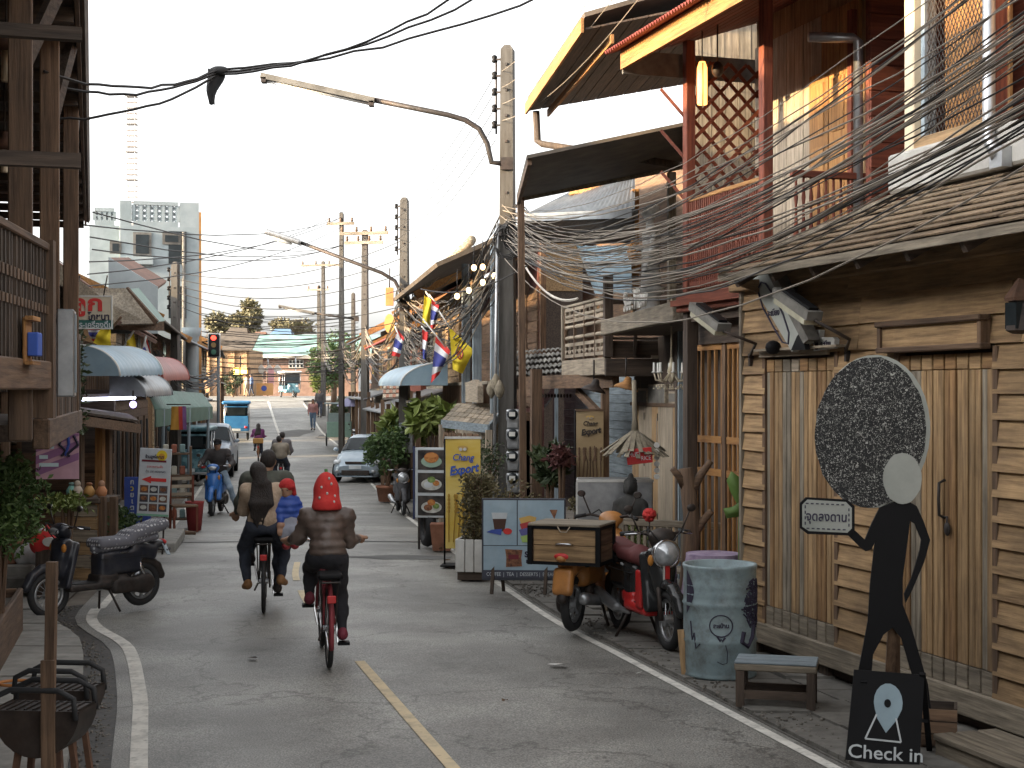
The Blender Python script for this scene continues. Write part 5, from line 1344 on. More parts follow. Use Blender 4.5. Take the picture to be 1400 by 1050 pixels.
flag('large yellow flag with red emblem hanging left of the tallest pole', [(614, 447), (648, 479), (632, 511), (619, 505)], 29.5, ((600, 425), (616, 449)), YF, emblem=True)
flag('large red white and blue striped flag beside the big yellow flag', [(596, 457), (616, 480), (600, 512), (589, 524)], 30, ((578, 436), (612, 478)), TH[::-1])
flag('narrow yellow flag hanging high under the cable loops', [(580, 404), (590, 410), (587, 446), (577, 440)], 31, ((582, 398), (590, 412)), YF)
flag('narrow striped flag hanging high beside the narrow yellow flag', [(590, 408), (601, 418), (594, 448), (588, 452)], 31.4, ((586, 402), (600, 418)), TH)
flag('faded striped flag on a short staff in front of the second pole', [(543, 450), (553, 462), (546, 488), (535, 486)], 36, ((552, 476), (540, 446)), TH)
flag('thin red and white flag hanging straight down behind the striped flags', [(577, 450), (586, 455), (582, 492), (578, 490)], 33, ((576, 446), (586, 456)), [(1, FRED), (1, FWHITE), (1, FBLU)])
flag('yellow flag folded over the railing under the restaurant sign', [(139, 446), (152, 448), (150, 481), (127, 468)], 22.5, ((135, 440), (152, 448)), YF)
flag('striped flag tucked beside the yellow one under the restaurant sign', [(118, 448), (138, 448), (133, 468), (126, 466)], 22.6, ((118, 446), (140, 446)), TH)
flag('yellow flag on a slanted staff above the blue awning', [(182, 453), (189, 492), (179, 490), (168, 478)], 24.8, ((160, 490), (183, 452)), YF)
flag('striped flag on a slanted staff above the red awning', [(200, 460), (210, 498), (203, 498), (191, 494)], 26.6, ((190, 500), (200, 459)), [(1, FRED), (1, FWHITE), (2, FBLU), (1, FWHITE), (1, FRED)][::-1])
# ------------------------------------------------------------------ small sign helpers
def board(name, label, cat, x0, y0, x1, y1, D, rz=0, tilt=0, base=None, group=None):
    c = P((x0+x1)/2, y1, D); w = (x1-x0)*D/F/max(.3, math.cos(rz)); h = (y1-y0)*D/F
    t = thing(name, label, cat, (c.x, c.y, c.z if base is None else base), rz, group)
    if tilt: t.rotation_euler = (0, tilt, rz)
    return t, w, h, (c.z-base if base is not None else 0)
def disc(cx, cz, rx, rz_, y, t=.003, n=18, a=0):
    return MB().prism([(cx+rx*math.cos(2*math.pi*k/n+a), cz+rz_*math.sin(2*math.pi*k/n+a)) for k in range(n)], y, y+t)
def C_(n, c): return col(n, c, .7)
PBL = mat('sign_pale_blue', (.25, .36, .44), (.38, .49, .56), sc=2.5, rough=.45, dirt=.35, dirtc=(.24, .27, .28), dsc=5); DK = mat('photo_dark', (.012, .012, .014), (.1, .085, .075), sc=6, rough=.35); PLATE = mat('plate', (.35, .36, .32), (.66, .66, .62), sc=14, rough=.5); FOOD1 = mat('curry', (.3, .05, .01), (.62, .3, .08), sc=22, rough=.6); FOOD2 = mat('greens', (.03, .1, .02), (.3, .4, .12), sc=25, rough=.6); FOOD3 = mat('meat', (.05, .015, .01), (.34, .15, .07), sc=24, rough=.6); GRNP = C_('green_plate', (.3, .42, .33))
INK = C_('ink', (.03, .025, .05)); SWHITE = mat('sign_white', (.46, .5, .52), (.62, .66, .68), sc=3, rough=.5, dirt=.3, dirtc=(.35, .35, .33), dsc=4); SBLUE = C_('sign_blue', (.05, .09, .36)); MAROON = C_('maroon', (.16, .02, .03)); PURP = C_('purple', (.3, .14, .28)); PINK = C_('pink', (.58, .35, .42))
# food sign with three photographs
t, w, h, z = board('menu_board', 'tall white menu board with three photographs of dishes', 'sign', 567, 612, 613, 708, 22.3, -.15, base=g(22.3))
bx('panel', SWHITE, t, -w/2, w/2, 0, .04, z, z+h, .008); bx('frame_edge', C_('navy', (.03, .04, .1)), t, -w/2-.03, -w/2-.001, -.005, .05, z-.02, z+h+.02)
for k in range(3):
    zz = z+h*(.035+.325*(2-k)); hh = h*.28
    ph = bx('photograph', DK, t, -w*.41, w*.41, -.006, -.0005, zz, zz+hh)
    disc(0, zz+hh*.42, w*.31, hh*.3, -.011, .004).build('plate', GRNP if k == 0 else PLATE, ph)
    if k == 0: disc(0, zz+hh*.62, w*.22, hh*.27, -.017, .005).build('soup_bowl', FOOD1, ph); disc(0, zz+hh*.72, w*.17, hh*.12, -.022, .004).build('soup', C_('soup', (.6, .25, .07)), ph)
    else:
        disc(-w*.1, zz+hh*.4, w*.13, hh*.16, -.016, .004).build('food', FOOD3 if k == 2 else SWHITE, ph); disc(w*.14, zz+hh*.48, w*.1, hh*.14, -.016, .004).build('food', FOOD1 if k == 1 else FOOD2, ph); disc(0, zz+hh*.66, w*.12, hh*.16, -.0175, .004).build('food', FOOD2 if k == 1 else FOOD1, ph)
for xx in (-w*.4, w*.4): bx('leg', IRON, t, xx-.015, xx+.015, .045, .075, 0, z+h*.8)
# yellow beer banners
YB = mat('banner_yellow', (.62, .4, .03), (.72, .58, .2), axis='x', sc=1.5, st=1.5, rough=.6); YB2 = mat('banner_brown', (.2, .13, .06), (.36, .27, .15), axis='x', sc=1.5, st=1.5, rough=.6)
def banner(label, x0, y0, x1, y1, D, mt, rz, txt, first):
    t, w, h, z = board('roll_banner', label, 'banner', x0, y0, x1, y1, D, rz, base=g(D)+.035)
    m = MB(); rows = [[(-w/2+w*i/8, .015*math.sin(3*zz/h+i*.3), z+zz) for i in range(9)] for zz in frange(0, h, .1)]
    m.sheet(rows); m.sheet([[(a, b+.006, c) for a, b, c in r_][::-1] for r_ in rows]); m.build('cloth', mt, t, True)
    bx('top_bar', WHITE if first else W_BRN['x'], t, -w/2-.01, w/2+.01, -.02, .03, z+h, z+h+.03)
    text('Chang', h*.085, txt, t, (0, -.025, z+h*.83), shear=.25, sx=.9, bold=.002)
    text('Export', h*.112, txt, t, (w*.02, -.025, z+h*.72), rot=(R(90), -R(9), 0), shear=.3, sx=.85, bold=.006)
    disc(0, z+h*.92, w*.15, h*.02, -.022).build('emblem', C_('banner_gold', (.5, .33, .1)), t); disc(-w*.06, z+h*.905, w*.05, h*.015, -.026).build('emblem', WHITE if first else W_PALE['x'], t); disc(w*.06, z+h*.905, w*.05, h*.015, -.026).build('emblem', WHITE if first else W_PALE['x'], t)
    for k in range(7):          # ears of grain printed on the lower half
        a = -w*.4+w*.8*k/6; q = MB().tube([(a, -.02, z+h*.06), (a+w*.05*math.sin(k), -.02, z+h*.3), (a+w*.12*math.sin(k*2.1), -.02, z+h*(.5+.04*math.sin(k*3)))], .008, 4)
        for j in range(5): q.ball((a+w*.1*math.sin(k*2.1)*(.6+j*.12), -.02, z+h*(.34+j*.035)), (.018, .006, .028), 6, 4)
        q.build('printed_grain', C_('grain', (.42, .25, .04)) if first else W_BRN['z'], t)
    tb('pole', BLK, t, [(-w/2-.015, .02, 0), (-w/2-.015, .02, z+h+.02)], .012, 6); bx('foot', BLK, t, -w/2-.05, w*.3, -.16, .18, 0, .02)
    return t
banner('yellow beer banner on a black stand behind the planter hedge', 609, 600, 657, 750, 19.6, YB, -.1, BLU, True)
banner('faded brown beer banner hanging in the porch shade', 788, 562, 825, 662, 20.4, YB2, .0, IRON, False)
# coffee board
D = 16.6; t, w, h, z = board('coffee_board', 'large pale blue cafe board with cup, striped mugs and coffee bag pictures', 'sign', 661, 684, 771, 790, D, -.05, base=g(D)+.035)
bx('panel', C_('board_edge', (.05, .055, .07)), t, -w/2-.02, w/2+.02, .0, .05, z-.03, z+h+.02, .006)
m0 = -w/2+w*.42
p_a = bx('poster', PBL, t, -w/2, m0-.006, -.006, -.0005, z+h*.42, z+h); p_b = bx('poster', PBL, t, m0+.006, w/2, -.006, -.0005, z+h*.42, z+h); p_c = bx('poster', PBL, t, -w/2, w/2, -.006, -.0005, z+h*.1, z+h*.41)
bx('footer', C_('footer', (.06, .065, .09)), t, -w/2, w/2, -.006, -.0005, z, z+h*.095)
text('COFFEE  |  TEA  |  DESSERTS |  BREAKFAST', h*.066, SWHITE, t, (w*.02, -.009, z+h*.045), ext=.001, sx=.82)
cx = -w/2+w*.2; zz = z+h*.66
MB().prism([(cx-w*.06, zz-h*.06), (cx+w*.06, zz-h*.06), (cx+w*.085, zz+h*.1), (cx-w*.085, zz+h*.1)], -.01, -.007).build('printed_coffee', C_('coffee', (.07, .03, .02)), p_a)
MB().prism([(cx-w*.085, zz+h*.1), (cx+w*.085, zz+h*.1), (cx+w*.1, zz+h*.18), (cx-w*.1, zz+h*.18)], -.01, -.007).build('printed_glass', SWHITE, p_a)
MB().prism([(cx-w*.16, zz-h*.07), (cx+w*.02, zz-h*.11), (cx+w*.03, zz-h*.03), (cx-w*.1, zz-h*.04)], -.012, -.0075).build('printed_saucer', SBLUE, p_a); disc(cx+w*.1, zz-h*.06, w*.055, h*.04, -.013, .005).build('printed_sugar', FRED, p_a)
cx = m0+w*.13
for k, (c, ww, dz) in enumerate((('mug_yellow', .11, .24), ('mug_red', .1, .165), ('mug_blue', .11, .09), ('mug_lime', .09, .0))):
    cc = C_(c, {'mug_yellow': (.62, .4, .12), 'mug_red': (.42, .05, .05), 'mug_blue': (.12, .12, .32), 'mug_lime': (.35, .5, .14)}[c])
    MB().prism([(cx-w*ww*.75, z+h*(.46+dz)), (cx+w*ww*.75, z+h*(.46+dz)), (cx+w*ww, z+h*(.54+dz)), (cx+w*ww*.2, z+h*(.565+dz)), (cx-w*ww, z+h*(.53+dz))], -.011-.001*k, -.0075).build('printed_mug', cc, p_b)
for k in range(6): a = cx+w*(.1+.045*k); brr('printed_stripe', C_('st%d' % (k % 3), ((.5, .07, .05), (.6, .4, .08), (.1, .3, .12))[k % 3]), p_b, (a, -.012, z+h*.55), (a+w*.06, -.012, z+h*.74), w*.04, .004, (0, 1, 0))
MB().prism([(w*.32, z+h*.88), (w*.42, z+h*.88), (w*.38, z+h*.76)], -.01, -.0075).build('printed_cone', FOOD3, p_b)
MB().prism([(-w*.22, z+h*.14), (-w*.02, z+h*.15), (-w*.03, z+h*.26), (-w*.015, z+h*.36), (-w*.23, z+h*.37), (-w*.215, z+h*.26)], -.011, -.0075).build('printed_bag', FOOD3, p_c)
bx('printed_label', MAROON, p_c, -w*.19, -w*.06, -.0135, -.0115, z+h*.24, z+h*.3)
text('See', h*.1, INK, t, (w*.08, -.009, z+h*.3), ext=.001, bold=.004); bx('printed_bar', INK, p_c, w*.03, w*.25, -.01, -.0075, z+h*.19, z+h*.235)
for xx in (-w*.33, w*.33):
    brr('leg', W_DARK['z'], t, (xx-.04, .03, z+.2), (xx-.06, -.05, 0), .035); brr('leg', W_DARK['z'], t, (xx+.04, .05, z+.2), (xx+.06, .25, 0), .035)
# restaurant sign on the left
t, w, h, z = board('restaurant_sign', 'hanging restaurant sign with fat red lettering over a green strip', 'sign', 92, 404, 153, 450, 21.5, .12)
bx('panel', C_('sign_cream', (.55, .48, .36)), t, -w/2, w/2, 0, .05, h*.27, h, .006); bx('panel', C_('sign_green', (.03, .12, .1)), t, -w/2, w/2, 0, .05, 0, h*.268, .006)
for q in ((-w/2, -w/2+.02, 0, h), (w/2-.02, w/2, 0, h)): bx('frame', WHITE, t, q[0], q[1], -.012, -.0005, q[2], q[3])
bx('frame', WHITE, t, -w/2, w/2, -.014, -.0125, h-.02, h); bx('frame', WHITE, t, -w/2, w/2, -.014, -.0125, 0, .02)
text('ลูก', h*.62, FRED, t, (-w*.05, -.006, h*.74), sx=1.3, bold=.01, ext=.004); text('โภชนา', h*.27, INK, t, (w*.2, -.008, h*.36), sx=.95, bold=.004); text('อาหาร-เครื่องดื่ม', h*.235, SWHITE, t, (-w*.02, -.008, h*.12), sx=.92, bold=.002)
for xx in (-w*.3, w*.3): tb('hanger', IRON, t, [(xx, .02, h), (xx+.05, .05, h+.3)], .01, 5)
tb('wall_bracket', W_BLUE['x'], t, [(-w/2+.05, .08, -1.4), (-w/2+.05, .08, h)], .06, 8)
# white standing sign with arrow
D = 21.5; t, w, h, z = board('arrow_sign', 'white standing menu sign with red arrow and nine food photographs', 'sign', 184, 613, 227, 706, D, .05, base=g(D))
t.rotation_euler = (0, R(3), .05)
bx('panel', SWHITE, t, -w/2, w/2, 0, .03, z, z+h, .005)
disc(w*.2, z+h*.9, w*.17, w*.17, -.004).build('sun_emblem', YEL, t); disc(w*.2, z+h*.885, w*.1, w*.1, -.007).build('sun_emblem', C_('sun_orange', (.6, .3, .03)), t)
text('ร้านลูกโภชนา', h*.062, INK, t, (-w*.02, -.011, z+h*.875), ext=.002, sx=.85, bold=.002); bx('title_bar', MAROON, t, -w*.42, w*.35, -.006, -.0005, z+h*.8, z+h*.83)
text('อาหารตามสั่ง', h*.05, FRED, t, (0, -.006, z+h*.73), ext=.001, sx=.9); text('กุ้ง ปลา หอยทอด', h*.05, INK, t, (w*.03, -.006, z+h*.66), ext=.001, sx=.85)
zz = z+h*.54; MB().prism([(-w*.4, zz), (-w*.1, zz+h*.055), (-w*.1, zz+h*.025), (w*.38, zz+h*.025), (w*.38, zz-h*.025), (-w*.1, zz-h*.025), (-w*.1, zz-h*.055)], -.006, -.0005).build('arrow', FRED, t)
for i in range(3):
    for j in range(3):
        cx = -w*.3+w*.3*i; cz = z+h*(.4-.135*j); ph = bx('photograph', C_('photo%d' % ((i+j) % 3), ((.14, .07, .05), (.05, .05, .06), (.1, .09, .1))[(i+j) % 3]), t, cx-w*.13, cx+w*.13, -.005, -.0005, cz-h*.055, cz+h*.055)
        disc(cx, cz, w*.1, h*.032, -.009).build('dish', (FOOD1, FOOD3, PLATE)[(i*2+j) % 3], ph)
bx('ground_band', C_('band_green', (.2, .4, .28)), t, -w/2, w/2, -.005, -.0005, z+.005, z+h*.035)
for xx in (-w*.36, w*.36): bx('leg', IRON, t, xx-.012, xx+.012, .03, .055, -.02, z+h*.5)
# blue sign behind it
D = 22.6; t, w, h, z = board('blue_sign', 'blue board with column of white and yellow letters behind the arrow sign', 'sign', 170, 652, 206, 722, D, .05, base=g(D))
bx('panel', SBLUE, t, -w/2, w/2, 0, .03, z, z+h, .005)
for k, ch in enumerate('กวยเตี๋ยว'.replace('๋', '').replace('ี', '')): text(ch, h*.14, YEL if k == 1 else SWHITE, t, (-w*.2, -.004, z+h*(.9-.125*k)), ext=.001, bold=.003)
text('ต้มยำกุ้ง', h*.12, SWHITE, t, (w*.05, -.004, z+h*.06), ext=.001)
for xx in (-w*.3, w*.3): bx('leg', IRON, t, xx-.015, xx+.015, .035, .06, 0, z+.3)
# purple striped banner
t, w, h, z = board('vinyl_banner', 'pink and purple striped vinyl banner hung below the balcony', 'banner', 50, 592, 107, 655, 16.0, .1)
bx('sheet', PINK, t, -w/2, w/2, 0, .01, 0, h)
for k in range(5):
    zz = -.1+h*.26*k; pts = [(-w/2, max(0, min(h, zz))), (w/2, max(0, min(h, zz+.18))), (w/2, max(0, min(h, zz+.26))), (-w/2, max(0, min(h, zz+.09)))]
    if len({p for p in pts}) == 4: MB().prism(pts, -.004, -.0005).build('stripe', PURP, t)
for k in range(3): MB().tube([(w*.12+.06*k, -.01, h*.95), (w*.05+.1*k, -.01, h*.75), (w*.2, -.01, h*(.62-.05*k)), (w*(.1+.1*k), -.01, h*.5)], .016, 5).build('printed_figure', SBLUE if k % 2 else INK, t)
for k, (a, b) in enumerate(((.88, .3), (.66, .34), (.44, .2), (.27, .45))): bx('printed_line', C_('pale_print', (.6, .75, .78)), t, -w*.42, -w*.42+w*b, -.007, -.0045, h*a, h*(a+.08))
for xx in (-w*.48, w*.48): tb('tie', WIRE, t, [(xx, .005, h), (xx, .05, h+.4)], .006, 4)
# far white sign with red print, orange hanging sign
t, w, h, z = board('wall_sign', 'narrow white sign with red print beyond the second pole', 'sign', 490, 503, 505, 535, 60, 0, base=g(60)); bx('panel', SWHITE, t, -w/2, w/2, 0, .06, z, z+h); disc(w*.1, z+h*.45, w*.25, h*.12, -.01).build('print', FRED, t); tb('post', IRON, t, [(0, .1, 0), (0, .1, z+h)], .05)
t, w, h, z = board('orange_sign', 'orange hanging shop sign high beyond the second pole', 'sign', 527, 393, 538, 418, 45, 0, base=None); bx('panel', C_('sign_orange', (.55, .2, .06)), t, -w/2, w/2, 0, .05, 0, h, .01); tb('hanger', IRON, t, [(0, .02, h), (0, .1, h+.6)], .02)
disc(0, -.55, .16, .3, 0, .05).build('lower_disc', C_('sign_ochre', (.5, .33, .1)), t)
t, w, h, z = board('traffic_light', 'red traffic light glowing on a slim blue pole on the left', 'traffic light', 285, 457, 299, 487, 56, .1, base=g(56))
bx('housing', BLK, t, -.2, .2, 0, .25, z, z+.85, .03)
for k, mm in enumerate((mat('red_signal', (1, .02, .015), (1, .06, .03), emit=1), C_('amber_off', (.12, .07, .02)), C_('green_off', (.02, .08, .05)))): disc(0, z+.7-.27*k, .1, .1, -.02, .02).build('lens', mm, t)
tb('pole', W_BLUE['z'], t, [(.15, .3, 0), (.15, .3, z+.9)], .06); bx('bracket', W_BLUE['x'], t, -.1, .2, .25, .34, z+.3, z+.4); bx('backplate', WHITE, t, -.24, .24, .2501, .27, z-.04, z+.89)
# tube light and small lamp at the left stall
t = thing('tube_light', 'glowing white fluorescent tube under the grey vaulted awning', 'light', tuple(P(111, 546, 20.2))); d = P(184, 544, 22.2)-P(111, 546, 20.2)
tb('tube', mat('tube_glow', (.75, .78, 1), (.8, .85, 1), emit=2), t, [(0, 0, 0), d], .022, 8); brr('batten', WHITE, t, V(0, 0, .05), d+V(0, 0, .05), .05, .04)
t = thing('spot_lamp', 'small violet-white glowing lamp under the awning end', 'lamp', tuple(P(182, 553, 21))); MB().ball((0, 0, 0), .05).build('bulb', mat('violet_glow', (.45, .35, 1), (.6, .5, 1), emit=1.5), t, True); tb('stem', IRON, t, [(0, 0, .04), (0, 0, .2)], .012)
for k, x in enumerate((197, 206)):
    p = P(x, 537, 24.5); t = thing('spotlight', 'round black spotlight on the edge of the grey vaulted awning', 'spotlight', tuple(p), .2, 'spotlights on the awning'); MB().lathe([(.06, 0), (.085, .06), (.085, .14)], 12, Matrix.Rotation(R(90), 4, 'X')).build('can', BLK, t, True); disc(0, 0, .07, .07, -.145).build('lens', STEEL, t); tb('bracket', IRON, t, [(0, -.05, .05), (0, 0, .18)], .012)
# ------------------------------------------------------------------ black cut-out figure and check-in board
rnd = random.Random(71)
D = 9.35; X0 = 1215
base = PG(X0, D); base.z += .03
fg = thing('cutout_figure', 'black plywood cut-out figure with huge speckled hair holding a small sign', 'cutout figure', tuple(base), -.06)
def L2(pts): return [((x-X0)*D/F, CH-(y-HZ)*D/F-base.z) for x, y in pts]
def ellp(cx, cy, rx, ry, n=36, a=0, wob=0):
    o = []
    for k in range(n):
        t = 2*math.pi*k/n; x, y = rx*math.cos(t), ry*math.sin(t); w = 1+wob*math.sin(k*2.7)*math.cos(k*1.3); o.append((cx+(x*math.cos(a)-y*math.sin(a))*w, cy+(x*math.sin(a)+y*math.cos(a))*w))
    return o
HAIR = None
def hairmat():
    m = bpy.data.materials.new('speckled_hair_paint'); m.use_nodes = True; t = m.node_tree; n = t.nodes; L = t.links; b = n['Principled BSDF']; b.inputs['Roughness'].default_value = .7
    tc = n.new('ShaderNodeTexCoord'); mp = n.new('ShaderNodeMapping'); mp.inputs['Scale'].default_value = (1, 1, 1); L.new(tc.outputs['Object'], mp.inputs[0])
    nz = n.new('ShaderNodeTexNoise'); nz.inputs['Scale'].default_value = 78; nz.inputs['Detail'].default_value = 1.5; nz.inputs['Distortion'].default_value = 1.6; L.new(mp.outputs[0], nz.inputs['Vector'])
    r = n.new('ShaderNodeValToRGB'); e = r.color_ramp.elements; e[0].position = .55; e[0].color = (.005, .005, .006, 1); e[1].position = .68; e[1].color = (.4, .4, .37, 1); L.new(nz.outputs['Fac'], r.inputs['Fac']); L.new(r.outputs['Color'], b.inputs['Base Color']); return m
GRYP = mat('figure_grey', (.27, .29, .26), (.36, .37, .34), sc=4, rough=.7)
MB().prism(L2(ellp(1194, 590, 77, 105, a=.06)), .0, .02).build('hair_backing', GRYP, fg)
MB().prism(L2(ellp(1190, 591, 75, 103, 60, a=.06, wob=.012)), -.006, -.0005).build('hair', hairmat(), fg)
MB().prism(L2(ellp(1233, 654, 26, 35, 28, wob=.02)), -.012, -.0065).build('face', GRYP, fg)
body = [(1216, 686), (1240, 684), (1253, 692), (1262, 712), (1271, 738), (1263, 768), (1247, 806), (1238, 824), (1236, 812), (1246, 790), (1257, 752), (1259, 738), (1250, 716), (1244, 712), (1240, 745), (1234, 790), (1234, 826), (1246, 858), (1268, 935), (1276, 1000), (1258, 1000), (1246, 920), (1232, 872), (1220, 858), (1208, 868), (1194, 895), (1186, 1000), (1168, 1000), (1174, 920), (1187, 850), (1190, 800), (1196, 745), (1198, 738), (1192, 751), (1184, 754), (1176, 748), (1160, 732), (1168, 724), (1183, 738), (1192, 716), (1203, 694)]
MB().prism(L2(body), 0, .02).build('body', BLK, fg)
sg = MB().prism(L2([(1094, 688), (1102, 680), (1158, 683), (1168, 692), (1168, 724), (1160, 732), (1104, 730), (1094, 722)]), -.03, -.012).build('held_sign', BLK, fg)
MB().prism(L2([(1097, 690), (1104, 683), (1156, 686), (1164, 694), (1164, 722), (1158, 728), (1106, 726), (1097, 720)]), -.034, -.0305).build('sign_face', GRYP, sg)
for a, b in (((1101, 688), (1156, 690)), ((1102, 722), (1158, 724)), ((1101, 690), (1101, 720)), ((1160, 694), (1160, 722))):
    n = 8 if abs(b[0]-a[0]) > 20 else 4; q = L2([a, b])
    for k in range(n):
        s0, s1 = (k+.1)/n, (k+.65)/n; MB().bar((q[0][0]+(q[1][0]-q[0][0])*s0, -.036, q[0][1]+(q[1][1]-q[0][1])*s0), (q[0][0]+(q[1][0]-q[0][0])*s1, -.036, q[0][1]+(q[1][1]-q[0][1])*s1), .007, .004, (0, 1, 0)).build('stitch', INK, sg)
c = L2([(1130, 706)])[0]; text('จุดลงดาน', .08, INK, fg, (c[0], -.036, c[1]-.005), rot=(R(90), R(2), 0), ext=.002, sx=.84, bold=.0015)
q = L2([(1222, 850), (1222, 1036)]); brr('prop', W_BRN['z'], fg, (q[0][0], .03, q[0][1]), (q[1][0]+.02, .35, 0), .06, .03); brr('prop', W_BRN['z'], fg, (q[0][0]+.02, .03, 1.6), (q[1][0]+.1, .42, 0), .05, .03)
for xx in (-.16, .2): bx('foot', W_BRN['z'], fg, xx-.03, xx+.03, -.02, .04, 0, .2)
# check-in board
D = 8.85; X1 = 1211; base = PG(X1, D); base.z += .035
ck = thing('check_in_board', 'black sandwich board with grey map pin and hand-painted Check in', 'sandwich board', tuple(base), -.08)
def L3(pts): return [((x-X1)*D/F, CH-(y-HZ)*D/F-base.z) for x, y in pts]
R2 = Matrix.Rotation(R(-7), 4, 'X')
Mx = R2
MB().prism(L3([(1157, 1040), (1256, 1049), (1266, 924), (1171, 918)]), 0, .018, Mx).build('front_panel', BLK, ck)
brr('back_brace', BLK, ck, (-.11, .26, .22), (.3, .26, .22), .03, .02)
brr('back_leg', BLK, ck, (.23, .06, .55), (.34, .4, 0), .035, .02); brr('back_leg', BLK, ck, (-.12, .06, .5), (-.1, .42, 0), .035, .02)
GB = C_('pin_grey', (.27, .36, .41)); PT = C_('chalk_white', (.5, .53, .54))
pin = [(1216+19.5*math.cos(a), 962+26*math.sin(a)) for a in [R(d) for d in range(160, 381, 20)]]+[(1227, 985), (1212, 1003), (1201, 984)]
q = MB().prism(L3(pin), -.004, -.0005, Mx).build('map_pin', GB, ck)
MB().prism(L3(ellp(1215, 963, 4.6, 5.8, 16)), -.007, -.0045, Mx).build('pin_hole', BLK, q)
tri = L3([(1200, 978), (1184, 1011), (1232, 1015), (1226, 983)])
for a, b in zip(tri, tri[1:]): MB().bar(Mx @ V(a[0], -.003, a[1]), Mx @ V(b[0], -.003, b[1]), .01, .004, (0, 1, 0)).build('painted_triangle', PT, ck)
c = L3([(1211, 1031)])[0]; cc = Mx @ V(c[0], -.004, c[1]); text('Check in', .115, PT, ck, tuple(cc), rot=(R(83), R(3), 0), ext=.002, sx=1.1, bold=.0008)

# ------------------------------------------------------------------ blue barrel, stool, things on the right pavement
p = PG(984, 11.75); p.z += .03
br = thing('oil_drum', 'pale blue painted oil drum with a drawn balloon logo and black hair splash', 'barrel', tuple(p))
DRUM = mat('drum_blue', (.19, .265, .29), (.31, .385, .4), sc=3, rough=.5, dirt=.75, dirtc=(.075, .065, .055), dsc=7, bump=.08)
r_ = .29
MB().lathe([(r_*.98, 0), (r_*1.02, .015), (r_*.99, .03), (r_, .05), (r_, .27), (r_*1.035, .29), (r_, .31), (r_, .56), (r_*1.035, .58), (r_, .6), (r_, .64), (r_*1.012, .66), (r_, .68), (r_, .71), (r_*1.012, .73), (r_, .75), (r_, .84), (r_*1.03, .87), (r_*1.02, .89), (r_*.93, .885), (r_*.92, .2)], 40).build('shell', DRUM, br, True)
def wrap(pts, off=.004):        # drawing wrapped on the drum; x in metres round it from the camera side, z up
    return [V((r_+off)*math.sin(x/r_), -(r_+off)*math.cos(x/r_), z) for x, z in pts]
MB().tube(wrap([(-.03+.09*math.cos(a), .43+.085*math.sin(a)) for a in [i*math.pi/10 for i in range(20)]]), .005, 5, closed=True).build('balloon_ring', INK, br)
text('ละเบ้าน', .045, INK, br, (-.03, -r_-.004, .43), ext=.002, bold=.002)
MB().tube(wrap([(-.06, .35), (-.035, .31), (-.03, .33), (-.02, .31), (0, .34)]), .008, 5).build('balloon_knot', INK, br)
MB().tube(wrap([(.0, .3), (.02, .22), (.015, .14), (-.02, .13), (-.06, .15)]), .003, 4).build('balloon_string', INK, br)
m = MB()
for k in range(160):
    a = rnd.uniform(0, 6.28); rr = math.sqrt(rnd.random()); x = .3+.13*rr*math.cos(a); z = .6+.19*rr*math.sin(a); q = wrap([(x, z), (x+rnd.uniform(-.03, .03), z+rnd.uniform(-.03, .03)), (x+rnd.uniform(-.05, .05), z+rnd.uniform(-.05, .05))], .003); m.tube(q, .007, 4)
m.build('hair_scribble', INK, br)
MB().tube(wrap([(.28, .42), (.26, .33), (.2, .26), (.14, .3), (.16, .38)], .004), .02, 6).build('scribble_arm', INK, br)
m = MB(); rows = []
for i in range(9):
    rows.append(wrap([(-.36+.1*math.sin(math.pi*i/8)*s, .5+.36*i/8) for s in (0, .5, 1)], .003))
m.sheet(rows).build('painted_patch', INK, br); MB().tube(wrap([(-.3, .45), (-.28, .3), (-.26, .36), (-.24, .24), (-.2, .28)]), .006, 5).build('scribble', INK, br)
p = PG(936, 11.7); p.z += .03; brk = thing('wood_stick', 'short pale wooden stick leaning on the blue drum', 'stick', tuple(p)); brr('stick', W_TAN['z'], brk, (0, 0, 0), (-.03, .02, .36), .05, .03)
# low stool
p = PG(1062, 10.6); p.z += .035
so = thing('low_bench', 'low grey wooden bench with slatted side stretchers beside the drum', 'bench', tuple(p), -.25)
bx('top', W_GREY['x'], so, -.29, .29, -.17, .17, .26, .31, .008)
for k in range(3): bx('top_board', W_BLUE['x'], so, -.29, .29, -.17+.115*k, -.06+.115*k, .3101, .325, .005)
for x in (-.25, .25):
    for y in (-.14, .14): bx('leg', W_DARK['z'], so, x-.03, x+.03, y-.03, y+.03, 0, .26)
bx('stretcher', W_DARK['x'], so, -.22, .22, -.16, -.13, .06, .12); bx('stretcher', W_DARK['x'], so, -.22, .22, .13, .16, .06, .12); bx('stretcher', W_DARK['y'], so, -.27, -.23, -.11, .11, .06, .12)
p = PG(1290, 9.1); p.z += .03; t = thing('wooden_crate', 'small dark wooden crate behind the check-in board', 'crate', (p.x+.02, p.y+.3, p.z), -.3)
for k in range(3): bx('side_board', W_BRN['x'], t, -.15, .15, -.12, -.1, .02+.08*k, .09+.08*k)
bx('end', W_DARK['z'], t, -.15, -.13, -.0999, .12, 0, .26); bx('end', W_DARK['z'], t, .13, .15, -.0999, .12, 0, .26); bx('back', W_DARK['x'], t, -.1299, .1299, .1, .12, 0, .26)
t = on(FR1, 'wooden_step', 'pale plank step in front of the right folding doors', 'step'); u = FR1.px(1330, 1010, -.4)[0]
for k in range(3): bx('tread', W_GREY['x'], t, u-.1, u+1.6, -.62+.16*k, -.48+.16*k, .13, .17, .006)
bx('riser', W_GREY['x'], t, u-.1, u+1.6, -.6, -.57, .02, .13)
for a in (u, u+1.4): bx('bearer', W_DARK['y'], t, a, a+.08, -.569, -.15, .02, .129)
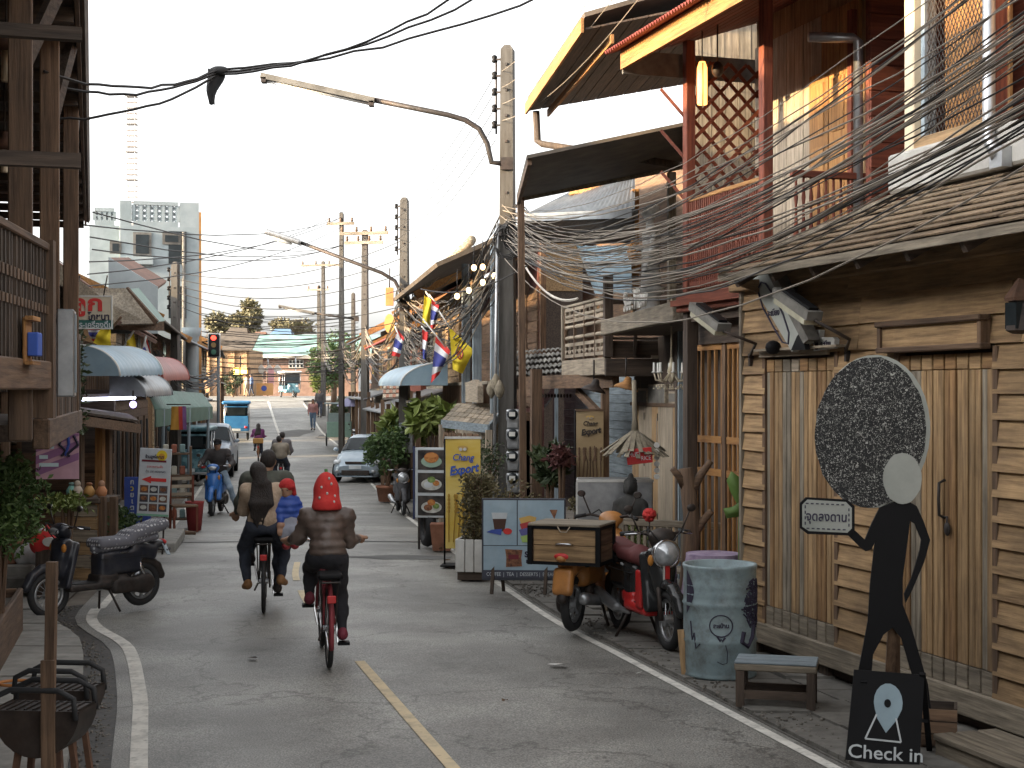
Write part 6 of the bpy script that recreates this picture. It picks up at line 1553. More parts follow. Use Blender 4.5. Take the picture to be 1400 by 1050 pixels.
# leaning ironing-board sign, letter sign, spotlights on the wall
v = -.16
def fq(x, y, v=-.16): a = FR1.px(x, y, v); return (a[0], a[1])
t = on(FR1, 'slanted_sign', 'slanted grey plank sign with a long drawn oval on the clapboards', 'sign')
c4 = [fq(1027, 379), fq(1062, 371), fq(1110, 468), fq(1087, 481)]
MB().prism(c4, v-.03, v+.02).build('panel', GRYP, t); 
MB().prism([fq(1056, 373), fq(1064, 370), fq(1113, 464), fq(1106, 470)], v-.05, v+.06).build('edge_board', CONC_D, t)
cc = V((c4[0][0]+c4[2][0])/2, 0, (c4[0][1]+c4[2][1])/2)
q = [fq(1046, 386), fq(1041, 396), fq(1048, 420), (fq(1062, 446)), fq(1075, 468), fq(1083, 470), fq(1084, 455), fq(1076, 430), fq(1064, 405), fq(1052, 388)]
MB().tube([(a, v-.035, z) for a, z in q], .008, 5, closed=True).build('drawn_oval', INK, t)
cx = fq(1062, 428); text('ละเบียง', .075, INK, t, (cx[0], v-.034, cx[1]), ext=.002, bold=.001)
q = fq(1060, 475); MB().ball((q[0], v-.02, q[1]), (.05, .07, .06)).build('lamp_bulb', BLK, t, True); q = fq(1098, 470); MB().prism([(q[0]-.12, q[1]-.05), (q[0]+.12, q[1]-.05), (q[0]+.05, q[1]+.1), (q[0]-.02, q[1]+.06)], v-.045, v+.0).build('black_foot', BLK, t)
brr('shelf', W_PALE['x'], t, (D1[0], -.09, zt1+.06), (fq(1140, 480)[0], -.09, zt1+.06), .1, .02)
for a in (c4[0], c4[2]): brr('stand_off', W_DARK['y'], t, (cc.x, v+.02, a[1]*.5+cc.z*.5), (cc.x, .0, a[1]*.5+cc.z*.5), .05)
t = on(FR1, 'letter_sign', 'small white cut-out sign shaped like a Thai letter on the wall', 'sign'); v = -.06
pl = [fq(x, y, v) for x, y in ((1114, 480), (1113, 458), (1117, 451), (1123, 451), (1122, 461), (1140, 461), (1143, 464), (1142, 476))]
MB().prism(pl, v-.012, v+.03).build('panel', C_('letter_white', (.55, .55, .52)), t)
a = fq(1131, 470, v); text('ระเบียง', .055, INK, t, (a[0], v-.014, a[1]), ext=.002, bold=.0015); q = [fq(x, y, v) for x, y in ((1117, 478), (1116, 460), (1119, 455), (1121, 460), (1120, 478))]; MB().prism(q, v-.016, v-.0125).build('dark_stroke', INK, t)
for k, (x, y, ax, ay, bx_, by, wx, wy) in enumerate(((1090, 421, 1113, 436, 1155, 462, 1157, 484), (970, 440, 990, 454, 1022, 468, 1028, 490))):
    vv = -.42; t = on(FR1, 'flood_light', ('long glass floodlight on a bent arm above the left folding doors', 'long glass floodlight on a bent arm at the corner of the clapboard house')[k], 'floodlight', 'floodlights on the clapboard wall')
    if k == 0: a = fq(1066, 404, vv); b = fq(1114, 438, vv); w0 = fq(1155, 464, -.2); w1 = fq(1157, 480, -.04)
    else: a = fq(951, 423, vv); b = fq(990, 453, vv); w0 = fq(1020, 470, -.25); w1 = fq(1024, 488, -.05)
    A_ = V(a[0], vv, a[1]); B_ = V(b[0], vv, b[1]); d = (B_-A_).normalized()
    brr('housing', CONC_D, t, A_+V(0, 0, .03), B_+V(0, 0, .03), .13, .07)
    m = MB().bar(A_+d*.02-V(0, 0, .03), B_-d*.06-V(0, 0, .03), .12, .05).build('glass_cover', mat('lamp_glass', (.3, .29, .22), (.45, .43, .33), sc=8, rough=.15), t)
    brr('heat_sink', BLK, t, A_+d*.1+V(0, 0, .075), B_-d*.02+V(0, 0, .075), .08, .03)
    tb('arm', IRON, t, [B_, V(w0[0], -.16, w0[1]), V(w1[0], -.045, w1[1])], .014, 6); MB().bb(w1[0]-.015, w1[0]+.015, -.05, -.012, w1[1]-.08, w1[1]+.03).build('wall_plate', IRON, t)
a = fq(1396, 425, -.2); t = thing('wall_lantern', 'rusty glass wall lantern at the right end of the clapboards', 'lantern', tuple(FR1.w(a[0], -.2, a[1]-.14)), FR1.rz)
MB().lathe([(.05, 0), (.09, .02), (.07, .2), (.03, .3)], 6).build('body', IRON, t); MB().lathe([(.095, .2), (.1, .22), (.02, .34)], 6).build('cap', RUST, t); tb('bracket', IRON, t, [(0, 0, .3), (0, .1, .34), (0, .2, .3)], .01)
bx('glass', GLASS, t, -.055, .055, -.075, .055, .03, .19)
# ------------------------------------------------------------------ porch clutter
def at(name, label, cat, x, D, rz=0, dz=.03, group=None): p = PG(x, D); p.z += dz; return thing(name, label, cat, tuple(p), rz, group)
t = at('tree_post', 'rough brown forked tree-trunk post with stubby branches', 'post', 943, 13.8)
m = MB().tube([(-.06, 0, 0), (-.02, 0, .5), (.03, 0, 1.0), (-.04, 0, 1.55)], [.085, .075, .08, .07], 9); m.build('trunk', W_BRN['z'], t, True)
for a, b in (((-.03, 0, 1.35), (-.17, -.05, 1.55)), ((.0, 0, 1.3), (.2, 0, 1.62)), ((.02, 0, .9), (.2, -.05, 1.15)), ((.02, 0, .75), (.42, .05, .25))): tb('branch', W_BRN['x'], t, [a, (Vector(a)+Vector(b))/2+V(0, 0, .02), b], [.05, .04, .03], 7)
t = at('cloth_table', 'small round table under a draped purple patterned cloth', 'table', 975, 13.5)
m = MB(); rows = []
PCL = mat('purple_cloth', (.2, .14, .24), (.42, .34, .44), sc=9, rough=.9)
for i in range(6):
    z = .78-.42*i/5; rows.append([((.25+.05*i/5+.02*math.sin(8*a)*i/5)*math.cos(a), (.25+.05*i/5+.02*math.sin(8*a)*i/5)*math.sin(a), z) for a in [k*math.pi/16 for k in range(33)]])
m.sheet(rows[::-1]); m.add([(.25*math.cos(a), .25*math.sin(a), .78) for a in [k*math.pi/16 for k in range(32)]], [tuple(range(32))]); m.build('cloth', PCL, t, True)
for a in range(3): tb('leg', W_DARK['z'], t, [(.1*math.cos(a*2.1), .1*math.sin(a*2.1), .75), (.2*math.cos(a*2.1), .2*math.sin(a*2.1), 0)], .02)
def big_leaf(label, x, y, D, pts, w, mt, name='banana_leaf'):
    o = PG(x, D); t = thing(name, label, 'plant', tuple(o)); c = [P(a, b, D)-o for a, b in pts]
    rows = []; n = len(c)
    for i, p in enumerate(c):
        s = i/(n-1); d = (c[min(i+1, n-1)]-c[max(i-1, 0)]).normalized(); nn = d.cross(V(0, 1, 0)); ww = w*math.sin(math.pi*min(1, s*.9+.08))
        rows.append([p-nn*ww+V(0, .05, 0), p, p+nn*ww+V(0, .05, 0)])
    q = MB().sheet(rows); q.sheet([[a+V(0, .006, 0) for a in r_][::-1] for r_ in rows]); q.build('leaf', mt, t, True)
    tb('stalk', LEAF, t, [c[0], V(c[0].x, c[0].y, 0)], .02); return t
BAN = leafmat('banana_green', (.06, .12, .02), (.13, .22, .05))
big_leaf('upright bright green banana leaf beside the slatted doors', 1008, 700, 13.3, [(1012, 690), (1009, 670), (1003, 655), (1001, 645)], .07, BAN)
big_leaf('curling banana leaf low beside the slatted doors', 1002, 700, 13.2, [(1018, 686), (1008, 700), (996, 702), (990, 696)], .06, BAN)
bush('fern_pot', 'small fern in a pot between drum and slatted doors', 'plant', tuple(PG(1005, 13.0)+V(0, 0, .03)), .2, .3, 380, .1, LEAF, pot=(.16, .35, TERRA))
# bench
t = at('garden_bench', 'grey slatted garden bench with a red flower on its back', 'bench', 905, 15.2, -.5)
for x in (-.55, .55):
    for y in (-.2, .22): bx('leg', W_GREY['z'], t, x-.03, x+.03, y-.03, y+.03, 0, .45 if y < 0 else .92)
    bx('arm_rest', W_GREY['y'], t, x-.04, x+.04, -.24, .25, .62, .66, .006); bx('arm_post', W_GREY['z'], t, x-.025, x+.025, -.21, -.16, .45, .62)
for k in range(4): bx('seat_slat', W_GREY['x'], t, -.58, .58, -.22+.11*k, -.13+.11*k, .43, .46, .005)
bx('back_rail', W_GREY['x'], t, -.58, .58, .19, .25, .86, .93, .006); bx('back_rail', W_GREY['x'], t, -.58, .58, .2, .24, .5, .55, .006)
for k in range(15): x = -.5+k*1.0/14; bx('back_slat', W_GREY['z'], t, x-.018, x+.018, .205, .23, .55, .86)
p = P(888, 704, 14.7); t = thing('red_pompom', 'round red paper flower stuck on the bench back', 'ornament', tuple(p)); m = MB()
for k in range(40): a = Vector((rnd.gauss(0, 1), rnd.gauss(0, 1), rnd.gauss(0, 1))).normalized(); m.ball(a*.05, (.025, .025, .025), 6, 4)
m.build('petals', FRED, t, True); tb('wire_stem', IRON, t, [(0, 0, -.04), (0, .05, -.25)], .006, 4)
# grey appliance with Buddha bust and plant
t = at('grey_cabinet', 'pale grey metal cabinet unit with a dark recessed panel', 'cabinet', 842, 17.0, -.03)
bx('case', STEEL, t, -.45, .43, 0, .5, .05, 1.28, .012); bx('recess', CONC_D, t, -.4, .0, -.006, -.0005, .1, .82); bx('recess_panel', IRON, t, -.33, -.05, -.015, -.0065, .12, .76); bx('rim', WHITE, t, -.46, .44, -.012, .0, 1.25, 1.285); bx('rim', WHITE, t, -.465, -.44, -.012, -.0005, .05, 1.249)
for k in range(12): bx('vent', IRON, t, -.456, -.4501, .03, .46, .3+.07*k, .33+.07*k)
t = at('pedestal_stand', 'dark wooden plinth below the stone bust', 'plinth', 861, 16.5); bx('column', W_DARK['z'], t, -.18, .18, -.15, .15, 0, .86, .01); bx('top', W_DARK['x'], t, -.22, .22, -.18, .18, .86, .9, .008)
p = PG(862, 16.5); BS = mat('black_stone', (.018, .018, .017), (.05, .048, .044), sc=8, rough=.8, bump=.2)
t = thing('buddha_bust', 'dark stone Buddha bust with topknot above the porch plants', 'statue', (p.x, p.y, p.z+.9), -.3); t.scale = (.8, .8, .85)
solid('bust', BS, t, [ell((0, 0, .12), (.2, .12, .2)), cap((-.15, 0, .2), (.15, 0, .2), .07), cap((-.2, 0, .18), (-.22, -.02, 0), .055), cap((.2, 0, .18), (.22, -.02, 0), .055), cap((0, 0, .25), (0, 0, .35), .055), ell((0, -.01, .41), (.082, .095, .11)), ell((0, .02, .45), (.09, .095, .085)), ell((0, .02, .55), (.04, .04, .05)), ell((0, -.105, .4), (.014, .022, .028)), cap((-.09, 0, .43), (-.088, 0, .34), .014, .017), cap((.09, 0, .43), (.088, 0, .34), .014, .017), ell((0, -.095, .36), (.03, .012, .008))], .014, .025)
curl = MB()
for k in range(70):
    a = rnd.uniform(0, 6.28); e = rnd.uniform(.15, 1.5); curl.ball((.092*math.cos(a)*math.cos(e), .02+.097*math.sin(a)*math.cos(e), .45+.088*math.sin(e)), .014, 6, 4)
curl.build('hair_curls', BS, t, True)
bush('porch_shrub', 'bright leafy potted shrub in front of the stone bust', 'plant', tuple(PG(850, 15.9)+V(0, 0, .03)), .34, .42, 1100, .07, LEAF_Y, pot=(.22, .42, TERRA), clumps=16)
bush('porch_shrub', 'low green potted shrub left of the stone bust', 'plant', tuple(PG(826, 16.1)+V(0, 0, .03)), .22, .36, 600, .06, LEAF, pot=(.17, .36, TERRA))
# straw umbrella with red sign
o = P(868, 615, 16.8); t = thing('straw_umbrella', 'ragged dry palm-leaf parasol hanging from a thatched stem', 'umbrella', (o.x, o.y, o.z-.1))
STRAW = mat('dry_straw', (.13, .11, .08), (.3, .26, .19), axis='z', sc=4, st=6, rough=.95)
tb('stem', STRAW, t, [(0, 0, .25), (0, 0, .45), (-.01, 0, .9)], [.05, .03, .025], 8)
for k in range(44):
    a = 2*math.pi*k/44+rnd.uniform(-.05, .05); l = rnd.uniform(.3, .42); brr('straw_leaf', STRAW, t, (.03*math.cos(a), .03*math.sin(a), .32), (l*math.cos(a), l*math.sin(a), .06+rnd.uniform(-.05, .05)), .05, .006)
t, w, h, z = board('red_sign', 'small red sign with white letters hanging under the straw parasol', 'sign', 858, 613, 893, 634, 16.5, .05); t.rotation_euler = (0, R(-6), .05)
bx('panel', RED, t, -w/2, w/2, 0, .02, 0, h, .004); text('MUST', h*.42, SWHITE, t, (-w*.18, -.003, h*.62), ext=.001, sx=.8); text('RICE', h*.4, SWHITE, t, (w*.24, -.003, h*.32), ext=.001, sx=.8)
for xx in (-w*.4, w*.4): tb('string', WIREG, t, [(xx, .01, h), (xx*.3, .1, h+.2)], .005, 4)
t, w, h, z = board('string_sign', 'thin white vertical hanging ornament strip beside the red sign', 'ornament', 894, 602, 902, 656, 16.6); 
for k in range(6): disc(0, h*(.08+.16*k), w*.5, h*.07, 0, .02).build('bead', WHITE, t)
tb('string', WIREG, t, [(0, .01, 0), (0, .01, h+.25)], .006, 4)
# chandelier and enamel lamps
o = P(918, 498, 16.8); t = thing('chandelier', 'ornate pale crystal chandelier hanging outdoors under the platform', 'chandelier', (o.x, o.y, o.z-.22))
CH_ = mat('old_ivory', (.28, .23, .15), (.5, .44, .33), sc=8, rough=.5)
MB().lathe([(.01, 0), (.04, .04), (.02, .08), (.05, .14), (.03, .2), (.012, .3)], 10).build('stem', CH_, t, True); tb('chain', CH_, t, [(0, 0, .3), (0, 0, .98)], .01, 5)
for k in range(8):
    a = k*math.pi/4; c, s = math.cos(a), math.sin(a); tb('arm', CH_, t, [(.02*c, .02*s, .12), (.1*c, .1*s, .02), (.18*c, .18*s, .04), (.2*c, .2*s, .12)], .01, 5); MB().lathe([(.02, .12), (.035, .13), (.015, .14), (.013, .24)], 7, Matrix.Translation((.2*c, .2*s, 0))).build('candle', WHITE, t, True)
    m = MB()
    for j in range(5): m.ball((.2*c*(.4+.15*j), .2*s*(.4+.15*j), -.02-.02*abs(j-2)), .012, 6, 4)
    m.build('crystal_drops', CH_, t, True)
for k, (x, y, mm, lb) in enumerate(((812, 533, IRON, 'dark enamel bell lamp under the fretwork balcony'), (856, 530, W_ORG['x'], 'orange flared enamel lamp under the fretwork balcony'))):
    o = P(x, y, 19.5); t = thing('pendant_lamp', lb, 'lamp', tuple(o)); MB().lathe([(.17, -.02), (.15, .01), (.06, .07), (.04, .14), (.02, .15)], 16, Matrix.Rotation(R(14), 4, 'Y')).build('shade', mm, t, True); MB().ball((0, 0, 0), .035).build('bulb', WHITE, t, True); tb('rod', IRON, t, [(0, 0, .13), (0, 0, .4)], .012, 6)
# planters and shrubs along the pavement
p = PG(650, 18.3); p.z += .03
t = thing('slat_planter', 'white slatted planter box with a tall thin brownish hedge', 'planter', tuple(p), -.2)
bx('box', W_DARK['x'], t, -.16, .16, -.3, .4, .0, .3)
for k in range(3): bx('front_slat', WHITE, t, -.17+.115*k, -.065+.115*k, -.33, -.3005, .1, .5, .006)
for k in range(6): bx('side_slat', WHITE, t, -.19, -.1605, -.29+.12*k, -.18+.12*k, .1, .5, .006)
bx('soil', DIRTG, t, -.15, .15, -.29, .39, .3, .46)
leaves(MB(), [(rnd.uniform(-.14, .17), rnd.uniform(-.3, .4), .45+rnd.random()*.82) for _ in range(2600)], .055).build('foliage', LEAF_B, t)
m = MB()
for k in range(12): a, b = rnd.uniform(-.12, .14), rnd.uniform(-.25, .35); m.tube([(a, b, .4), (a+rnd.uniform(-.05, .05), b, .9), (a+rnd.uniform(-.1, .1), b, 1.25)], .008, 4)
m.build('stem', W_BRN['z'], t)
bush('hedge_shrub', 'thin shrub spreading behind the cafe board', 'plant', tuple(PG(690, 19.6)+V(0, 0, .03)), .55, .75, 1300, .055, LEAF_B, trunk=.45, clumps=22)
bush('hedge_shrub', 'dark shrub in the shade left of the porch post', 'plant', tuple(PG(665, 22.5)+V(0, 0, .03)), .5, .9, 1000, .06, LEAF_D, trunk=.8, clumps=18)
t = bush('square_pot_plant', 'square brown pot under the menu board with a small plant', 'plant', tuple(PG(604, 22.0)+V(0, 0, .03)), .16, .2, 120, .07, LEAF_D)
m = MB(); m.add([(-.13, -.13, 0), (.13, -.13, 0), (.13, .13, 0), (-.13, .13, 0), (-.17, -.17, .4), (.17, -.17, .4), (.17, .17, .4), (-.17, .17, .4)], [(3, 2, 1, 0), (0, 1, 5, 4), (1, 2, 6, 5), (2, 3, 7, 6), (3, 0, 4, 7), (4, 5, 6, 7)]); m.build('pot', TERRA, t)
t = at('tyre', 'old black car tyre leaning at the foot of the menu board', 'tyre', 584, 22.6, .3); q = MB()
q.tube([(0, .26*math.cos(a), .34+.26*math.sin(a)) for a in [k*math.pi/12 for k in range(24)]], .085, 8, closed=True); q.build('rubber', BLACK, t, True)
MB().tube([(0, .18*math.cos(a), .34+.18*math.sin(a)) for a in [k*math.pi/12 for k in range(24)]], .02, 6, closed=True).build('bead', IRON, t, True)
bush('roadside_shrub', 'tall dense green shrub in a pot beside the silver hatchback', 'plant', tuple(PG(530, 36.5)+V(0, 0, .03)), .62, 1.5, 2600, .12, LEAF, pot=(.3, .4, TERRA), clumps=26, trunk=.05)
bush('palm_pot', 'spiky yellow-green potted palm behind the switch box', 'plant', tuple(PG(543, 39)+V(0, 0, .03)), .6, .9, 700, .35, LEAF_Y, trunk=1.3)
bush('palm_pot', 'spiky green potted palm above the menu board', 'plant', tuple(PG(590, 30)+V(0, 0, .03)), .5, .8, 500, .32, LEAF_Y, trunk=1.3, pot=(.25, .35, TERRA))
bush('porch_fern', 'spiky plant in the shade beside the porch post', 'plant', tuple(PG(752, 20.6)+V(0, 0, .03)), .3, .6, 500, .16, LEAF_D, trunk=.75, pot=(.2, .3, TERRA))
bush('porch_fern', 'reddish leafed plant in a white pot on the porch', 'plant', tuple(PG(768, 20.2)+V(0, 0, .03)), .22, .4, 260, .12, leafmat('leaf_red', (.08, .03, .03), (.2, .08, .07)), trunk=.9, pot=(.14, .3, WHITE))
bush('porch_shrub', 'speckled shrub between the cafe board and the grey cabinet', 'plant', tuple(PG(782, 18.2)+V(0, 0, .03)), .24, .9, 700, .055, LEAF_B, trunk=.15)
# garden shop awnings on the far right
for k, (x, y, D) in enumerate(((678, 577, 23.0), (672, 585, 23.2), (683, 586, 22.9))):
    o = P(x, y-40, D); t = thing('woven_fish_trap', 'small woven basket lamp hanging under the veranda eave', 'basket', tuple(o), 0, 'woven baskets by the pole'); t.scale = (.6, .6, .75); MB().lathe([(.02, 0), (.12, .12), (.14, .22), (.06, .36), (.03, .4)], 10).build('basket', STRAW, t, True); tb('cord', WIREG, t, [(0, 0, .4), (0, 0, .75)], .008, 4)
# curved tin awnings on the far right beside flags
vault('vaulted_awning', 'pale blue-grey vaulted tin awning behind the striped flag', ((612, 527, 31), (572, 527, 37), -1.0), TIN_BLUE, .5)
t = thing('tiled_awning', 'small awning of striped red clay tiles beyond the second pole', 'awning', tuple(P(524, 545, 45))); o = P(524, 545, 45); q = [P(523, 546, 44)-o, P(551, 544, 40)-o, P(551, 523, 42)-o, P(525, 521, 46)-o]
for r_ in range(4):
    for c_ in range(6):
        f = lambda s, tt: q[0].lerp(q[1], s).lerp(q[3].lerp(q[2], s), tt); MB().slab([f(c_/6, r_/4)+V(0, 0, .05), f((c_+.9)/6, r_/4)+V(0, 0, .05), f((c_+.9)/6, (r_+1.1)/4), f(c_/6, (r_+1.1)/4)], .03).build('tile', TERRA if (c_+r_) % 2 else W_PALE['x'], t)
brr('awning_post', W_BRN['z'], t, q[0], V(q[0].x, q[0].y, g(44)-o.z), .1); brr('awning_post', W_BRN['z'], t, q[1], V(q[1].x, q[1].y, g(40)-o.z), .1); MB().slab([p-V(0, 0, .01) for p in q], .02).build('deck', W_DARK['x'], t)

# ------------------------------------------------------------------ left-hand foreground
t = thing('wooden_post', 'thin upright rusty brown wooden post before the oil-drum grills', 'post', tuple(P(70, 1140, 7.6)-V(0, 0, 0)))
o = Vector(t.location); o.z = .085; t.location = o
tp = P(72, 768, 7.6); pz = tp.z-o.z; m = MB().bar((-.02, 0, 0), (.005, 0, pz), .05, .05); m.build('stake', W_BRN['z'], t); brr('stake_sleeve', W_BRN['z'], t, (.0, -.04, 0), (-.005, -.035, pz*.62), .07, .03)
def grill(label, x, y, D, rz, s=1):
    c = P(x, y, D); t = thing('drum_grill', label, 'grill', (c.x, c.y, .085), rz, 'oil-drum grills'); h = c.z-.085
    rr = .235*s; n = 12; pr = [(rr*math.cos(math.pi+math.pi*k/n), rr*math.sin(math.pi+math.pi*k/n)*1.05) for k in range(n+1)]
    m = MB()
    for sg in (-.32*s, .32*s): pass
    rows = [[(px_, yy, h+pz_) for px_, pz_ in pr] for yy in (-.12*s, .12*s)]
    m.sheet(rows); m.sheet([[(a*.96, b, c_+.01) for a, b, c_ in r_][::-1] for r_ in rows]); m.build('trough', IRON, t, True)
    for yy in (-.12*s, .12*s): MB().prism(pr, yy-.006, yy+.006).build('end_plate', IRON, t).location = (0, 0, h)
    for yy in (-.14*s, .13*s): tb('handle', BLACK, t, [(-rr*.95, yy, h-.02), (-rr*.9, yy, h+.07), (-rr*.55, yy, h+.11), (rr*.55, yy, h+.11), (rr*.9, yy, h+.07), (rr*.95, yy, h-.04)], .016, 8)
    bx('grate', IRON, t, -rr*.9, rr*.9, -.11*s, .11*s, h-.012, h-.004)
    for k in range(9): bx('grate_bar', IRON, t, -rr*.9+rr*.2*k, -rr*.9+rr*.2*k+.01, -.11*s, .11*s, h-.003, h+.006)
    for sx in (-1, 1):
        for sy in (-1, 1): brr('leg', RUST, t, (sx*rr*.45, sy*.08*s, h-rr*.8), (sx*rr*.62, sy*.12*s, 0), .03, .03)
    return t
grill('black half-drum charcoal grill in front on four rusty legs', 62, 965, 7.7, -.1)
grill('second half-drum grill tucked just behind the first', 82, 938, 8.25, -.1, .95)
t = at('orange_hose_ring', 'thin orange ring of hose lying on the left pavement', 'hose', 22, 11.0, dz=.095); MB().tube([(.13*math.cos(a), .1*math.sin(a), .012) for a in [k*math.pi/10 for k in range(20)]], .012, 6, closed=True).build('ring', C_('hose_orange', (.5, .2, .06)), t, True)
# raised planter bed
o = P(20, 880, 12.0); t = thing('brick_planter', 'low weathered timber edged planter bed at the left edge', 'planter', (-4.15, 12.0, .08), .24)
bx('side', W_BRN['y'], t, -.05, 0, -1.6, 1.6, 0, .4, .01); bx('end', W_BRN['x'], t, -.9, -.0501, -1.6, -1.55, 0, .4, .01); bx('end', W_BRN['x'], t, -.9, -.0501, 1.55, 1.6, 0, .4, .01); bx('soil', DIRTG, t, -.9, -.0501, -1.549, 1.549, 0, .32)
bush('left_shrub', 'big dark green shrub filling the left edge under the balcony', 'plant', tuple(P(-2, 850, 12).xy)+(.08,), .4, .95, 4200, .06, LEAF, clumps=34, trunk=.85)
bush('left_flowerpot', 'terracotta pot with small seedlings on a block', 'plant', (P(14, 760, 16.2).x, 16.2, P(14, 770, 16.2).z), .16, .16, 160, .05, LEAF, pot=(.14, .26, TERRA))
t = thing('concrete_block', 'pale rough concrete plinth under the flowerpot', 'block', (P(25, 0, 16.3).x, 16.3, .08)); hz_ = P(14, 770, 16.2).z-.08
bx('slab', CONC, t, -.42, .25, -.25, .25, 0, hz_, .02); bx('ledge', CONC_D, t, -.45, .3, -.3, -.2501, 0, hz_*.6, .02)
o = P(44, 745, 16.2); t = thing('white_sack', 'crumpled white plastic sack sitting on the plinth', 'bag', (o.x, 16.2, .08+hz_)); solid('bag', mat('white_plastic', (.42, .42, .42), (.62, .62, .63), sc=5, rough=.4, bump=.5), t, [ell((0, 0, .1), (.19, .14, .13)), ell((.07, .02, .2), (.1, .1, .12)), ell((-.1, 0, .08), (.1, .13, .1)), cap((.07, 0, .28), (.1, 0, .36), .03, .05)], .02, .04)
o = P(64, 733, 15.9); t = thing('red_bag', 'shiny red and white shopping bag hanging behind the scooter front', 'bag', (o.x, 15.9, .0+o.z-.2)); solid('bag', RED, t, [ell((0, 0, .14), (.18, .1, .12)), ell((-.08, 0, .1), (.1, .1, .1))], .02, .04); disc(.06, .15, .07, .05, -.12, .02, a=.4).build('white_patch', WHITE, t); tb('handle', RED, t, [(-.08, 0, .22), (0, 0, .32), (.08, 0, .22)], .01)
bx('support_stool', W_DARK['z'], t, -.1, .1, -.08, .08, -(o.z-.2)+.08, .06)
bush('left_potplant', 'small bushy plant below the arrow sign', 'plant', tuple(PG(160, 20.5)+V(0, 0, .08)), .28, .42, 420, .09, LEAF, pot=(.17, .25, CONC_D))
bush('counter_creeper', 'yellow-green creeper spilling over the kiosk counter', 'plant', tuple(PG(92, 17.2)+V(0, 0, .08)), .35, .25, 520, .08, LEAF_Y, trunk=.8)
# counter toys and stall goods
for k, (x, y, cc, lb) in enumerate(((98, 665, (.2, .42, .36), 'round teal jar on the kiosk counter'), (106, 676, (.5, .42, .34), 'pale ceramic figurine on the kiosk counter'), (122, 676, (.45, .25, .08), 'orange clay ornament on the kiosk counter'), (139, 668, (.5, .22, .1), 'tiny orange doll at the end of the kiosk counter'))):
    p = P(x, y, 17.9); t = thing('counter_ornament', lb, 'ornament', (p.x, p.y, K.z+1.08), 0); t.scale = (.7, .7, .8)
    MB().lathe([(.05, 0), (.09, .04), (.1, .1), (.06, .16), (.04, .18)], 12).build('body', C_('orn%d' % k, cc), t, True); MB().ball((0, 0, .2), (.06, .06, .03 if k % 2 == 0 else .06)).build('lid' if k % 2 == 0 else 'head', C_('ornh%d' % k, ((.12, .2, .18), (.4, .33, .26), (.2, .08, .03), (.35, .2, .12))[k]), t, True)
t = at('wooden_chair', 'red-brown wooden ladder-back chair at the left roadside', 'chair', 251, 26.0, .4, .02)
for x in (-.2, .2):
    for y in (-.2, .2): bx('leg', W_RED['z'], t, x-.02, x+.02, y-.02, y+.02, 0, .45 if y < 0 else .98)
bx('seat', W_BRN['x'], t, -.22, .22, -.22, .22, .44, .48, .006)
for z in (.62, .76, .9): bx('back_slat', W_PALE['x'], t, -.18, .18, .19, .21, z, z+.06)
t = at('display_shelf', 'brown display shelf stacked with small goods beside the chair', 'shelf', 238, 27.0, .2, .02)
for x in (-.3, .3): bx('side', W_BRN['z'], t, x-.02, x+.02, -.2, .2, 0, 1.5)
for k in range(4):
    bx('shelf_board', W_BRN['x'], t, -.279, .279, -.2, .2, .15+.4*k, .18+.4*k)
    for j in range(3): bx('jar', C_('jar%d' % ((j+k) % 3), ((.5, .48, .4), (.3, .1, .06), (.2, .3, .3))[(j+k) % 3]), t, -.2+.15*j, -.1+.15*j, -.1, .05, .181+.4*k, .34+.4*k, .015)
t = at('red_bin', 'small red plastic bin standing by the ladder-back chair', 'bin', 266, 26.3, 0, .02); MB().lathe([(.12, 0), (.17, .5), (.18, .52), (.15, .52), (.1, .05)], 14).build('body', C_('bin_red', (.3, .04, .04)), t, True)
t = at('fallen_log', 'short branch lying beside the left road edge', 'log', 234, 24.5, .3, .05); tb('branch', W_BRN['x'], t, [(-.35, 0, .05), (0, .03, .06), (.4, -.05, .04)], [.05, .05, .03], 7)
t = thing('hanging_garment', 'orange and red garments hanging in front of the left shops', 'clothes', tuple(P(243, 585, 30))); t.scale = (.62, .8, .8)
for k, c in enumerate(((.6, .3, .05), (.5, .06, .05), (.25, .12, .3))):
    m = MB(); rows = [[(.1*k-.1+(i/4-.5)*(.22+.06*s), .1*k+.02*math.sin(i*2+s*4), .55-.6*s) for i in range(5)] for s in (0, .3, .6, 1)]; m.sheet(rows); m.sheet([[(a, b+.02, c_) for a, b, c_ in r_][::-1] for r_ in rows]); m.build('garment', C_('garment%d' % k, c), t, True)
tb('hang_rail', IRON, t, [(-.4, .1, .6), (.4, .1, .6)], .015)
t = at('left_step', 'concrete doorstep with dark edge beside the arrow sign', 'step', 196, 22.8, .16, .0); bx('slab', CONC, t, -.9, .55, -1.0, 1.4, 0, .16, .015)
# ------------------------------------------------------------------ bicycles
def ring(b, c, r, t, n=28, k=7, ax='x'):
    pts = [(c[0], c[1]+r*math.cos(a), c[2]+r*math.sin(a)) for a in [2*math.pi*i/n for i in range(n)]]
    return b.tube(pts, t, k, closed=True)
def wheel(parent, c, r, tw, rimm, spokes=18, hub=.03, disc_=None):
    w = ring(MB(), c, r-tw, tw, 30, 8).build('wheel', BLACK, parent, True)
    ring(MB(), c, r-2*tw-.004, tw*.55, 30, 6).build('rim', rimm, w, True)
    m = MB(); m.lathe([(hub, -.05), (hub, .05)], 10, Matrix.Translation(c) @ Matrix.Rotation(R(90), 4, 'Y'))
    for k in range(spokes): a = 2*math.pi*k/spokes; m.bar((c[0]+(.03 if k % 2 else -.03), c[1], c[2]), (c[0], c[1]+(r-2*tw)*math.cos(a), c[2]+(r-2*tw)*math.sin(a)), .006 if spokes > 10 else .03)
    m.build('spokes', rimm, w); return w
